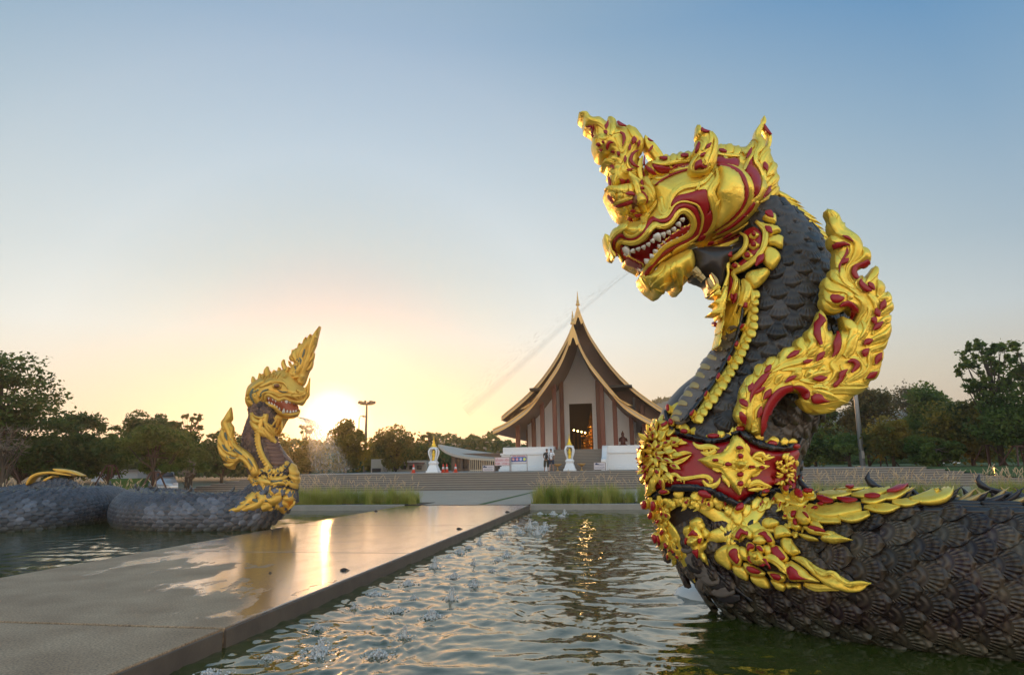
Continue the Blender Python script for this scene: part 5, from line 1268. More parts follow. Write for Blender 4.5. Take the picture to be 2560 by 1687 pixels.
# mane behind the skull
mane = slab('mane', 'M', [(560,520),(600,440),(660,450),(700,425),(830,385),(930,372),(1120,322),(1200,322),(1310,338),(1380,285),(1420,272),(1480,340),(1505,372),(1540,450),(1570,550),(1575,650),(1545,760),(1480,850),(1400,930),(1200,1030),(1000,1070),(900,900),(900,600),(700,600),(600,600)],
            gold, naga, plane, .30, r=.3, back=.0, step=5)
bpy.context.view_layer.update()
HM = Base([mane, head], NY - .15)
mp_ = dict(par=mane, base=HM)
def seg_row(c, pts, size, par, base, m=gold, m2=None, every=2, L=.5, out=1, asp=1.25, fs=0, back=None, name='petal', jitter=.08):
    """petals side by side along a path, each leaning out to one side of it"""
    s = CROPS[c][2]
    P = np.array([q[:2] for q in cr([W(c, *p[:2]) for p in pts], 12)])
    d = np.concatenate([[0], np.cumsum(np.hypot(*np.diff(P, axis=0).T))]); n = max(1, int(round(d[-1] * s / size)))
    for i in range(n):
        u = (i + .5) / n * d[-1]; x = np.interp(u, d, P[:, 0]); y = np.interp(u, d, P[:, 1])
        u2 = min(u + 1.5, d[-1]); u1 = max(u - 1.5, 0)
        t = np.array([np.interp(u2, d, P[:, 0]) - np.interp(u1, d, P[:, 0]), np.interp(u2, d, P[:, 1]) - np.interp(u1, d, P[:, 1])]); t /= np.hypot(*t) + 1e-9
        nn = np.array([-t[1], t[0]]) * out; dd = nn * (1 - abs(fs)) + t * fs; dd /= np.hypot(*dd)
        z = size / s * (1 + rnd.uniform(-jitter, jitter)); w = z * 1.08
        a = np.array([x, y]) - dd * z * .45 * asp; b = np.array([x, y]) + dd * z * .05 * asp; e = np.array([x, y]) + dd * z * .62 * asp
        stroke(name, 'X', [(*a, w * .55), (*b, w), (*(b * .4 + e * .6), w * .82), (*e, w * .18)], m, par, base, lift=L * GL, K=5, sub=2, hk=.42, back=back, prof='skew')
        if m2 is not None and i % every == 0:
            q = np.array([x, y]); stroke('inlay', 'X', [(*(q - dd * z * .3 * asp), w * .2), (*(q), w * .5), (*(q + dd * z * .32 * asp), w * .1)], m2, par, base, lift=(L + .9) * GL, K=5, sub=2, hk=.2, prof='flat')
# red fields
slab('inlay', 'M', [(640,462),(740,474),(785,472),(800,456),(910,446),(912,488),(800,512),(700,525),(660,500)], red, mane, HM, .02, lift=.03)
slab('inlay', 'M', [(1125,402),(1170,412),(1200,425),(1280,417),(1278,480),(1200,468),(1125,462)], red, mane, HM, .02, lift=.03)
slab('inlay', 'E', [(1135,620),(1135,620),(1030,750),(980,910),(1060,1010),(1085,1150),(1075,1310),(1150,1270),(1200,1150),(1200,1020),(1150,900),(1090,790),(1092,700)], red, mane, HM, .03, lift=.03)
slab('inlay', 'M', [(778,780),(790,730),(830,695),(900,680),(1030,650),(1058,720),(1062,790),(1040,835),(1075,800),(1082,880),(1050,970),(1000,1000),(960,1030),(950,990),(1000,900),(985,790),(900,750),(830,762)], red, head, HB, .02, r=.05, lift=.035, step=5)
# cheek dome and its bands
slab('cheek', 'M', [(1120,500),(1180,492),(1260,530),(1308,600),(1318,690),(1288,780),(1210,870),(1105,945),(1105,850),(1130,760),(1110,680),(1130,600)], gold, head, HB, .14, r=.3, lift=.04, step=6)
rd('M', [(1118,482,8),(1200,490,20),(1288,540,26),(1330,640,28),(1312,740,28),(1238,840,26),(1100,947,8)], 1.8, **hp)
g('M', [(1120,464,8),(1230,480,26),(1330,545,40),(1374,650,44),(1352,770,44),(1262,880,40),(1120,962,14)], .8, **hp)
seg_row('M', [(660,440),(760,420),(930,395)], 58, mane, HM, out=-1, asp=1.1)
seg_row('M', [(1125,355),(1210,350),(1300,370)], 66, mane, HM, out=-1, asp=1.1)
g('M', [(630,448,14),(700,462,20),(800,446,24),(915,432,18)], 1.2, **mp_); g('M', [(1120,384,20),(1180,392,24),(1290,402,20)], 1.2, **mp_)
g('M', [(760,470,8),(772,482,16),(790,486,4)], 1.2, **mp_); g('M', [(1170,395,10),(1182,420,18),(1200,424,4)], 1.2, **mp_)
rd('M', [(692,430,10),(722,430,22),(750,428,10)], 1.8, **mp_); rd('M', [(845,408,10),(872,406,22),(902,404,10)], 1.8, **mp_); rd('M', [(1130,365,8),(1160,370,24),(1188,378,10)], 1.8, **mp_)
# rear horn flame
g('E', [(1255,75,5),(1262,160,52),(1190,270,80),(1170,380,86),(1220,470,84),(1200,560,84),(1135,650,64),(1130,760,62),(1200,860,74),(1245,970,80),(1242,1120,80),(1180,1260,64),(1095,1340,54),(1055,1450,64),(975,1565,60)], 1.2, back=0.10, **mp_)
g('E', [(1255,230,30),(1330,320,60),(1355,420,52),(1320,540,60),(1240,630,54),(1185,740,20)], .5, back=.1, **mp_)
g('E', [(1130,620,16),(1030,730,48),(965,860,46),(950,900,20)], 1, **mp_)
g('E', [(1095,430,20),(1090,500,80),(1040,560,80),(950,640,70)], .6, back=.1, **mp_)
rd('E', [(1250,215,8),(1285,300,52),(1358,372,16)], 1.8, **mp_); rd('E', [(1068,585,16),(1030,650,52),(980,725,12)], 1.8, **mp_)
for a in ([(1345,560,5),(1300,640,90),(1250,740,120),(1240,860,60)], [(1375,760,10),(1400,830,96),(1340,930,96),(1300,975,14)], [(1425,930,10),(1425,1010,106),(1335,1110,90),(1290,1155,14)],
          [(1460,1120,10),(1432,1200,100),(1330,1290,86),(1190,1360,20)], [(1450,1250,10),(1400,1340,90),(1290,1430,80),(1150,1500,20)], [(1400,1400,10),(1340,1480,100),(1230,1550,80),(1120,1620,14)]):
    g('E', a, .8, back=.08, **mp_)
rd('E', [(1240,785,16),(1262,850,70),(1285,915,10)], 2, **mp_); rd('E', [(1335,1135,8),(1280,1210,50),(1208,1300,14)], 2, **mp_); rd('E', [(1085,1372,24),(1020,1460,52),(930,1565,20)], 2, **mp_)
# bands that sweep from the jaw to the back of the mane
rd('F', [(842,50,36),(745,180,44),(560,350,40),(420,440,28),(290,505,8)], 1.7, **mp_)
g('F', [(900,15,50),(780,205,60),(600,385,54),(420,490,40),(240,562,16)], 1.2, **mp_)
g('F', [(1130,60,24),(1010,180,120),(880,295,96),(700,420,74),(500,520,62),(300,620,54),(190,655,16)], 1.0, **mp_)
rd('F', [(500,480,14),(440,518,36),(375,552,12)], 2.2, **mp_); rd('F', [(245,608,12),(205,625,40),(160,650,8)], 2.2, **mp_)
rd('F', [(1080,160,24),(900,372,56),(700,492,60),(500,602,42),(230,692,14)], 0.5, **mp_)
g('F', [(1030,290,30),(880,430,54),(650,570,64),(400,690,74),(100,712,40),(30,705,10)], -.4, **mp_)
g('F', [(1180,20,10),(1090,170,50),(960,330,50)], 0.6, **mp_)
# golden flames between face and cheek
g('M', [(1112,500,26),(1128,570,44),(1072,670,62),(1098,760,74),(1112,850,60),(1082,930,44),(1010,995,20)], 1.4, **hp)
g('M', [(1126,610,6),(1092,640,26),(1075,690,10)], 2.2, **hp); g('M', [(1132,730,6),(1110,770,26),(1095,810,8)], 2.2, **hp)
g('M', [(772,800,22),(785,700,44),(860,630,56),(1000,598,50),(1085,520,34)], .6, **hp)
g('M', [(700,700,30),(715,790,36),(760,820,36),(775,740,30)], .3, **hp)
rd('M', [(655,618,6),(760,548,10),(905,500,6)], .6, **hp)
g('M', [(560,575,20),(680,535,44),(800,500,40),(920,480,24)], .9, **hp)
g('M', [(990,605,4),(975,640,20),(960,655,4)], 1.2, **hp)
# lips
g('C', [(440,900,40),(375,760,56),(338,620,62),(380,520,84),(480,512,96),(600,532,106),(720,512,106),(830,440,104),(925,335,104),(1020,225,104),(1100,182,98),(1180,210,96),(1300,192,92),(1405,120,94),
        (420,440,100,'D'),(500,382,112,'D'),(580,386,122,'D'),(662,450,128,'D'),(722,560,128,'D'),(722,680,122,'D'),(670,790,112,'D'),(580,870,102,'D'),(450,932,92,'D'),(300,994,92,'D'),(150,1082,92,'D'),(50,1190,90,'D'),
        (1060,822,86),(950,962,86),(880,1082,84),(815,1180,50)], 0.2, hk=.95, **hp)
rd('C', [(330,800,24),(290,660,40),(285,540,56),(325,440,76),(400,385,84),(480,410,66),(570,452,60),(680,450,52),(780,400,52),(880,310,54),(935,190,60),(1010,80,80),(1100,70,90),(1200,102,80),(1320,82,72),
         (320,450,66,'D'),(400,320,84,'D'),(520,272,96,'D'),(640,290,100,'D'),(740,352,104,'D'),(795,480,92,'D'),(828,620,90,'D'),(800,760,80,'D'),(730,880,62,'D'),(600,962,54,'D'),(450,1032,54,'D'),(300,1112,58,'D'),(150,1202,62,'D'),(50,1290,62,'D'),
         (1000,1000,60),(920,1112,60),(862,1210,40)], .6, **hp)
g('D', [(60,560,16),(200,525,28),(290,410,32),(345,310,34),(440,235,36),(560,212,38),(700,240,38),(795,285,40),(855,380,46),(892,500,48),(872,650,44),(822,800,38),(740,902,38),(600,992,42),(450,1062,42),(335,1132,40),(280,1205,24)], 1.3, hk=.8, **hp)
g('D', [(1052,760,20),(1000,900,100),(900,975,120),(760,1022,112),(600,1082,104),(450,1135,96),(300,1235,116),(200,1292,96),(50,1400,80),(1040,1010,76,'C'),(1000,1120,90,'C'),(960,1270,30,'C')], .5, prof='skew', **hp)
g('D', [(890,810,5),(950,800,30),(1000,770,10)], 1.6, **hp); rd('D', [(940,830,20),(870,880,90),(780,940,20)], 1.6, **hp)
# teeth
def tooth(c, bx, by, tx, ty, w):
    mx, my = bx * .55 + tx * .45, by * .55 + ty * .45
    stroke('tooth', c, [(bx - (tx-bx) * .35, by - (ty-by) * .35, w * .75), (bx, by, w), (mx, my, w * .78), (tx, ty, w * .1)], bone, head, HB, lift=.0, K=7, sub=3, hk=.9)
for a in ((500,660,590,800,125),(635,680,682,732,100),(745,640,765,702,98),(850,602,876,666,98),(945,545,966,606,94),(1025,476,1062,532,94),(1115,390,1182,506,152),(1245,350,1262,432,96),(1345,310,1382,376,92),(1445,250,1486,316,100)):
    tooth('C', *a)
tooth('D', 520, 530, 535, 592, 100); tooth('D', 440, 620, 482, 696, 100)
for a in ((800,1030,645,915,140),(930,905,860,845,120),(1025,800,975,745,96),(1105,705,1050,660,92),(1190,620,1136,560,90),(1285,555,1230,490,88),(1385,490,1332,435,88),(1500,430,1440,380,88)):
    tooth('C', *a)
tooth('D', 400, 900, 342, 850, 90); tooth('D', 505, 830, 456, 788, 90); tooth('D', 610, 770, 562, 724, 86)
for a in ((480,760,560,790,70),(490,840,570,850,70),(520,910,590,900,70)): tooth('C', *a)
# nose and snout
g('C', [(562,138,5),(505,215,84),(410,285,116),(310,370,96),(238,490,80),(232,640,66),(275,770,50),(300,810,16)], 1.2, back=.2, **hp)
g('C', [(330,240,5),(290,310,70),(240,410,70),(215,520,40)], .6, back=.2, **hp)
g('C', [(480,300,20),(500,360,60),(600,405,64),(720,375,64),(830,275,64),(890,150,64),(905,50,70),(960,-30,60)], .9, **hp)
g('C', [(590,300,14),(700,310,70),(790,220,70),(850,90,90),(870,-20,90),(960,-110,80)], .7, **hp)
g('C', [(95,345,5),(150,420,96),(185,540,96),(215,660,70),(240,730,16)], 0, par=head, base=plane, back=.3)
g('C', [(180,745,5),(235,765,50),(300,800,20)], 0, par=head, base=plane, back=.3)
g('B', [(1130,800,5),(1085,900,60),(980,1010,100),(880,1090,110),(850,1190,104),(860,1290,60)], 1.3, prof='skew', **hp)
g('B', [(1150,810,10),(1165,950,60),(1190,1040,60),(1260,1060,60),(1330,990,54),(1345,860,54),(1360,730,60),(1440,610,64),(1560,540,60)], .5, **hp)
g('B', [(1050,1110,30),(1150,1150,70),(1260,1120,60),(1370,1040,50),(1420,950,30)], .8, **hp)
# crown band round the forehead
band = slab('crown_band', 'B', [(105,580),(160,542),(300,540),(420,515),(550,495),(640,470),(720,700),(790,950),(825,1080),(740,1212),(650,1178),(540,1125),(430,1082),(318,980),(238,860),(150,680)], gold, naga, Base([], NY - .1), .26, r=.3, back=.3, step=4)
bpy.context.view_layer.update()
BB = Base([band, head], NY - .2); bp = dict(par=band, base=BB)
g('B', [(245,872,70),(400,815,76),(560,765,66),(700,715,56)], .6, hk=.9, **bp)
rd('B', [(290,915,40),(450,882,76),(600,835,76),(710,800,60)], .4, **bp)
for a in ([(105,582,5),(190,560,86),(210,640,70)], [(290,545,70),(300,600,100),(300,660,40)], [(400,530,90),(400,600,130),(385,670,50)], [(500,510,80),(490,580,120),(480,650,60)], [(600,500,80),(600,570,110),(610,650,60)],
          [(155,660,14),(235,645,76),(280,720,86),(320,780,30)], [(420,650,70),(400,710,110),(380,770,50)], [(315,975,10),(400,985,70),(470,1040,60),(500,1090,20)], [(470,930,50),(520,1000,90),(560,1070,30)],
          [(590,900,50),(600,960,70),(640,1040,60)], [(700,900,50),(720,960,70),(760,1020,40)], [(360,1030,10),(430,1060,40),(480,1090,20)], [(640,1175,10),(740,1130,80),(830,1075,16)], [(540,1060,20),(600,1090,60),(660,1130,30)]):
    g('B', a, .6, back=.1, **bp)
rd('B', [(500,688,16),(572,690,76),(645,722,16)], 2, **bp); rd('B', [(210,690,20),(250,760,70),(300,840,50)], 2, **bp)
for a in ([(598,985,16),(650,990,62),(706,1000,16)], [(690,1062,16),(740,1075,60),(785,1085,14)], [(556,1128,14),(612,1128,60),(668,1165,16)]): rd('B', a, 2, **bp)
# eye
eye = slab('eye_socket', 'B', [(620,452),(620,452),(700,470),(790,545),(880,500),(985,520),(1080,640),(1110,780),(1060,920),(960,1015),(860,1035),(780,960),(700,780),(640,580)], gold, head, BB, .09, lift=.06, step=3)
ep = dict(par=head, base=BB)
g('B', [(550,268,5),(600,350,86),(680,420,96),(770,460,60)], 2.2, back=.05, **ep)
g('B', [(618,452,10),(680,570,60),(715,690,64),(750,850,54),(800,1000,34),(822,1100,8)], 3.4, back=.05, **ep)
g('B', [(860,430,30),(930,470,110),(1040,560,70),(1090,700,60),(1070,840,50)], 2.6, **ep)
g('B', [(770,600,30),(840,540,36),(910,560,36),(980,600,36),(1040,720,40),(1050,860,36)], 4.2, **ep)
g('B', [(740,700,30),(830,640,40),(930,640,40),(1020,760,30)], 4.0, **ep)
rd('B', [(660,500,12),(705,590,48),(752,680,24)], 4.6, **ep)
el('B', 820, 612, 46, 40, head, BB, red, 4.6, .02); el('B', 925, 606, 30, 28, head, BB, red, 4.6, .02)
rd('B', [(760,800,30),(790,720,44),(880,665,44),(965,720,40),(1010,830,34),(1000,930,14)], 4.4, **ep)
el('B', 905, 850, 112, 165, head, BB, gold, 4.2, .10, 'eyeball'); el('B', 862, 862, 70, 128, head, BB, amber, 6.2, .05, 'pupil')
rd('B', [(925,760,10),(940,860,22),(905,980,10)], 6.6, **ep)
# ear
earb = Base([], NY - .62)
ear = slab('ear', 'E', [(258,192),(258,192),(310,220),(332,262),(400,290),(442,308),(470,302),(470,302),(525,370),(558,450),(566,600),(552,760),(500,860),(430,930),(330,968),(220,968),(150,920),(138,850),(165,760),(212,690),(190,600),(245,500),(246,428),(246,428),(282,440),(305,420),(268,390),(242,340),(252,260)], gold, naga, earb, .12, r=.16, back=.12, step=3)
bpy.context.view_layer.update()
EB = Base([ear], NY - .62); e_ = dict(par=ear, base=EB)
rd('E', [(322,250,8),(350,292,40),(440,308,14)], .6, **e_); rd('E', [(298,465,20),(262,560,46),(238,628,12)], .6, **e_); rd('E', [(455,488,14),(412,540,52),(392,572,8)], 1.2, **e_); rd('E', [(378,635,20),(335,668,46),(306,690,10)], 1.2, **e_)
slab('inlay', 'E', [(218,872),(228,785),(280,742),(322,735),(335,795),(378,820),(405,780),(392,842),(340,862),(290,852),(242,880)], red, ear, EB, .02, lift=.03)
g('E', [(285,655,10),(195,760,40),(168,860,44),(240,908,44),(380,890,44),(455,810,20)], .6, **e_)
g('E', [(475,305,10),(532,420,56),(522,560,74),(470,700,66),(400,850,50),(300,920,30)], .5, prof='skew', **e_)
g('E', [(262,200,5),(290,270,50),(300,340,56),(340,400,60),(380,470,60),(330,590,40)], .5, **e_); g('E', [(440,310,20),(470,400,44),(440,500,40),(390,600,30),(300,680,14)], .9, **e_)
g('E', [(360,730,20),(390,770,26),(370,810,20),(345,790,10)], 1.4, **e_)
# front crest
crest = slab('crest', 'A', [(55,100),(55,100),(100,85),(180,84),(240,110),(280,170),(340,195),(440,185),(510,220),(570,265),(640,310),(655,270),(628,172),(628,172),(700,190),(770,240),(800,300),(812,342),(900,370),(990,410),(965,340),(965,340),(1060,360),(1160,430),(1250,510),(1310,600),(1332,680),(1305,800),(1270,900),(1215,960),(1205,1050),(1200,1200),(1215,1300),(1255,1400),(1200,1440),(1050,1500),(900,1540),(720,1565),(690,1440),(672,1300),(632,1265),(680,1205),(640,1160),(600,1120),(505,1080),(505,1080),(600,1000),(645,950),(520,945),(420,880),(380,790),(342,680),(338,575),(372,590),(352,480),(312,420),(175,340),(175,340),(170,280),(150,190),(90,150)],
             gold, naga, Base([], NY - .05), .17, r=.2, back=.28, step=3)
bpy.context.view_layer.update()
AB = Base([crest], NY - .1); ap = dict(par=crest, base=AB)
for a in ([(60,98,16),(170,120,80),(235,205,96),(330,262,116),(450,290,126),(560,380,104),(612,480,66),(600,560,16)], [(178,340,8),(260,320,56),(345,335,60),(385,420,54),(402,520,54),(470,590,30)],
          [(632,175,5),(705,240,86),(735,330,116),(725,430,96),(680,540,60)], [(968,345,5),(1100,450,150),(1200,600,166),(1250,750,130),(1232,900,80),(1205,960,16)],
          [(740,500,16),(900,470,64),(985,590,70),(962,760,66),(905,890,16)], [(420,440,20),(400,520,40),(470,590,50),(560,600,60),(640,560,40)], [(760,560,30),(820,660,60),(850,760,60),(900,860,60),(930,880,10)],
          [(1010,470,20),(1020,580,50),(1000,700,50),(980,860,60),(900,1000,80),(860,1100,60)], [(600,640,30),(680,640,50),(770,690,54),(800,800,40),(760,860,20)], [(390,600,30),(380,700,50),(420,800,60),(500,880,70),(600,900,50)],
          [(620,840,20),(700,780,60),(780,800,60),(840,880,50)], [(510,1080,5),(590,1050,104),(680,1070,124),(750,1110,60)], [(640,950,20),(720,960,100),(730,1050,60)], [(760,940,30),(810,1010,110),(800,1090,50)],
          [(632,1262,5),(700,1270,90),(765,1260,60)], [(700,1100,20),(760,1180,60),(790,1300,60),(760,1420,50),(800,1560,50)], [(880,1130,30),(830,1230,60),(850,1340,70),(950,1400,50),(1060,1360,20)],
          [(1080,900,30),(1020,1000,60),(1020,1120,66),(1090,1210,60),(1200,1240,50)], [(960,1110,20),(920,1180,60),(960,1260,60),(1080,1270,40),(1180,1240,20)], [(700,1340,20),(710,1450,50),(740,1560,60)],
          [(1210,960,20),(1240,1060,70),(1230,1200,80),(1270,1330,90),(1320,1420,30)], [(1215,480,10),(1260,580,60),(1220,700,60),(1150,800,60),(1080,900,20)], [(820,1380,20),(880,1370,40),(980,1390,30),(1060,1430,16)]):
    g('A', a, .3, **ap)
for a in ([(780,310,16),(850,368,46),(965,405,5)], [(612,300,16),(592,380,66),(592,445,16)], [(560,480,40),(585,510,72),(600,545,24)], [(1120,590,16),(1120,655,96),(1100,730,24)], [(1218,658,12),(1200,720,48),(1188,785,10)],
          [(1040,740,16),(1035,800,52),(1028,862,20)], [(1185,845,16),(1085,930,54),(1050,1050,54),(1105,1145,52),(1185,1190,16)], [(850,510,30),(920,560,56),(930,650,58),(905,785,8)], [(735,705,14),(650,695,56),(606,760,64),(600,830,20)],
          [(950,965,16),(955,1030,50),(950,1092,20)], [(975,1230,14),(1032,1234,42),(1105,1220,5)], [(215,345,10),(290,362,52),(345,370,24)], [(370,330,10),(368,420,36),(362,540,14),(366,590,6)], [(720,1130,20),(735,1170,60),(760,1215,12)], [(690,1370,14),(700,1450,36),(712,1540,20)]):
    rd('A', a, 1.6, **ap)
for q in ((460,740,36,38),(540,695,26,24),(500,828,30,22),(740,895,34,34),(835,930,34,42)): el('A', *q, crest, AB, red, 1.8, .02)
slab('inlay', 'A', [(845,1400),(900,1395),(950,1420),(970,1470),(985,1420),(1000,1395),(1045,1420),(1060,1500),(980,1515),(900,1525),(870,1460)], red, crest, AB, .02, lift=.04)
# small flame behind the crest
g('E', [(0,0,1),(1,1,1)], 0, **hp) if False else None
g('M', [(580,238,5),(612,300,62),(650,352,76),(690,420,70),(650,480,40)], .4, par=mane, base=Base([], NY - .1), back=.2)
rd('M', [(590,285,6),(608,300,12),(632,308,3)], 3.2, par=mane, base=Base([], NY - .1)); rd('M', [(628,340,8),(614,362,20),(596,384,5)], 3.2, par=mane, base=Base([], NY - .1))
g('M', [(560,400,10),(540,470,44),(560,560,54),(620,600,40)], .8, **mp_); g('M', [(610,470,14),(640,540,40),(700,560,30),(760,540,14)], .8, **mp_)
rd('M', [(572,405,8),(568,470,14),(596,548,10)], 2, **mp_); rd('M', [(596,478,8),(630,510,32),(655,532,12)], 2, **mp_)
# chin and beard
chin = slab('chin', 'M', [(545,1290),(600,1370),(640,1402),(690,1434),(725,1420),(732,1396),(790,1352),(822,1386),(860,1408),(866,1352),(905,1330),(882,1300),(932,1290),(950,1200),(920,1112),(850,1125),(720,1195),(600,1300)], gold, naga, Base([], NY - .1), .30, r=.3, back=.35, step=4)
bpy.context.view_layer.update()
KB = Base([chin, head], NY - .2); kp = dict(par=chin, base=KB)
for a in ([(1090,900,20),(1230,930,90),(1180,1050,110),(1060,1180,90),(1000,1290,30)], [(1300,930,60),(1330,1060,120),(1260,1200,120),(1120,1310,110),(1010,1400,60)], [(1480,900,60),(1420,1050,110),(1440,1200,120),(1500,1320,90),(1560,1440,20)],
          [(1050,1420,20),(1120,1480,70),(1220,1500,60),(1260,1450,20)], [(1400,1300,30),(1300,1350,90),(1200,1420,90)], [(780,1180,20),(850,1260,60),(920,1360,50),(1000,1470,5)]):
    g('C', a, .3, prof='skew', **kp)
# dark throat
slab('throat', 'M', [(915,1105),(1030,1085),(1200,1080),(1330,1040),(1330,1150),(1215,1225),(1185,1300),(1155,1400),(1095,1425),(1060,1340),(950,1292),(938,1200)], skin_dark, naga, Base([], NY - .15), .28, r=.35, back=.3, step=5)
for a in ([(950,1240,50),(990,1280,40),(960,1290,5)], [(1060,1310,20),(1080,1360,40),(1110,1410,10)], [(1080,1270,5),(1120,1330,26),(1135,1400,8)], [(1000,1290,40),(1030,1320,30)]):
    g('M', a, 0, par=naga, base=Base([], NY - .45), back=.1, m=palegold)
# ---- collar under the jaw
tp = dict(par=body, base=TB)
slab('inlay', 'F', [(745,545),(880,460),(980,530),(1010,660),(960,820),(850,960),(720,1070),(640,1130),(610,1300),(580,1480),(500,1560),(440,1500),(500,1280),(520,1080),(640,1020),(780,900),(830,760),(810,640)], red, body, TB, .02, lift=.06, step=6)
PT = ([(1000,330),(1050,262),(1120,262),(1182,292),(1184,410),(1110,400),(1040,370)], [(940,385),(1080,420),(1220,460),(1258,540),(1165,572),(1090,620),(1020,520)], [(1075,650),(1160,590),(1285,600),(1294,700),(1276,785),(1170,740),(1075,730)],
      [(1060,760),(1190,790),(1262,880),(1242,970),(1155,1092),(1080,1050),(1010,960)], [(900,1090),(1055,1060),(1112,1135),(1020,1280),(900,1372),(830,1290),(770,1190),(830,1110)], [(740,1220),(840,1270),(890,1390),(850,1480),(740,1400)])
for q in PT: slab('petal', 'F', q, gold, body, TB, .06, r=.05, lift=.05)
rd('F', [(1030,285,30),(1090,300,90),(1138,360,20)], 3.6, **tp); rd('F', [(1045,490,24),(1090,535,80),(1130,590,20)], 3.6, **tp); rd('F', [(1030,890,24),(985,960,92),(925,1055,30)], 3.6, **tp)
g('F', [(920,400,50),(1035,520,74),(1052,660,80),(1010,820,80),(900,970,80),(760,1082,76),(640,1150,60),(670,1260,60),(640,1400,64),(585,1570,60)], 3.0, hk=.8, **tp)
g('F', [(725,560,20),(800,645,54),(790,780,64),(700,900,64),(560,982,64),(445,1010,54),(455,1150,54),(405,1300,54),(345,1430,30)], 3.4, hk=.8, **tp)
slab('petal', 'F', [(380,805),(450,760),(530,740),(600,800),(665,870),(590,930),(490,965),(430,900)], gold, body, TB, .06, lift=.08); rd('F', [(420,875,20),(485,868,90),(550,905,16)], 4.2, **tp)
for (x, y, r_) in ((900,600,70),(900,750,74),(820,900,78),(660,1050,72)):
    slab('jewel', 'F', [(x, y - r_), (x, y - r_), (x + r_ * .6, y - r_ * .5), (x + r_, y), (x + r_ * .5, y + r_ * .6), (x, y + r_ * .9), (x - r_ * .6, y + r_ * .6), (x - r_, y + r_ * .1), (x - r_ * .5, y - r_ * .5)], gold, body, TB, .03, lift=.09)
    el('F', x, y, r_ * .45, r_ * .5, body, TB, red, 3.9, .02)
for a in ([(575,1140,8),(545,1250,70),(510,1400,96),(470,1570,100)], [(740,1250,16),(800,1380,124),(770,1530,134),(720,1640,60)], [(470,1320,10),(440,1420,50),(430,1520,50)], [(860,1380,20),(890,1480,60),(880,1580,40)]): g('F', a, 2.6, **tp)
rd('F', [(600,1200,16),(612,1350,48),(565,1560,30)], 3, **tp); rd('F', [(680,1460,14),(650,1530,60),(640,1620,20)], 3.4, **tp)
# fringe below the throat
fb = dict(par=body, base=TB)
for a in ([(532,560,26),(520,680,56),(478,800,66),(432,900,66),(382,982,8)], [(560,600,40),(600,680,56),(565,760,56),(520,832,16)], [(480,560,30),(440,640,56),(412,720,56),(400,800,8)], [(500,770,30),(520,840,60),(470,900,40)],
          [(440,780,30),(430,850,50),(400,890,6)], [(600,610,30),(622,700,44),(600,760,30)], [(455,620,30),(470,700,50),(450,770,20)], [(395,640,50),(352,655,5)], [(410,700,60),(356,702,5)], [(415,750,60),(334,772,5)], [(385,600,40),(350,630,14)], [(450,900,40),(430,950,40),(385,980,5)]):
    g('N', a, 2.4, back=.2, par=body, base=Base([skin_obj], NY - .55))
for q in ((520,690,9,22),(408,692,10,18),(432,860,12,16),(370,765,10,10),(590,745,8,18)): el('N', *q, body, TB, red, 4.6, .02)
# border of petals and black rope down to the collar
g('N', [(615,640,30),(618,740,44),(598,850,48),(560,960,48),(515,1060,48),(450,1165,48),(370,1280,48),(300,1380,44),(240,1460,30)], 1, prof='flat', **tp)
seg_row('N', [(632,640),(622,850),(580,960),(530,1065),(462,1175),(385,1290),(315,1390),(262,1465)], 50, body, TB, out=-1, L=2, asp=1.0, fs=.3, jitter=.15)
for q in ((585,740),(566,872),(524,1000),(472,1092),(396,1208),(320,1312),(243,1422)):
    el('N', *q, 13, 26, body, TB, gold, 2.4, .04, 'jewel', rot=.5); el('N', *q, 8, 20, body, TB, red, 3.8, .02, rot=.5)
def rope(c, pts, w, par, base, L=3, n=None, m=black):
    s = CROPS[c][2]; P = np.array([q[:2] for q in cr([W(c, *p) for p in pts], 14)])
    d = np.concatenate([[0], np.cumsum(np.hypot(*np.diff(P, axis=0).T))]); ln = w / s * 2.6; n = max(2, int(round(d[-1] / ln)))
    for i in range(n):
        q = [(np.interp(u, d, P[:, 0]), np.interp(u, d, P[:, 1]), w / s * k) for u, k in ((d[-1] * (i + f) / n, kk) for f, kk in ((0.0, .82), (.08, 1), (.5, 1.04), (.92, 1), (1.0, .82)))]
        stroke('rope_link', 'X', q, m, par, base, lift=L * GL, K=7, sub=2, hk=1.1)
rope('N', [(568,750),(548,870),(510,985),(440,1115),(330,1285),(195,1460)], 17, body, TB, 2.6)
# belly plates
for i, (a, b) in enumerate((((545,850),(440,930)), ((530,925),(405,1005)), ((505,990),(365,1065)), ((470,1055),(320,1125)), ((430,1115),(285,1180)), ((392,1175),(250,1240)), ((350,1240),(212,1290)), ((310,1300),(180,1345)), ((265,1365),(150,1400)), ((220,1420),(140,1440)))):
    stroke('belly_plate', 'N', [(*a, 66), ((a[0]+b[0])/2, (a[1]+b[1])/2 - 6, 92), (b[0] + 8, b[1], 84), (b[0] - 22, b[1] + 8, 40)], belly, body, TB, lift=.02 + .012 * (i % 2), K=7, prof='skew', hk=.4)
    g('N', [(b[0] + 30, b[1] + 18, 20), (b[0] - 2, b[1] + 8, 36), (b[0] - 24, b[1] + 22, 8)], 1.6, par=body, base=TB, m=palegold)
    g('N', [(a[0] - 10, a[1] + 20, 8), (a[0] - 38, a[1] + 20, 22), (a[0] - 48, a[1] + 40, 8)], 2.2, par=body, base=TB, m=belly)
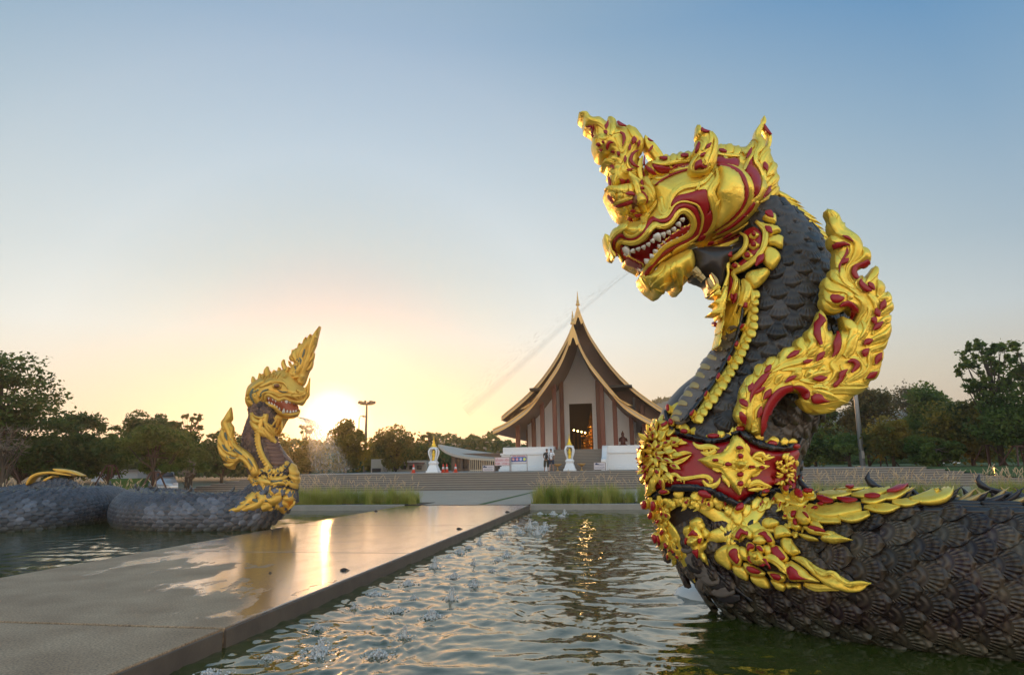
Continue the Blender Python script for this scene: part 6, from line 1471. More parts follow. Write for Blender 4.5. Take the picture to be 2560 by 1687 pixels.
# ---- collar band
collar = slab('collar_band', 'Q', [(250,180),(330,270),(450,318),(600,345),(750,322),(840,275),(920,335),(1030,380),(1150,402),(1262,382),(1252,500),(1246,600),(1262,730),(1180,722),(1060,700),(940,745),(835,800),(740,765),(600,700),(400,672),(250,690),(160,740),(128,600),(100,440),(160,300)], red, naga, TB, .05, r=.08, lift=.03, step=6)
bpy.context.view_layer.update()
CB2 = Base([skin_obj, collar], NY - .25)
cp = dict(par=collar, base=CB2)
rope('Q', [(285,100),(300,190),(350,258),(450,302),(600,336),(720,322),(842,262)], 30, collar, CB2, 2.4); rope('Q', [(842,262),(920,328),(1020,374),(1150,400),(1250,375),(1295,295)], 30, collar, CB2, 2.4)
rope('Q', [(148,768),(250,692),(400,666),(600,690),(740,756),(835,806)], 34, collar, CB2, 2.4); rope('Q', [(835,806),(930,752),(1050,706),(1200,736),(1355,772)], 34, collar, CB2, 2.4)
for (c, x, y, x2, y2, w) in (('I',760,480,735,300,150),('I',880,470,895,360,140),('I',1060,530,1075,400,170),('I',1250,520,1270,385,170),('I',1400,480,1425,350,130),('I',650,380,675,235,80),('I',560,330,600,195,100),('I',555,250,640,100,80),
                             ('J',280,350,285,220,120),('J',440,270,430,130,130),('J',690,440,655,320,160),('J',900,490,895,370,160),('J',1060,500,1055,385,110),('J',1180,500,1190,395,140),('J',520,330,500,210,90),('J',-20,420,-40,320,110),('I',700,60,720,-40,60),('I',480,460,450,350,60)):
    g(c, [(x, y, w * .7), (x * .6 + x2 * .4, y * .6 + y2 * .4, w), (x * .25 + x2 * .75, y * .25 + y2 * .75, w * .8), (x2, y2, w * .2)], 1.2, prof='skew', **cp)
for (c, x, y, rx, ry) in (('I',758,437,50,34),('I',1160,500,86,34),('I',576,305,28,42),('I',540,110,20,45),('J',392,275,60,40),('J',824,480,68,45),('J',1155,510,50,42)):
    el(c, x, y, rx * 1.35, ry * 1.35, collar, CB2, gold, 2.4, .04); el(c, x, y, rx, ry, collar, CB2, red, 3.8, .02)
g('J', [(1400,215,8),(1310,340,54),(1235,480,30)], 1, back=.1, **cp)
# emblem in the middle of the band
emb = slab('emblem', 'J', [(385,375),(385,375),(475,450),(545,620),(620,710),(825,808),(825,808),(690,900),(570,990),(490,1100),(392,1255),(392,1255),(280,1130),(190,1030),(100,900),(-60,840),(-216,722),(-216,722),(0,640),(150,600),(290,430)], gold, collar, CB2, .07, r=.06, lift=.05, step=5)
J0 = (376, 800)
for k in range(8):
    a = 2 * PI * k / 8 + .39; ca, sa = math.cos(a), math.sin(a)
    g('J', [(J0[0] + ca * 50, J0[1] + sa * 45, 50), (J0[0] + ca * 85, J0[1] + sa * 80, 78), (J0[0] + ca * 122, J0[1] + sa * 112, 50)], 3.6, **cp)
el('J', *J0, 64, 58, collar, CB2, gold, 4.8, .09, 'boss')
for (pts, ins) in (([(376,720,70),(382,640,120),(384,560,20)], (376,668,34,40)), ([(380,620,90),(375,540,150),(390,450,30)], (365,545,50,30)), ([(290,800,70),(210,800,110),(110,790,14)], (208,800,46,32)), ([(160,790,90),(40,760,120),(-80,740,16)], (30,742,40,22)),
                   ([(450,820,70),(530,828,100),(620,830,14)], (528,830,42,28)), ([(580,820,80),(670,830,110),(800,810,10)], (665,835,36,28)), ([(372,880,80),(370,960,130),(385,1070,14)], (370,950,42,42)), ([(372,1030,90),(370,1110,110),(388,1230,10)], (372,1085,40,40))):
    g('J', pts, 3.2, **cp); el('J', *ins, collar, CB2, red, 5.0, .02)
for a in ([(180,560,20),(200,640,110),(160,700,30)], [(290,500,40),(230,570,90),(190,640,30)], [(470,480,40),(500,570,90),(520,640,20)], [(520,660,20),(490,720,80),(450,760,20)], [(60,640,30),(120,700,80),(180,730,20)], [(-100,690,20),(0,680,70),(60,720,20)],
          [(0,860,20),(80,880,80),(140,900,20)], [(120,880,20),(190,920,110),(260,900,20)], [(130,960,20),(190,1000,110),(240,1130,20)], [(260,900,40),(280,1000,80),(340,1060,20)], [(480,900,40),(460,1000,90),(400,1060,20)], [(500,980,20),(500,1050,100),(460,1130,20)],
          [(520,880,20),(590,950,90),(680,900,20)], [(600,870,20),(640,900,60),(720,860,10)], [(300,620,20),(270,700,90),(290,750,20)]):
    g('J', a, 2.4, prof='skew', **cp)
# scrolls on the red band
for c, a in (('I', [(420,1080,50),(500,1112,96),(600,1060,60),(680,1110,44),(760,1122,60),(900,1100,54),(1050,1090,64),(1130,1150,74),(1100,1185,20)]), ('I', [(1262,1110,14),(1220,1200,64),(1100,1232,64),(1000,1150,30)]), ('I', [(860,600,16),(960,660,64),(1100,652,64),(1250,672,20)]),
             ('I', [(980,725,20),(1080,762,64),(1200,700,66),(1150,745,16)]), ('I', [(540,520,20),(620,570,90),(700,590,60),(780,600,16)]), ('I', [(560,530,60),(600,620,60),(650,640,16)]), ('J', [(560,720,16),(640,640,66),(720,625,66),(790,690,64),(905,668,14)]),
             ('J', [(500,1120,60),(640,1060,96),(740,1090,66),(860,1115,14)]), ('J', [(520,1170,20),(640,1160,60),(760,1150,40),(860,1110,14)]), ('J', [(600,690,20),(680,700,50),(760,770,14)])):
    g(c, a, 1.6, **cp)
# rear emblem, seen edge-on at the right side of the band
r2 = random.Random(3)
for k in range(34):
    y = 640 + (k % 17) * 34 + r2.uniform(-12, 12); x = 940 + r2.uniform(0, 190) + (60 if 740 < y < 1010 else 0); an = r2.uniform(-1.9, 1.9) - PI / 2; l = r2.uniform(60, 110)
    g('J', [(x, y, 26), (x + math.cos(an) * l * .5, y + math.sin(an) * l * .5, r2.uniform(44, 66)), (x + math.cos(an) * l, y + math.sin(an) * l, 6)], 1.5 + k % 3, par=collar, base=Base([skin_obj], NY - .35), sub=2, K=5)
for (x, y) in ((1215,950),(1065,945),(1130,700)): el('J', x, y, 18, 30, collar, Base([skin_obj], NY - .35), red, 3.4, .03)
# front emblem, turned towards the pool at the left side of the band
I2 = Base([skin_obj, collar], NY - .5)
for a in ([(450,540,50),(440,620,130),(470,690,50)], [(545,620,50),(500,690,140),(520,760,40)], [(615,700,50),(560,760,130),(560,830,30)], [(852,745,5),(740,742,66),(600,790,76),(520,800,20)], [(845,768,5),(700,862,66),(560,912,60)], [(470,860,50),(430,930,130),(470,990,20)],
          [(400,950,50),(400,1020,100),(420,1060,20)], [(340,1010,50),(325,1120,110),(300,1230,10)], [(270,1130,40),(250,1250,90),(172,1362,5)], [(440,180,20),(400,290,86),(440,380,60)], [(360,282,8),(300,400,86),(270,440,20)], [(445,340,14),(400,440,96),(400,520,40)],
          [(465,430,14),(425,520,86),(380,560,30)], [(240,425,8),(235,520,76),(190,570,14)], [(335,425,14),(312,490,116),(275,560,16)], [(340,580,50),(340,660,120),(330,720,30)], [(400,690,24),(362,770,160),(330,840,24)], [(250,830,40),(288,900,130),(295,970,24)],
          [(150,560,16),(140,630,70),(110,700,16)], [(150,680,16),(130,760,80),(110,830,16)], [(60,720,14),(85,800,80),(95,940,14)], [(230,640,30),(230,720,100),(260,780,20)], [(180,800,30),(200,880,90),(130,1040,5)], [(240,950,16),(225,1010,70),(230,1070,12)],
          [(200,1020,16),(188,1110,86),(155,1192,8)], [(560,50,8),(530,120,70),(510,170,20)], [(655,0,8),(600,80,80),(560,150,20)], [(300,720,20),(260,760,90),(230,800,20)]):
    g('I', a, 1.6, par=collar, base=I2, back=.12, prof='skew')
for q in ((310,500,30,45),(335,640,28,45),(368,762,44,44),(285,890,38,52),(128,742,18,42),(132,620,12,32),(82,850,16,42),(226,1000,14,38),(185,1085,20,60),(325,360,12,50)): el('I', q[0], q[1], q[2] * .8, q[3] * .8, collar, I2, red, 2.6, .02)
r7 = random.Random(21)
def leaves(c, n, cx, cy, rx, ry, par, base, L, l0, l1, ang=None, m=None, spread=.5, reds=0, back=None):
    for k in range(n):
        a = r7.uniform(0, 2 * PI); q = r7.random() ** .6; x = cx + rx * q * math.cos(a); y = cy + ry * q * math.sin(a)
        an = (ang if ang is not None else math.atan2(y - cy, x - cx)) + r7.uniform(-spread, spread); l = r7.uniform(l0, l1); d = (math.cos(an), math.sin(an)); e = (math.cos(an + .45), math.sin(an + .45)); Lk = L + r7.uniform(0, .8)
        stroke('leaf', c, [(x, y, l * .30), (x + d[0] * l * .35, y + d[1] * l * .35, l * .58), (x + d[0] * l * .7, y + d[1] * l * .7, l * .42), (x + e[0] * l, y + e[1] * l, 4)], m or gold, par, base, lift=Lk * GL, K=7, sub=2, hk=.5, prof='skew', back=back)
        if reds and k % reds == 0: stroke('inlay', c, [(x + d[0] * l * .15, y + d[1] * l * .15, 6), (x + d[0] * l * .4, y + d[1] * l * .4, l * .24), (x + d[0] * l * .65, y + d[1] * l * .65, 5)], red, par, base, lift=(Lk + 1.3) * GL, K=5, sub=2, hk=.25, prof='flat')
# the front emblem stands out from the band towards the left
for (rr_, n_, l_) in ((90, 9, 110), (200, 13, 130), (310, 15, 140)):
    for k in range(n_):
        a = 2 * PI * k / n_ + rr_; x = 330 + rr_ * .95 * math.cos(a); y = 760 + rr_ * 1.35 * math.sin(a)
        if x < 70: continue
        d = (math.cos(a), math.sin(a)); w = l_ * .62; Lk = 2.2 + (320 - rr_) * .004
        stroke('leaf', 'I', [(x - d[0] * l_ * .4, y - d[1] * l_ * .4, w * .6), (x, y, w), (x + d[0] * l_ * .35, y + d[1] * l_ * .35, w * .7), (x + d[0] * l_ * .75, y + d[1] * l_ * .75, 5)], gold, collar, I2, lift=Lk * GL, K=7, sub=2, hk=.5, prof='skew')
        if k % 2: stroke('inlay', 'I', [(x - d[0] * 20, y - d[1] * 20, 10), (x + d[0] * 8, y + d[1] * 8, w * .42), (x + d[0] * 40, y + d[1] * 40, 5)], red, collar, I2, lift=(Lk + 1.2) * GL, K=5, sub=2, hk=.25, prof='flat')
leaves('J', 34, 1070, 920, 100, 260, collar, Base([skin_obj, collar], NY - .35), 1.2, 60, 110, reds=5)
leaves('I', 12, 560, 1110, 160, 40, collar, CB2, .8, 60, 90, ang=0.2); leaves('I', 10, 1060, 680, 150, 40, collar, CB2, .8, 50, 80, ang=.3); leaves('J', 10, 700, 690, 120, 40, collar, CB2, .8, 50, 80, ang=-.2); leaves('J', 10, 720, 1110, 120, 30, collar, CB2, .8, 50, 80, ang=0)
# ---- golden skirt below the band
skirt = kp2 = None
sk = bpy.data.objects.new('skirt_ornament', None); link(sk, naga)
sp_ = dict(par=sk, base=SB)
for c, a, w in (('K', [(370,330,60),(420,215,120),(560,165,120),(760,205,140),(960,330,160),(1130,430,190),(1260,560,220),(1330,700,120)], 0), ('K', [(340,180,90),(335,400,116),(430,560,150),(520,700,110),(580,850,96),(650,1000,84),(742,1182,8)], 0),
                ('K', [(270,160,60),(300,350,70),(350,520,90),(430,700,90),(520,840,60)], .2), ('L', [(430,470,200),(520,330,330),(640,230,260),(780,150,120),(950,170,90),(1080,230,100),(1110,320,60),(1240,420,60)], .1),
                ('L', [(300,600,180),(420,520,260),(560,480,220),(760,470,160),(960,500,120)], .1), ('L', [(-60,700,30),(-40,600,120),(100,560,200),(300,540,200)], .3), ('L', [(850,110,60),(1000,150,100),(1150,200,130),(1350,230,120),(1560,260,80)], -.1)):
    g(c, a, .8 + w, prof='dome', hk=.22, **sp_)
for c, x, y, x2, y2, w in (('K',520,20,560,130,130),('K',700,60,800,150,130),('K',400,130,380,190,100),('K',980,110,1030,230,140),('L',60,40,100,170,130),('L',210,120,240,300,130),('L',500,150,470,315,120),('L',340,290,395,425,150),('L',650,60,570,230,150),('L',760,80,750,160,110),('L',880,50,1050,160,120),('L',1000,40,1120,130,100),
                           ('K',300,90,330,250,70),('K',200,110,200,260,60),('L',1120,30,1350,180,130),('L',1280,60,1540,120,110),('K',290,560,370,740,80),('K',360,560,440,760,80),('K',430,680,480,880,70),('K',250,280,240,410,50),('K',1220,300,1300,470,150)):
    g(c, [(x, y, w * .6), (x * .6 + x2 * .4, y * .6 + y2 * .4, w), (x * .25 + x2 * .75, y * .25 + y2 * .75, w * .75), (x2, y2, w * .15)], 2.2, prof='skew', **sp_)
for (c, x, y, rx, ry, ro) in (('K',175,190,24,46,0),('K',272,210,22,54,0),('K',380,42,48,30,0),('K',850,75,84,40,.35),('L',370,190,62,58,0),('L',710,22,52,30,0),('L',1010,25,56,22,.6),('L',1230,112,90,38,.6),('L',1380,92,90,22,.1),('K',245,320,18,45,0),('K',300,590,20,50,-.4),('K',345,600,12,45,-.4),('K',430,680,16,40,-.4)):
    el(c, x, y, rx * 1.3, ry * 1.3, sk, SB, gold, 3.4, .04, rot=ro); el(c, x, y, rx, ry, sk, SB, red, 4.8, .02, rot=ro)
def leaf(c, pts, L=2.6, h=.05, r=.05): return slab('leaf', c, pts, gold, sk, SB, h, r=r, lift=L * GL)
def rin(c, pts, L=4.2): return slab('inlay', c, pts, red, sk, SB, .015, lift=L * GL)
leaves('K', 22, 330, 420, 70, 230, sk, SB, 1.6, 70, 120, ang=1.3, reds=3); leaves('K', 16, 470, 760, 70, 170, sk, SB, 1.4, 70, 110, ang=1.0, reds=4)
leaves('K', 26, 760, 130, 420, 60, sk, SB, 1.6, 80, 130, ang=1.6, reds=4); leaves('L', 20, 600, 120, 520, 60, sk, SB, 1.4, 80, 140, ang=1.5, reds=4); leaves('L', 16, 1150, 420, 160, 130, sk, SB, 1.2, 80, 140, ang=.3, reds=4)
leaves('L', 14, 1500, 250, 320, 60, sk, SB, 1.0, 100, 170, ang=.1, reds=4); leaves('L', 14, 350, 420, 260, 90, sk, SB, 1.0, 90, 140, ang=1.2); leaves('K', 8, 1180, 560, 90, 120, sk, SB, 1.0, 100, 150, ang=1.5)
# side flower of the skirt
leaf('K', [(670,440),(690,400),(770,360),(830,410),(860,500),(800,560),(700,540)], 2); leaf('K', [(598,560),(605,490),(650,465),(690,490),(690,640),(660,640)], 2); leaf('K', [(820,520),(880,515),(922,570),(900,640),(840,620)], 2)
leaf('K', [(670,690),(700,640),(830,680),(890,690),(890,760),(850,800),(890,850),(920,975),(920,975),(830,890),(740,770)], 2)
leaf('K', [(640,600),(700,520),(745,452),(800,520),(850,600),(850,680),(800,700),(820,790),(812,862),(740,770),(680,690)], 3.4, .04)
rin('K', [(690,555),(740,505),(785,570),(785,590),(740,575),(700,580)], 5); el('K', 660, 640, 22, 46, sk, SB, red, 4.8, .02); el('K', 822, 645, 22, 36, sk, SB, red, 4.8, .02); rin('K', [(735,760),(800,750),(812,860),(812,860),(770,810)], 5)
el('K', 735, 648, 58, 58, sk, SB, gold, 5.2, .05); el('K', 735, 648, 34, 36, sk, SB, gold, 6.6, .05)
# the large side flame
leaf('L', [(55,830),(90,760),(200,695),(270,720),(310,900),(290,1045),(150,965),(80,900)], 1.6); leaf('L', [(320,975),(460,985),(545,1060),(545,1192),(430,1152),(340,1082)], 1.8); leaf('L', [(578,1115),(700,1130),(800,1145),(866,1285),(730,1285),(605,1205)], 1.8)
leaf('L', [(870,1180),(1000,1195),(1095,1260),(1060,1332),(940,1295)], 1.9); leaf('L', [(1085,1225),(1200,1235),(1305,1235),(1326,1322),(1326,1322),(1220,1290),(1130,1312)], 2.0)
leaf('L', [(725,435),(765,370),(870,365),(985,430),(950,480),(800,500)], 2.4); leaf('L', [(905,510),(1020,465),(1125,520),(1182,605),(1060,625),(930,640)], 2.2); leaf('L', [(1010,650),(1150,645),(1250,740),(1318,832),(1318,832),(1180,882),(1040,800)], 2.0)
leaf('L', [(228,745),(300,690),(400,715),(475,850),(445,982),(340,962),(250,860)], 3.0); rin('L', [(275,800),(330,742),(392,752),(412,850),(435,900),(400,942),(330,890)], 4.6)
leaf('L', [(285,565),(400,440),(400,440),(500,465),(595,560),(580,650),(450,590),(420,650),(320,625)], 3.0); rin('L', [(350,592),(360,540),(412,478),(412,478),(480,520),(536,560),(530,590),(440,572),(408,632)], 4.6)
leaf('L', [(595,565),(720,515),(840,555),(935,685),(900,745),(820,715),(760,645),(620,645)], 3.0); rin('L', [(680,592),(740,558),(830,600),(908,692),(830,706),(790,650),(740,612)], 4.6)
leaf('L', [(400,760),(450,725),(530,760),(560,850),(540,920),(450,880)], 3.6); leaf('L', [(605,660),(700,610),(800,670),(800,710),(700,720),(630,700)], 4.2); leaf('L', [(770,735),(860,735),(905,820),(860,875),(780,835)], 4.0)
leaf('L', [(870,745),(1000,755),(1085,830),(1145,925),(1050,965),(930,925)], 3.2); rin('L', [(890,765),(980,768),(1062,850),(1095,915),(960,925),(905,850)], 4.8)
leaf('L', [(480,955),(560,950),(720,1025),(808,1100),(700,1125),(560,1085)], 3.4); rin('L', [(543,988),(620,996),(732,1048),(742,1078),(620,1066),(565,1035)], 5.0)
leaf('L', [(830,1070),(960,1075),(1085,1120),(1085,1195),(950,1185),(860,1125)], 3.0); rin('L', [(882,1090),(1000,1105),(1038,1150),(1010,1172),(910,1142)], 4.6)
leaf('L', [(520,700),(600,690),(650,740),(640,800),(560,800)], 4.6); rin('L', [(535,770),(545,712),(600,708),(648,745),(630,770),(585,765),(560,795)], 6.2); leaf('L', [(660,730),(740,730),(800,790),(760,850),(700,830)], 4.6); rin('L', [(670,752),(735,745),(778,808),(750,825),(690,790)], 6.2)
leaf('L', [(540,850),(600,850),(660,930),(620,960),(560,930)], 4.4); rin('L', [(555,868),(590,866),(632,935),(585,925)], 6.0)
leaf('L', [(570,775),(620,800),(720,800),(790,870),(860,960),(760,980),(640,950),(580,870)], 5.6, .06); el('L', 668, 868, 50, 48, sk, SB, gold, 7.6, .07)
g('L', [(760,900,60),(870,900,96),(960,940,110),(1050,1010,104),(1120,1070,60),(1192,1102,6)], 5, **sp_); rin('L', [(780,905),(830,900),(870,960),(905,1012),(905,1012),(830,985),(740,965),(840,965)], 8)
leaf('L', [(1050,975),(1200,945),(1320,1005),(1450,1105),(1596,1218),(1596,1218),(1350,1212),(1180,1202),(1105,1110)], 3.4, .06); rin('L', [(1120,1050),(1200,1003),(1290,1060),(1350,1130),(1452,1172),(1452,1172),(1200,1178),(1150,1112)], 5.2)
g('L', [(1170,900,30),(1320,930,100),(1450,1020,110),(1560,1100,140),(1720,1185,190),(1850,1235,190),(2000,1290,150),(2130,1292,116),(2230,1255,60),(2305,1240,8)], 1.6, prof='skew', **sp_)
g('L', [(1500,1030,16),(1620,1118,44),(1750,1095,56),(1850,1160,66),(1980,1240,66),(2150,1222,56),(2295,1240,5)], 3.6, **sp_); g('L', [(1250,910,16),(1380,940,50),(1450,1020,60),(1540,1110,10)], 3.6, **sp_)
g('L', [(1350,1250,50),(1520,1300,120),(1700,1310,90),(1850,1330,40)], 1.0, **sp_)
# upper right tongue
g('L', [(1065,255,16),(1250,252,96),(1460,240,80)], 1.6, **sp_); leaf('L', [(1065,280),(1180,310),(1300,400),(1250,440),(1100,400)], 1.8); leaf('L', [(1160,470),(1250,470),(1340,520),(1300,560),(1190,540)], 3.2); el('L', 1240, 474, 62, 34, sk, SB, red, 4.8, .02, rot=.5)
rin('L', [(1155,335),(1220,330),(1240,370),(1160,395)], 4.4); el('L', 1350, 405, 135, 82, sk, SB, gold, 4.0, .06, 'leaf', rot=.35); rin('L', [(1375,375),(1430,380),(1468,440),(1440,445)], 6.0)
leaf('L', [(1450,450),(1560,445),(1640,510),(1620,560),(1500,520)], 2.6); leaf('L', [(1360,520),(1450,520),(1620,560),(1780,620),(1650,630),(1480,600)], 3.2); rin('L', [(1445,535),(1530,530),(1690,588),(1690,588),(1560,585),(1480,570)], 4.8)
leaf('L', [(1290,590),(1420,600),(1560,660),(1555,690),(1400,672)], 2.2); leaf('L', [(1600,640),(1640,690),(1780,712),(1920,700),(2045,670),(2045,670),(1960,640),(1840,590),(1700,555)], 2.0, .06); g('L', [(1180,560,30),(1230,600,90),(1260,560,40)], 1.5, **sp_)
# leaf rows on the shoulder of the body
for a in ([(20,330,40),(120,345,70),(180,330,14)], [(0,400,60),(120,410,80),(260,440,60),(330,470,20)], [(180,390,60),(300,410,90),(420,400,90),(560,380,60)], [(240,290,14),(350,302,60),(490,285,20)], [(170,440,30),(260,460,60),(420,470,40)], [(400,440,30),(500,450,70),(620,420,40)],
          [(490,300,14),(600,292,56),(740,262,44),(772,236,8)], [(560,340,20),(660,330,60),(760,310,20)], [(580,380,20),(720,390,66),(835,378,14)], [(690,320,14),(800,300,56),(920,252,14)], [(780,345,20),(880,352,54),(975,350,8)], [(900,330,20),(1050,318,90),(1170,280,100),(1205,225,26)], [(350,260,20),(460,255,40),(620,250,14)]):
    g('O', a, 1.4, back=None, prof='skew', par=sk, base=TBN)
for a in ([(248,332,12),(300,348,40),(368,362,10)], [(392,340,10),(460,350,32),(532,352,6)], [(580,325,8),(640,325,28),(692,326,6)], [(738,298,8),(820,278,34),(885,254,10)], [(60,300,10),(90,322,40),(125,345,8)], [(420,246,10),(465,240,26),(510,248,6)], [(445,268,6),(475,268,18),(505,268,5)]): rd('O', a, 2.8, par=sk, base=TBN)
# ---- back ridge: ropes and curled leaves on the upper side of the neck and body
def ridge(tube, u0, u1, ang, size, m_list, name, par, step, tall=None, seg=4, outk=1.0, fk=1.0, prof=None):
    u = u0; i = 0
    while u < u1:
        p, nr, T, r = tube.at(u, ang, -.03)
        S = T.cross(nr).normalized(); s_ = size * (1 + .1 * math.sin(i * 1.7)); 
        if tall and i % tall[0] == 0: s_ *= tall[1]
        V = []; F = []
        prof_ = prof or [(0, -.35, .30), (.16, -.10, .34), (.42, .16, .26), (.72, .42, .14), (1.0, .78, .03)]
        for (h, fw, w) in prof_:
            for k in range(8):
                a = 2 * PI * k / 8
                V.append(p + nr * (h * s_ * outk + .12 * s_ * math.sin(a) * (1 - h)) + T * (fw * fk * s_ + w * s_ * 1.1 * math.cos(a) * (1 - .4 * h)) + S * (w * s_ * .8 * math.sin(a)))
        for j in range(len(prof_) - 1):
            for k in range(8): F.append((j*8+k, j*8+(k+1) % 8, (j+1)*8+(k+1) % 8, (j+1)*8+k))
        F.append(tuple(range(8 * len(prof_) - 8, 8 * len(prof_))))
        mesh_obj(name, V, F, m_list[i % len(m_list)], par)
        u += step; i += 1
def tube_rope(tube, u0, u1, ang, rad, ln, m, name, par):
    u = u0
    while u < u1:
        mb = MB(); pts = []; rr = []
        for f, k in ((0, .5), (.08, .95), (.5, 1.05), (.9, .95), (1, .5)):
            pts.append(tube.at(u + ln * f, ang, rad * .3)[0]); rr.append(rad * k)
        mb.tube(pts, rr, 8); mesh_obj(name, mb.v, mb.f, m, par); u += ln
ab = PI / 2 * bs
tube_rope(tube, U_top - .2, U_col, bs * 1.18, .05, .26, black, 'rope_link', body); tube_rope(tube, U_top - .2, U_col, bs * 1.33, .04, .22, black, 'rope_link', body); tube_rope(tube, U_top - .2, U_col, bs * 1.48, .04, .24, black, 'rope_link', body)
ridge(tube, U_top - .35, U_col - .3, ab, .17, [black, palegold], 'back_leaf', body, .15)
ridge(tube, 0.02, U_top + .35, ab - bs * .35, .22, [gold], 'back_leaf', body, .09)
ridge(tube, 0.02, U_top + .3, ab - bs * .12, .24, [gold], 'back_leaf', body, .09)
Ub = near_u(2060, 1425)
tube_rope(tube, Ub - .1, tube.len - 2, bs * .98, .045, .30, black, 'rope_link', body); tube_rope(tube, Ub - .1, tube.len - 2, bs * 1.10, .028, .34, black, 'rope_link', body); tube_rope(tube, Ub - .1, tube.len - 2, bs * 1.18, .028, .34, black, 'rope_link', body)
ridge(tube, Ub - .2, tube.len - 2, bs * 1.36, .15, [ridge_m, palegold], 'back_leaf', body, .13)
ridge(tube, Ub + .7, tube.len - 2, bs * 1.26, .22, [palegold, ridge_m], 'back_leaf', body, .20, outk=.6)
ridge(tube, Ub - .3, tube.len - 2, ab, .12, [ridge_m, palegold], 'back_leaf', body, .115, fk=-.6)
FIN = [(0, .9, .34), (.18, .5, .40), (.34, .05, .34), (.50, -.32, .24), (.78, -.50, .15), (1.05, -.42, .03)]
ridge(tube, Ub - .2, tube.len - 2, ab, .25, [ridge_m], 'back_finial', body, .98, outk=1.0, prof=FIN)
# front belly folds near the water
for i, (a, b, w) in enumerate((((600,690),(640,740),90), ((600,760),(720,760),90), ((660,860),(850,1040),150), ((680,930),(830,1060),110), ((760,1060),(960,1060),120), ((860,1120),(1060,1180),120), ((940,1200),(1180,1230),120), ((1000,1290),(1260,1300),120), ((800,1150),(860,1290),110), ((1080,1370),(1330,1390),110))):
    stroke('belly_plate', 'K', [(a[0] - 20, a[1] - 10, w * .5), (*a, w), ((a[0]+b[0])/2, (a[1]+b[1])/2 + 14, w * 1.2), (*b, w * .5)], belly if i % 3 else skin_dark, body, TB, lift=.02 + .015 * (i % 2), K=7, prof='skew', hk=.5)
rope('K', [(900,900),(960,1010),(1100,1140),(1280,1290),(1480,1440)], 36, body, TB, .6)
# ---- side fin: a great tongue of flames
WY = NY - 1.12
fin = slab('fin', 'H', [(150,65,'G'),(150,65,'G'),(200,75,'G'),(290,140,'G'),(330,230,'G'),(372,250,'G'),(380,300,'G'),(450,350,'G'),(540,430,'G'),(582,540,'G'),(640,570,'G'),(700,650,'G'),(714,720,'G'),(685,790,'G'),(600,840,'G'),(532,870,'G'),(515,920,'G'),(540,965,'G'),(605,932,'G'),(605,932,'G'),(622,965,'G'),(720,890,'G'),(782,808,'G'),(782,808,'G'),(815,870,'G'),(800,980,'G'),(860,1050,'G'),(890,1150,'G'),(942,1148,'G'),(982,1220,'G'),(985,1288,'G'),(1000,1340,'G'),(980,1400,'G'),(950,1455,'G'),(978,1460,'G'),(968,1560,'G'),
     (1940,200),(1900,340),(1862,420),(1845,488),(1830,600),(1808,700),(1760,800),(1680,862),(1668,908),(1668,908),(1560,980),(1460,1060),(1422,1110),(1422,1110),(1300,1172),(1220,1222),(1080,1252),(980,1232),(880,1170),(822,1080),(860,1045),(862,1000),(800,980),(700,992),(600,1042),(520,1112),(450,1222),(400,1340),(360,1490),(330,1500),(250,1490),(170,1400),(60,1310),(55,1200),(100,1080),(120,950),(175,850),(225,770),(290,740),(330,660),(380,645),(450,585),(530,550),(575,560),(620,475),(720,435),(778,440),(790,350),(860,300),(885,350),(920,340),(920,240),(990,180),(1040,100),(1065,30),(1090,-25),(1090,-25),(1130,30),(1162,100),(1168,230),(1218,228),(1235,280),(1330,240),(1375,225),(1362,150),(1345,55),(1345,55),(1430,90),(1500,140),(1530,60),(1500,0),
     (480,1450,'G'),(450,1395,'G'),(400,1378,'G'),(320,1420,'G'),(200,1425,'G'),(125,1385,'G'),(78,1280,'G'),(98,1200,'G'),(92,1150,'G'),(108,1080,'G'),(98,1030,'G'),(140,952,'G'),(140,952,'G'),(192,1010,'G'),(198,870,'G'),(240,840,'G'),(248,700,'G'),(258,650,'G'),(260,600,'G'),(200,540,'G'),(178,450,'G'),(205,408,'G'),(205,408,'G'),(235,410,'G'),(192,330,'G'),(184,250,'G'),(190,190,'G'),(150,110,'G')],
     gold, naga, Base([], WY), .10, r=.12, back=.12, step=4)
bpy.context.view_layer.update()
FB = Base([fin], WY); fp = dict(par=fin, base=FB)
def gw(c, a, L=.3, prof='skew'): stroke('flame', c, a, gold, fin, FB, lift=L * GL, prof=prof, hk=.62)
def rw(c, a, L=1.5): stroke('inlay', c, a, red, fin, FB, lift=L * GL, prof='flat', hk=.2, K=5)
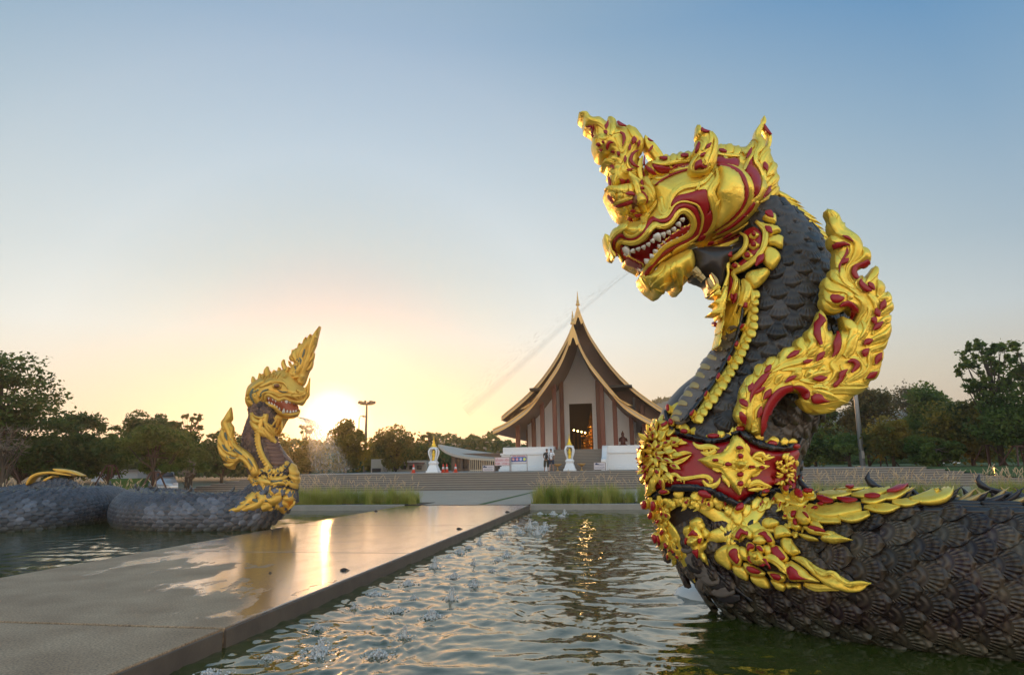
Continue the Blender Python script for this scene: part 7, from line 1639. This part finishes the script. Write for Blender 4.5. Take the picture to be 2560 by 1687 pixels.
for a in ([(150,68,8),(205,160,86),(245,270,116),(330,380,136),(450,430,136),(540,520,126),(535,640,110),(475,740,64),(405,830,44),(412,950,36),(470,1045,8)], [(292,150,16),(290,270,56),(350,345,56),(450,372,14)], [(203,412,8),(230,470,66),(330,492,64),(440,520,62),(462,600,54),(432,680,44),(372,740,16)],
          [(258,650,16),(290,750,96),(285,850,50)], [(330,800,16),(340,900,96),(380,1020,94),(470,1085,60),(520,1100,16)], [(588,560,8),(645,620,96),(650,690,116),(560,765,74),(455,830,84),(432,920,64),(490,1030,30)], [(782,812,8),(772,890,86),(700,980,76),(640,1050,16)],
          [(605,935,5),(550,1000,64),(530,1060,64),(600,1130,40)], [(800,990,16),(842,1090,126),(800,1210,40)], [(935,1150,16),(935,1230,96),(855,1250,76),(815,1250,14)], [(990,1290,16),(962,1360,96),(880,1420,86),(815,1460,14)], [(975,1462,8),(920,1515,106),(810,1570,60)],
          [(205,860,8),(232,950,106),(310,1020,66),(420,1080,56),(530,1165,60),(560,1220,16)], [(140,958,8),(152,1060,106),(210,1112,96),(330,1132,66),(440,1190,16)], [(110,1120,24),(165,1230,116),(270,1262,136),(350,1200,80),(375,1190,8)], [(400,1150,16),(442,1200,96),(420,1260,40)],
          [(82,1250,16),(132,1330,86),(210,1395,76),(335,1370,20)], [(500,1195,30),(605,1260,96),(622,1370,86),(572,1470,64),(500,1580,20)], [(670,1170,40),(762,1260,96),(792,1380,70),(770,1480,20)], [(400,1290,20),(470,1270,50),(560,1340,60),(560,1450,50)], [(640,1300,20),(700,1380,60),(680,1480,50),(620,1560,20)]):
    gw('G', a)
for a in ([(330,438,8),(392,452,36),(462,505,8)], [(222,535,24),(272,550,92),(350,530,54),(425,552,8)], [(392,588,8),(390,650,32),(342,740,22),(310,820,26),(294,905,4)], [(405,728,16),(370,758,72),(325,792,14)], [(662,748,50),(600,788,64),(500,822,54),(470,900,54),(500,970,44),(538,982,8)], [(556,1000,14),(570,1050,54),(640,1122,74),(705,1142,12)],
          [(658,1038,14),(702,1082,64),(742,1135,14)], [(872,1260,14),(852,1330,84),(818,1390,14)], [(758,1368,14),(780,1430,78),(802,1482,14)], [(712,1488,20),(738,1530,64),(760,1568,14)], [(190,1205,40),(250,1248,116),(345,1240,24)], [(288,1342,14),(380,1302,64),(472,1340,64),(502,1420,62),(480,1525,30)]):
    rw('G', a)
for a in ([(1090,-22,8),(1085,60,84),(1050,180,116),(1085,300,116),(1092,430,50)], [(1000,190,8),(960,280,86),(1000,370,96),(940,460,66),(870,500,14)], [(860,300,5),(832,390,96),(882,470,76),(800,550,66),(640,610,56),(540,680,44),(460,722,14)], [(772,450,14),(680,480,96),(620,560,96),(580,630,20)], [(532,550,14),(480,592,96),(430,665,50)],
          [(382,650,14),(330,700,96),(308,790,40)], [(262,770,8),(210,850,96),(190,910,50)], [(150,910,8),(142,990,76),(150,1060,50)], [(108,1050,8),(140,1120,106),(185,1175,50)], [(66,1200,8),(100,1280,106),(165,1360,50)], [(200,1450,64),(210,1250,76),(232,1080,64),(300,975,50),(390,880,40)], [(470,745,16),(650,652,76),(830,602,86),(915,560,30)],
          [(555,730,8),(442,830,76),(400,882,64),(325,935,14)], [(620,770,50),(570,820,100),(530,880,40)], [(790,705,60),(790,762,150),(715,805,50)], [(970,700,60),(950,760,140),(895,800,50)], [(1125,650,40),(1110,710,106),(1045,745,40)], [(1222,728,5),(1100,772,116),(1000,802,126),(910,822,30)], [(1345,240,36),(1362,360,76),(1332,490,66),(1255,600,30)],
          [(1345,55,8),(1425,150,126),(1485,220,116),(1442,330,66),(1385,390,14)], [(1552,260,14),(1480,350,116),(1440,460,136),(1375,550,80)], [(1245,390,20),(1180,450,116),(1125,545,40)], [(1062,440,14),(980,500,96),(905,555,20)], [(1430,560,16),(1500,560,50),(1585,610,66),(1602,720,64),(1500,805,64),(1390,860,20)],
          [(1272,570,14),(1222,640,76),(1270,720,86),(1250,800,64),(1190,860,30)], [(1942,170,14),(1872,290,116),(1740,352,96),(1630,415,30)], [(1905,335,8),(1842,430,66),(1705,480,66),(1682,560,66),(1682,660,56),(1600,772,54),(1390,872,20)], [(1848,488,8),(1792,560,106),(1745,650,30)], [(1808,698,8),(1722,770,116),(1610,835,40)],
          [(1945,40,14),(1872,100,96),(1780,200,76),(1715,275,30)], [(1668,908,8),(1540,960,96),(1400,962,96),(1250,962,96),(1110,1005,20)], [(980,925,30),(1080,902,76),(1210,955,30)], [(820,832,8),(900,842,64),(1020,875,30)], [(1425,1110,8),(1300,1102,66),(1150,1142,76),(1000,1152,96),(880,1102,86),(840,1060,24)],
          [(985,1190,20),(1100,1202,76),(1265,1195,14)], [(850,1085,30),(922,1180,86),(985,1215,20)], [(495,1005,14),(562,922,54),(650,882,54),(728,882,20)], [(738,895,20),(840,882,54),(942,950,54),(962,1040,54),(890,1075,20)], [(478,900,14),(432,980,116),(365,1095,24)], [(375,1110,14),(322,1220,106),(285,1335,24)], [(268,1370,50),(282,1450,90)],
          [(1580,100,20),(1640,200,80),(1600,300,70),(1540,340,20)], [(1780,30,20),(1700,100,70),(1620,260,40)], [(1130,590,14),(1080,640,70),(980,680,50),(860,690,20)], [(1160,870,20),(1100,900,60),(1180,850,40)], [(1640,900,10),(1560,900,60),(1420,900,60),(1300,880,20)], [(1330,640,20),(1350,700,50),(1420,780,60),(1340,880,30)], [(600,720,16),(700,700,50),(850,700,50)], [(1520,480,16),(1580,560,60),(1640,660,50)]):
    gw('H', a)
gw('H', [(1292,1075,5),(1150,1042,126),(1040,985,76),(975,975,16)], 1.6)
slab('inlay', 'H', [(955,1062),(1000,1008),(1060,1020),(1110,1080),(1165,1100),(1165,1100),(1000,1125)], red, fin, FB, .02, lift=.085)
for a in ([(1085,35,8),(1102,110,64),(1040,200,74),(1040,300,66),(1075,405,34)], [(808,492,14),(750,520,54),(668,568,20)], [(472,662,14),(430,710,58),(388,748,14)], [(252,878,14),(226,940,64),(204,975,14)], [(118,1078,16),(150,1120,80),(184,1162,20)], [(108,1228,24),(135,1290,70),(162,1355,16)], [(452,740,8),(370,820,76),(290,920,76),(240,1000,44),(210,1115,6)],
          [(382,925,24),(310,970,54),(250,1005,14)], [(1145,808,14),(1062,820,78),(975,820,16)], [(768,788,14),(700,820,58),(632,862,12)], [(1292,275,34),(1272,380,96),(1262,480,64),(1208,555,14)], [(1112,492,24),(1062,550,76),(1018,605,14)], [(972,588,8),(912,610,54),(858,618,34)], [(1398,612,24),(1470,602,54),(1512,662,66),(1445,742,24)], [(1392,708,14),(1332,760,76),(1310,830,46),(1242,900,54),(1222,912,14)],
          [(1702,348,14),(1640,370,84),(1598,405,14)], [(1652,452,14),(1610,500,86),(1612,556,20)], [(1802,502,14),(1766,570,70),(1738,645,14)], [(1748,732,14),(1690,772,66),(1628,812,14)], [(1824,125,16),(1762,180,76),(1706,225,14)], [(1708,68,34),(1722,110,66),(1722,155,14)], [(458,945,14),(420,1010,86),(372,1068,14)], [(342,1156,14),(326,1230,60),(304,1295,14)],
          [(345,1492,8),(370,1340,64),(420,1182,80),(500,1052,86),(600,962,86),(725,922,50)], [(728,912,16),(820,932,66),(900,982,86),(922,1050,54),(866,1062,20)]):
    rw('H', a)
# ------------------------------------------------------------------ the far serpent statue
FY = 21.5
greyr = mat('blue_grey_ridge', (.09, .105, .12), .45, noise=(6, (.05, .06, .07), .2)); pgr = mat('worn_ochre_ridge', (.24, .20, .10), .5, noise=(6, (.10, .11, .10), .2))
far = root('serpent_statue', (0, 0, 0), 'smaller looking serpent statue with dull gold head before the setting sun', 'statue')
def P3(x, y, Y, c='P'): p = atY(*W(c, x, y), Y); return (p.x, p.y, p.z)
ft_pts = [P3(470, 640, FY), P3(478, 740, FY), P3(462, 830, FY), P3(442, 920, FY), P3(452, 1010, FY), P3(496, 1100, FY), P3(540, 1180, FY), P3(548, 1260, FY), P3(510, 1335, FY - .1), (atY(640, 1250, FY).x, FY - .2, .36), (atY(580, 1250, FY).x, FY - .3, .22), (atY(480, 1250, FY).x, FY - .2, .2),
          (atY(400, 1250, FY).x, FY + .2, .2), (atY(345, 1250, FY + .8).x, FY + 1.0, .2), (atY(322, 1250, FY + 2).x, FY + 2.3, .25), (atY(350, 1240, FY + 3.6).x, FY + 3.7, .30), (atY(420, 1240, FY + 4.6).x, FY + 4.6, .28), (atY(470, 1240, FY + 5.2).x, FY + 5.4, .15), (atY(500, 1240, FY + 6).x, FY + 6.4, -.6)]
m21 = FY / FPX / 2.9025 * 1.0
ft_rad = [110 * m21, 112 * m21, 118 * m21, 122 * m21, 132 * m21, 140 * m21, 155 * m21, 165 * m21, 150 * m21, .66, .64, .66, .68, .68, .66, .62, .58, .5, .4]
ft_ = Tube(ft_pts, ft_rad, (0, -1, 0), 150, 32)
fbody = ft_.mesh('body', skin_dark, far, .01); tmp2 = ft_.mesh('tmp', skin_dark); bpy.context.view_layer.update(); FBB = Base([tmp2], FY - .4); FBC = Base([tmp2], FY - .4); FBC.off = .03; COL.objects.unlink(tmp2)
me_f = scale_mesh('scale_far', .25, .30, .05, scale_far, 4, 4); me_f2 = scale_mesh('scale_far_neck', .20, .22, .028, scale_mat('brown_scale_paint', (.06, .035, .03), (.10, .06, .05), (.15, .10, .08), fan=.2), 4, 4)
bf = 1 if ft_.at(ft_.len * .12, PI/2)[1].x > 0 else -1      # +B points to +X
ub = 0
for i in range(ft_.n):
    if proj(ft_.C[i, :3])[1] > 780 + 1290 / 2.9025: ub = ft_.u[i]; break
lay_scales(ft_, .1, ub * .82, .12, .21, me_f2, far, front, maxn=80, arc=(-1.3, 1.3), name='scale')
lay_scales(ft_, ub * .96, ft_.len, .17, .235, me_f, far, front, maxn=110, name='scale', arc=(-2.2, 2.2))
t2p = [(atY(-260, 1250, 20).x, 20.0, .1), (atY(-100, 1250, 21).x, 21.2, .12), (atY(20, 1250, 22).x, 22.2, .14), (atY(120, 1250, 23.2).x, 23.4, .2), (atY(215, 1250, 25).x, 25.3, .3), (atY(285, 1250, 28).x, 28, .3), (atY(330, 1250, 31).x, 31, -.2)]
t2 = Tube(t2p, [.86, .86, .85, .80, .70, .6, .5], (0, -1, 0), 80, 28); tb2 = t2.mesh('coil', skin_dark, far, .01)
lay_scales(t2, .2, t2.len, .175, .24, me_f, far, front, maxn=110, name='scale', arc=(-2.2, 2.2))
t3p = [(atY(-120, 1215, 27).x, 27.0, .3), (atY(-20, 1210, 27).x, 27.3, .48), (atY(70, 1205, 27).x, 27.4, .62), (atY(135, 1200, 27).x, 27.2, .70), (atY(190, 1205, 27).x, 26.8, .45), (atY(222, 1220, 27).x, 26.6, -.4)]
t3 = Tube(t3p, [.45, .48, .55, .62, .55, .4], (0, -1, 0), 60, 24); tb3 = t3.mesh('coil', skin_dark, far, .01)
ridge(t3, .3, t3.len * .9, (1 if t3.at(1, PI/2)[1].z > 0 else -1) * 1.3, .14, [greyr, pgr], 'back_leaf', tb3, .2)
lay_scales(t3, 0.1, t3.len * .9, .15, .2, me_f, far, front, maxn=40, name='scale', arc=(-2.2, 2.2)); bpy.context.view_layer.update()
B3 = Base([tb3], 27.0)
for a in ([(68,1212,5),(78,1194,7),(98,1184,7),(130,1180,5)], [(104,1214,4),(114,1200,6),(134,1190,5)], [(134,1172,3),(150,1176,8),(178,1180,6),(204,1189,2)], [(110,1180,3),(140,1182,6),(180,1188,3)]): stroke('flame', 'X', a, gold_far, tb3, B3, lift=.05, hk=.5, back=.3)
sgn2 = 1 if t2.at(1, PI/2)[1].z > 0 else -1; sgnf = 1 if ft_.at(ft_.len * .6, PI/2)[1].z > 0 else -1
for tb, u0, u1, sg, par in ((t2, .2, t2.len - 1.5, sgn2, tb2), (ft_, ub + 1.0, ft_.len - .8, sgnf, fbody)):
    ridge(tb, u0, u1, sg * 1.35, .16, [greyr, pgr], 'back_leaf', par, .17); ridge(tb, u0, u1, sg * 1.57, .17, [greyr, pgr], 'back_leaf', par, .16); ridge(tb, u0 + .5, u1, sg * 1.57, .30, [greyr], 'back_finial', par, 1.5, outk=1.0, prof=FIN)
    tube_rope(tb, u0, u1, sg * 1.15, .035, .34, greyr, 'rope_link', par); tube_rope(tb, u0, u1, sg * 1.02, .035, .34, greyr, 'rope_link', par)
# neck plates and collar
fp_ = dict(par=fbody, base=FBC)
def gf(a, L=1, par=fbody, base=FBC, **k): return stroke('flame', 'P', a, gold_far, par, base, lift=L * .03, hk=k.pop('hk', .6), K=5, sub=3, **k)
def rf(a, L=2, par=fbody, base=FBC, m=green_in): return stroke('inlay', 'P', a, m, par, base, lift=L * .03, hk=.2, K=5, sub=2, prof='flat')
bell = mat('brown_belly_paint', (.13, .065, .05), .5)
for i in range(8):
    y = 900 + i * 27; x0 = 462 + i * 8; x1 = 560 + i * 6 if i < 5 else 600 + (i - 5) * 8
    stroke('belly_plate', 'P', [(x0, y, 26), ((x0 + x1) / 2, y + 6, 34), (x1, y + 4, 20)], bell, fbody, FBC, lift=.01, hk=.4, K=5)
gf([(430,850,24),(428,930,26),(440,990,26),(470,1060,26),(520,1135,30)], 1.5); seg_row('P', [(418,860),(418,930),(430,995),(458,1065),(500,1130)], 22, fbody, FBC, m=gold_far, out=1, L=1.5)
for a in ([(375,790,20),(410,840,50),(450,860,30)], [(380,730,20),(400,790,50),(450,800,30)], [(450,760,30),(440,830,40),(430,880,30)], [(460,840,30),(500,900,50),(550,950,20)], [(470,800,24),(520,850,36),(560,890,14)], [(590,790,20),(580,850,40),(550,900,20)], [(480,740,40),(470,800,40)], [(420,860,50),(455,880,50),(480,900,20)]): gf(a, 1)
gf([(470,800,14),(490,850,20),(540,885,14),(585,830,10)], 2.2); gf([(376,740,10),(440,770,18),(490,740,10)], 2)
# dark ropes and petal rows of the band
for row in ([(380,1170),(430,1195),(470,1165),(540,1185),(600,1165),(655,1095)], [(395,1275),(440,1290),(480,1320),(520,1280),(600,1265),(690,1285)]): rope('P', row, 11, fbody, FBC, 1.6)
seg_row('P', [(400,1150),(440,1170),(475,1140),(540,1160),(600,1140),(640,1090)], 30, fbody, FBC, m=gold_far, m2=green_in, out=-1, L=1.2)
seg_row('P', [(400,1300),(440,1315),(480,1345),(520,1305),(600,1290),(680,1310)], 30, fbody, FBC, m=gold_far, m2=green_in, out=1, L=1.2)
for a in ([(360,1180,20),(400,1230,60),(400,1280,20)], [(420,1210,20),(470,1230,70),(520,1240,20)], [(440,1190,20),(460,1240,60),(470,1290,14)], [(500,1200,14),(560,1215,50),(630,1195,14)], [(510,1255,14),(570,1235,44),(640,1250,14)], [(640,1120,10),(680,1170,60),(720,1185,10)], [(640,1180,14),(690,1210,60),(712,1240,8)], [(630,1230,14),(680,1260,60),(700,1280,8)],
          [(650,1100,8),(670,1130,50),(700,1160,8)], [(400,1160,10),(380,1200,40),(372,1240,8)]): gf(a, 1.4)
rf([(520,1228,8),(560,1226,26),(600,1222,6)], 2.6); rf([(400,1210,8),(410,1235,18),(405,1260,6)], 2.6)
for a in ([(400,1310,30),(380,1350,70),(350,1385,50),(300,1420,44),(250,1435,30),(215,1440,6)], [(420,1330,30),(460,1350,80),(430,1390,60),(370,1415,50),(300,1440,16)], [(470,1340,30),(520,1370,70),(560,1350,70),(590,1330,30)], [(480,1380,30),(500,1400,60),(450,1420,50)], [(540,1330,20),(580,1310,40),(640,1310,30),(690,1330,10)], [(600,1350,30),(650,1350,70),(690,1330,20)],
          [(590,1380,30),(630,1400,70),(650,1430,20)], [(640,1370,20),(670,1380,50),(660,1420,10)], [(560,1400,20),(600,1430,50),(610,1460,10)], [(420,1400,14),(470,1385,40),(520,1400,14)]): gf(a, 1.5)
rf([(380,1360,8),(410,1365,22),(440,1380,6)], 3); rf([(470,1370,8),(500,1362,20),(520,1372,6)], 3); rf([(320,1400,6),(345,1398,14),(370,1392,4)], 3)
# head
pf = Base([], FY)
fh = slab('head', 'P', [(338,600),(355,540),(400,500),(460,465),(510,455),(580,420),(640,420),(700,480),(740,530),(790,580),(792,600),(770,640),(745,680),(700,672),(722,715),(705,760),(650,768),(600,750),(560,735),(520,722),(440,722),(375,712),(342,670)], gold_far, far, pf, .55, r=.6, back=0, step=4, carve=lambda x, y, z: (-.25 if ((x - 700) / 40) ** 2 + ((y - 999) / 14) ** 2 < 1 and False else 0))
bpy.context.view_layer.update(); FH = Base([fh], FY - .15)
def gh(a, L=.8, **k): return gf(a, L, fh, FH, **k)
slab('mouth_lining', 'P', [(488,640),(490,618),(520,620),(560,635),(620,648),(690,660),(715,690),(705,725),(650,728),(600,722),(555,690),(520,665)], mat('mouth_orange', (.30, .05, .015), .5), fh, FH, .02, lift=.02)
fb2 = Base([], FY - .05)
fc = slab('crest', 'P', [(600,470),(640,420),(655,400),(680,370),(655,345),(650,320),(668,290),(700,262),(760,205),(764,188),(775,196),(800,185),(830,150),(866,100),(866,100),(850,160),(832,235),(808,300),(805,360),(780,430),(740,530),(700,500)], gold_far, far, fb2, .14, r=.2, back=.25, step=3)
bpy.context.view_layer.update(); FC = Base([fc], FY - .1)
for a in ([(866,102,2),(830,170,24),(810,240,40),(795,310,46),(770,380,50),(740,470,40)], [(764,190,3),(770,230,24),(740,290,40),(720,350,30)], [(700,262,8),(680,300,34),(700,350,30),(740,380,20)], [(720,300,14),(740,350,30),(720,410,40),(680,450,40)], [(680,380,10),(700,420,34),(660,470,40),(610,490,20)], [(650,320,10),(662,345,24),(684,350,10)], [(800,330,10),(770,360,30),(750,420,30)], [(785,400,8),(750,450,30),(720,500,30)], [(640,480,14),(690,470,26),(750,460,10)], [(640,510,14),(690,505,26),(745,510,10)]): gf(a, .4, fc, FC, prof='skew')
for a in ([(720,330,6),(735,350,14),(730,380,5)], [(760,270,5),(755,300,14),(745,330,5)], [(690,400,5),(700,420,12),(690,440,5)]): rf(a, 1.6, fc, FC)
for a in ([(340,610,20),(370,560,30),(420,520,34),(470,500,30)], [(350,640,20),(400,690,44),(470,700,40),(540,690,30)], [(395,560,14),(400,620,44),(430,670,40),(480,690,14)], [(430,545,14),(480,520,34),(530,500,34),(600,490,20)], [(345,600,12),(340,640,24),(370,690,24),(420,712,14)]): gh(a)
gh([(478,650,16),(478,615,24),(500,600,26),(540,620,26),(575,640,26),(610,625,26),(640,635,26),(690,650,24),(740,650,26),(780,600,26),(800,478,4)], 1.2, hk=.9); gh([(478,650,16),(500,672,26),(545,690,28),(580,728,28),(640,745,26),(700,735,22),(722,712,12)], 1.2, hk=.9)
gh([(455,650,12),(450,600,24),(480,580,24),(540,590,20),(580,612,20),(620,600,24),(700,612,28),(760,590,24),(790,540,14)], .8); gh([(460,640,12),(470,690,24),(540,712,30),(590,750,30),(650,765,20),(690,765,8)], .6); gh([(700,560,20),(740,580,30),(780,540,16),(798,480,4)], 1)
rf([(392,555,8),(372,600,18),(392,650,14),(430,690,6)], 1.6, fh, FH); rf([(440,600,8),(462,575,14),(500,560,6)], 1.6, fh, FH); rf([(560,560,0+4),(600,580,10),(640,575,4)], 1.5, fh, FH)
el('P', 560, 538, 34, 24, fh, FH, gold_far, 1.4, .08, 'eye_socket'); el('P', 566, 540, 20, 14, fh, FH, amber, 4, .05, 'eyeball'); gh([(520,520,10),(560,505,20),(610,515,20),(640,560,10)], 2)
for a in ([(380,465,3),(385,500,30),(400,540,30)], [(430,442,3),(430,480,24),(430,520,20)], [(487,392,3),(480,430,40),(490,470,40)], [(605,342,3),(600,375,26),(620,420,30)], [(345,560,3),(358,580,20),(360,610,14)], [(338,620,3),(348,650,20),(370,680,14)], [(540,420,10),(530,440,20),(520,460,14)], [(570,400,10),(570,430,22),(560,460,14)], [(640,395,6),(630,420,20),(610,440,14)]): gf(a, .3, fh, Base([], FY - .2), back=.15)
def tf(bx, by, tx, ty, w): stroke('tooth', 'P', [(bx, by, w), ((bx+tx)/2, (by+ty)/2, w * .8), (tx, ty, 1)], bone, fh, FH, lift=.03, K=5, sub=2, hk=.9)
for k in range(7): tf(500 + k * 30, 618 + k * 6, 503 + k * 30, 638 + k * 6, 13)
for a in ((555,630,552,655,22),(632,638,626,668,24),(505,662,503,644,14),(525,668,522,652,13),(545,676,543,660,13),(562,690,562,672,13),(580,705,580,684,14),(608,728,612,695,24),(634,726,634,708,14),(656,728,656,712,13),(676,726,676,712,13)): tf(*a)
tf(694, 722, 694, 710, 12)
fch = slab('throat', 'P', [(440,700),(520,690),(600,740),(625,765),(600,800),(570,850),(530,840),(480,790),(440,760)], gold_far, far, fb2, .3, r=.4, back=.3, step=5)
r9 = random.Random(9)
def fill(n, cx, cy, rx, ry, par, base, L, l0=20, l1=42, ang=None, m=None):
    for k in range(n):
        a = r9.uniform(0, 2 * PI); q = r9.random() ** .5; x = cx + rx * q * math.cos(a); y = cy + ry * q * math.sin(a); an = (ang if ang is not None else a) + r9.uniform(-.5, .5); l = r9.uniform(l0, l1)
        stroke('flame', 'P', [(x, y, 6), (x + math.cos(an) * l * .5, y + math.sin(an) * l * .5, l * .42), (x + math.cos(an + .3) * l, y + math.sin(an + .3) * l, 3)], m or gold_far, par, base, lift=L * .03, K=5, sub=2, hk=.7, prof='skew')
fill(46, 540, 1220, 160, 50, fbody, FBC, 2.2); fill(14, 540, 1220, 150, 40, fbody, FBC, 2.6, 10, 18, m=green_in); fill(40, 560, 1370, 110, 55, fbody, FBC, 2.2); fill(18, 400, 1375, 70, 35, fbody, FBC, 2.4, ang=2.9); fill(18, 480, 860, 80, 60, fbody, FBC, 1.8, ang=1.2); fill(12, 560, 800, 40, 60, fbody, FBC, 1.8, ang=1.8)
fill(26, 400, 640, 55, 70, fh, FH, 1.2, 18, 34, ang=2.2); fill(20, 520, 470, 110, 24, fh, FH, 1.2, 18, 34, ang=-1.5); fill(14, 700, 600, 60, 30, fh, FH, 1.3, 18, 34, ang=-.3); fill(26, 720, 400, 40, 80, fc, FC, .6, 20, 40, ang=-1.2); fill(10, 720, 400, 34, 70, fc, FC, 1.4, 10, 18, ang=-1.2, m=green_in); fill(8, 420, 620, 40, 60, fh, FH, 1.9, 12, 20, ang=2.2, m=green_in)
for a in ([(735,290,26),(715,250,18),(720,222,3)], [(765,250,24),(752,215,16),(765,180,3)], [(795,225,22),(785,190,16),(800,158,3)], [(700,330,26),(672,300,18),(668,270,3)], [(800,300,20),(815,262,14),(836,236,3)], [(790,360,22),(812,330,16),(822,292,3)], [(775,420,24),(800,392,16),(812,352,3)], [(690,400,26),(655,385,16),(640,352,3)], [(840,190,16),(836,160,12),(850,130,3)]): gf(a, .2, fc, Base([], FY - .12), back=.2, prof='skew')
# fin
fw = Base([], FY - .75)
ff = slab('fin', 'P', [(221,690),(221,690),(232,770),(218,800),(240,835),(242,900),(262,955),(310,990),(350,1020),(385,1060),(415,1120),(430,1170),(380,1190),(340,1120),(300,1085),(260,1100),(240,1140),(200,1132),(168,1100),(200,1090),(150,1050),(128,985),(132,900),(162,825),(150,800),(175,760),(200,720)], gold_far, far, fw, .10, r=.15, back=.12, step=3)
bpy.context.view_layer.update(); FF = Base([ff], FY - .75)
for a in ([(221,692,3),(215,760,24),(180,800,40),(200,850,36),(220,910,30)], [(155,805,8),(170,840,24),(200,850,14)], [(240,840,8),(225,900,24),(240,960,24),(300,1000,20)], [(135,900,8),(150,950,40),(200,1010,40),(270,1040,30)], [(130,960,8),(160,1020,40),(220,1060,36),(290,1060,20)], [(160,1060,8),(210,1080,30),(280,1070,20)], [(170,1100,6),(220,1110,30),(260,1080,16)], [(200,900,14),(190,960,34),(230,1010,30)], [(265,955,8),(280,1000,30),(330,1040,30),(380,1090,24)],
          [(300,990,8),(350,1040,30),(400,1110,30),(410,1160,14)], [(280,1050,14),(330,1080,30),(370,1140,30)], [(160,850,14),(165,900,34),(180,940,20)]): gf(a, .3, ff, FF, prof='skew')
for a in ([(185,870,6),(190,900,16),(200,930,6)], [(165,960,6),(185,990,18),(210,1010,6)], [(250,990,6),(280,1015,16),(310,1035,6)], [(215,1050,6),(240,1058,14),(265,1055,5)], [(350,1060,6),(370,1090,14),(385,1120,5)]): rf(a, 1.5, ff, FF)
fill(34, 215, 1000, 70, 100, ff, FF, .5, 20, 38, ang=-2.2); fill(12, 360, 1090, 40, 50, ff, FF, .5, 20, 34, ang=-2.6); fill(10, 215, 1000, 60, 90, ff, FF, 1.4, 12, 20, ang=-2.2, m=green_in)
# half sunken pale footing under the left coil
c = atZ(90, 1300, -.2); V = []; F = []
for j, (r, z) in enumerate(((.9, -.5), (.85, -.16), (.6, -.12))):
    for k in range(16): a = 2 * PI * k / 16; V.append((c.x + r * math.cos(a), c.y + .6 + r * .8 * math.sin(a), z))
for j in range(2):
    for k in range(16): F.append((j*16+k, j*16+(k+1) % 16, (j+1)*16+(k+1) % 16, (j+1)*16+k))
F.append(tuple(range(32, 48))); o = mesh_obj('footing', V, F, MATS['white_footing']); tag(o, 'low white footing at the waterline below the left coil', 'footing')
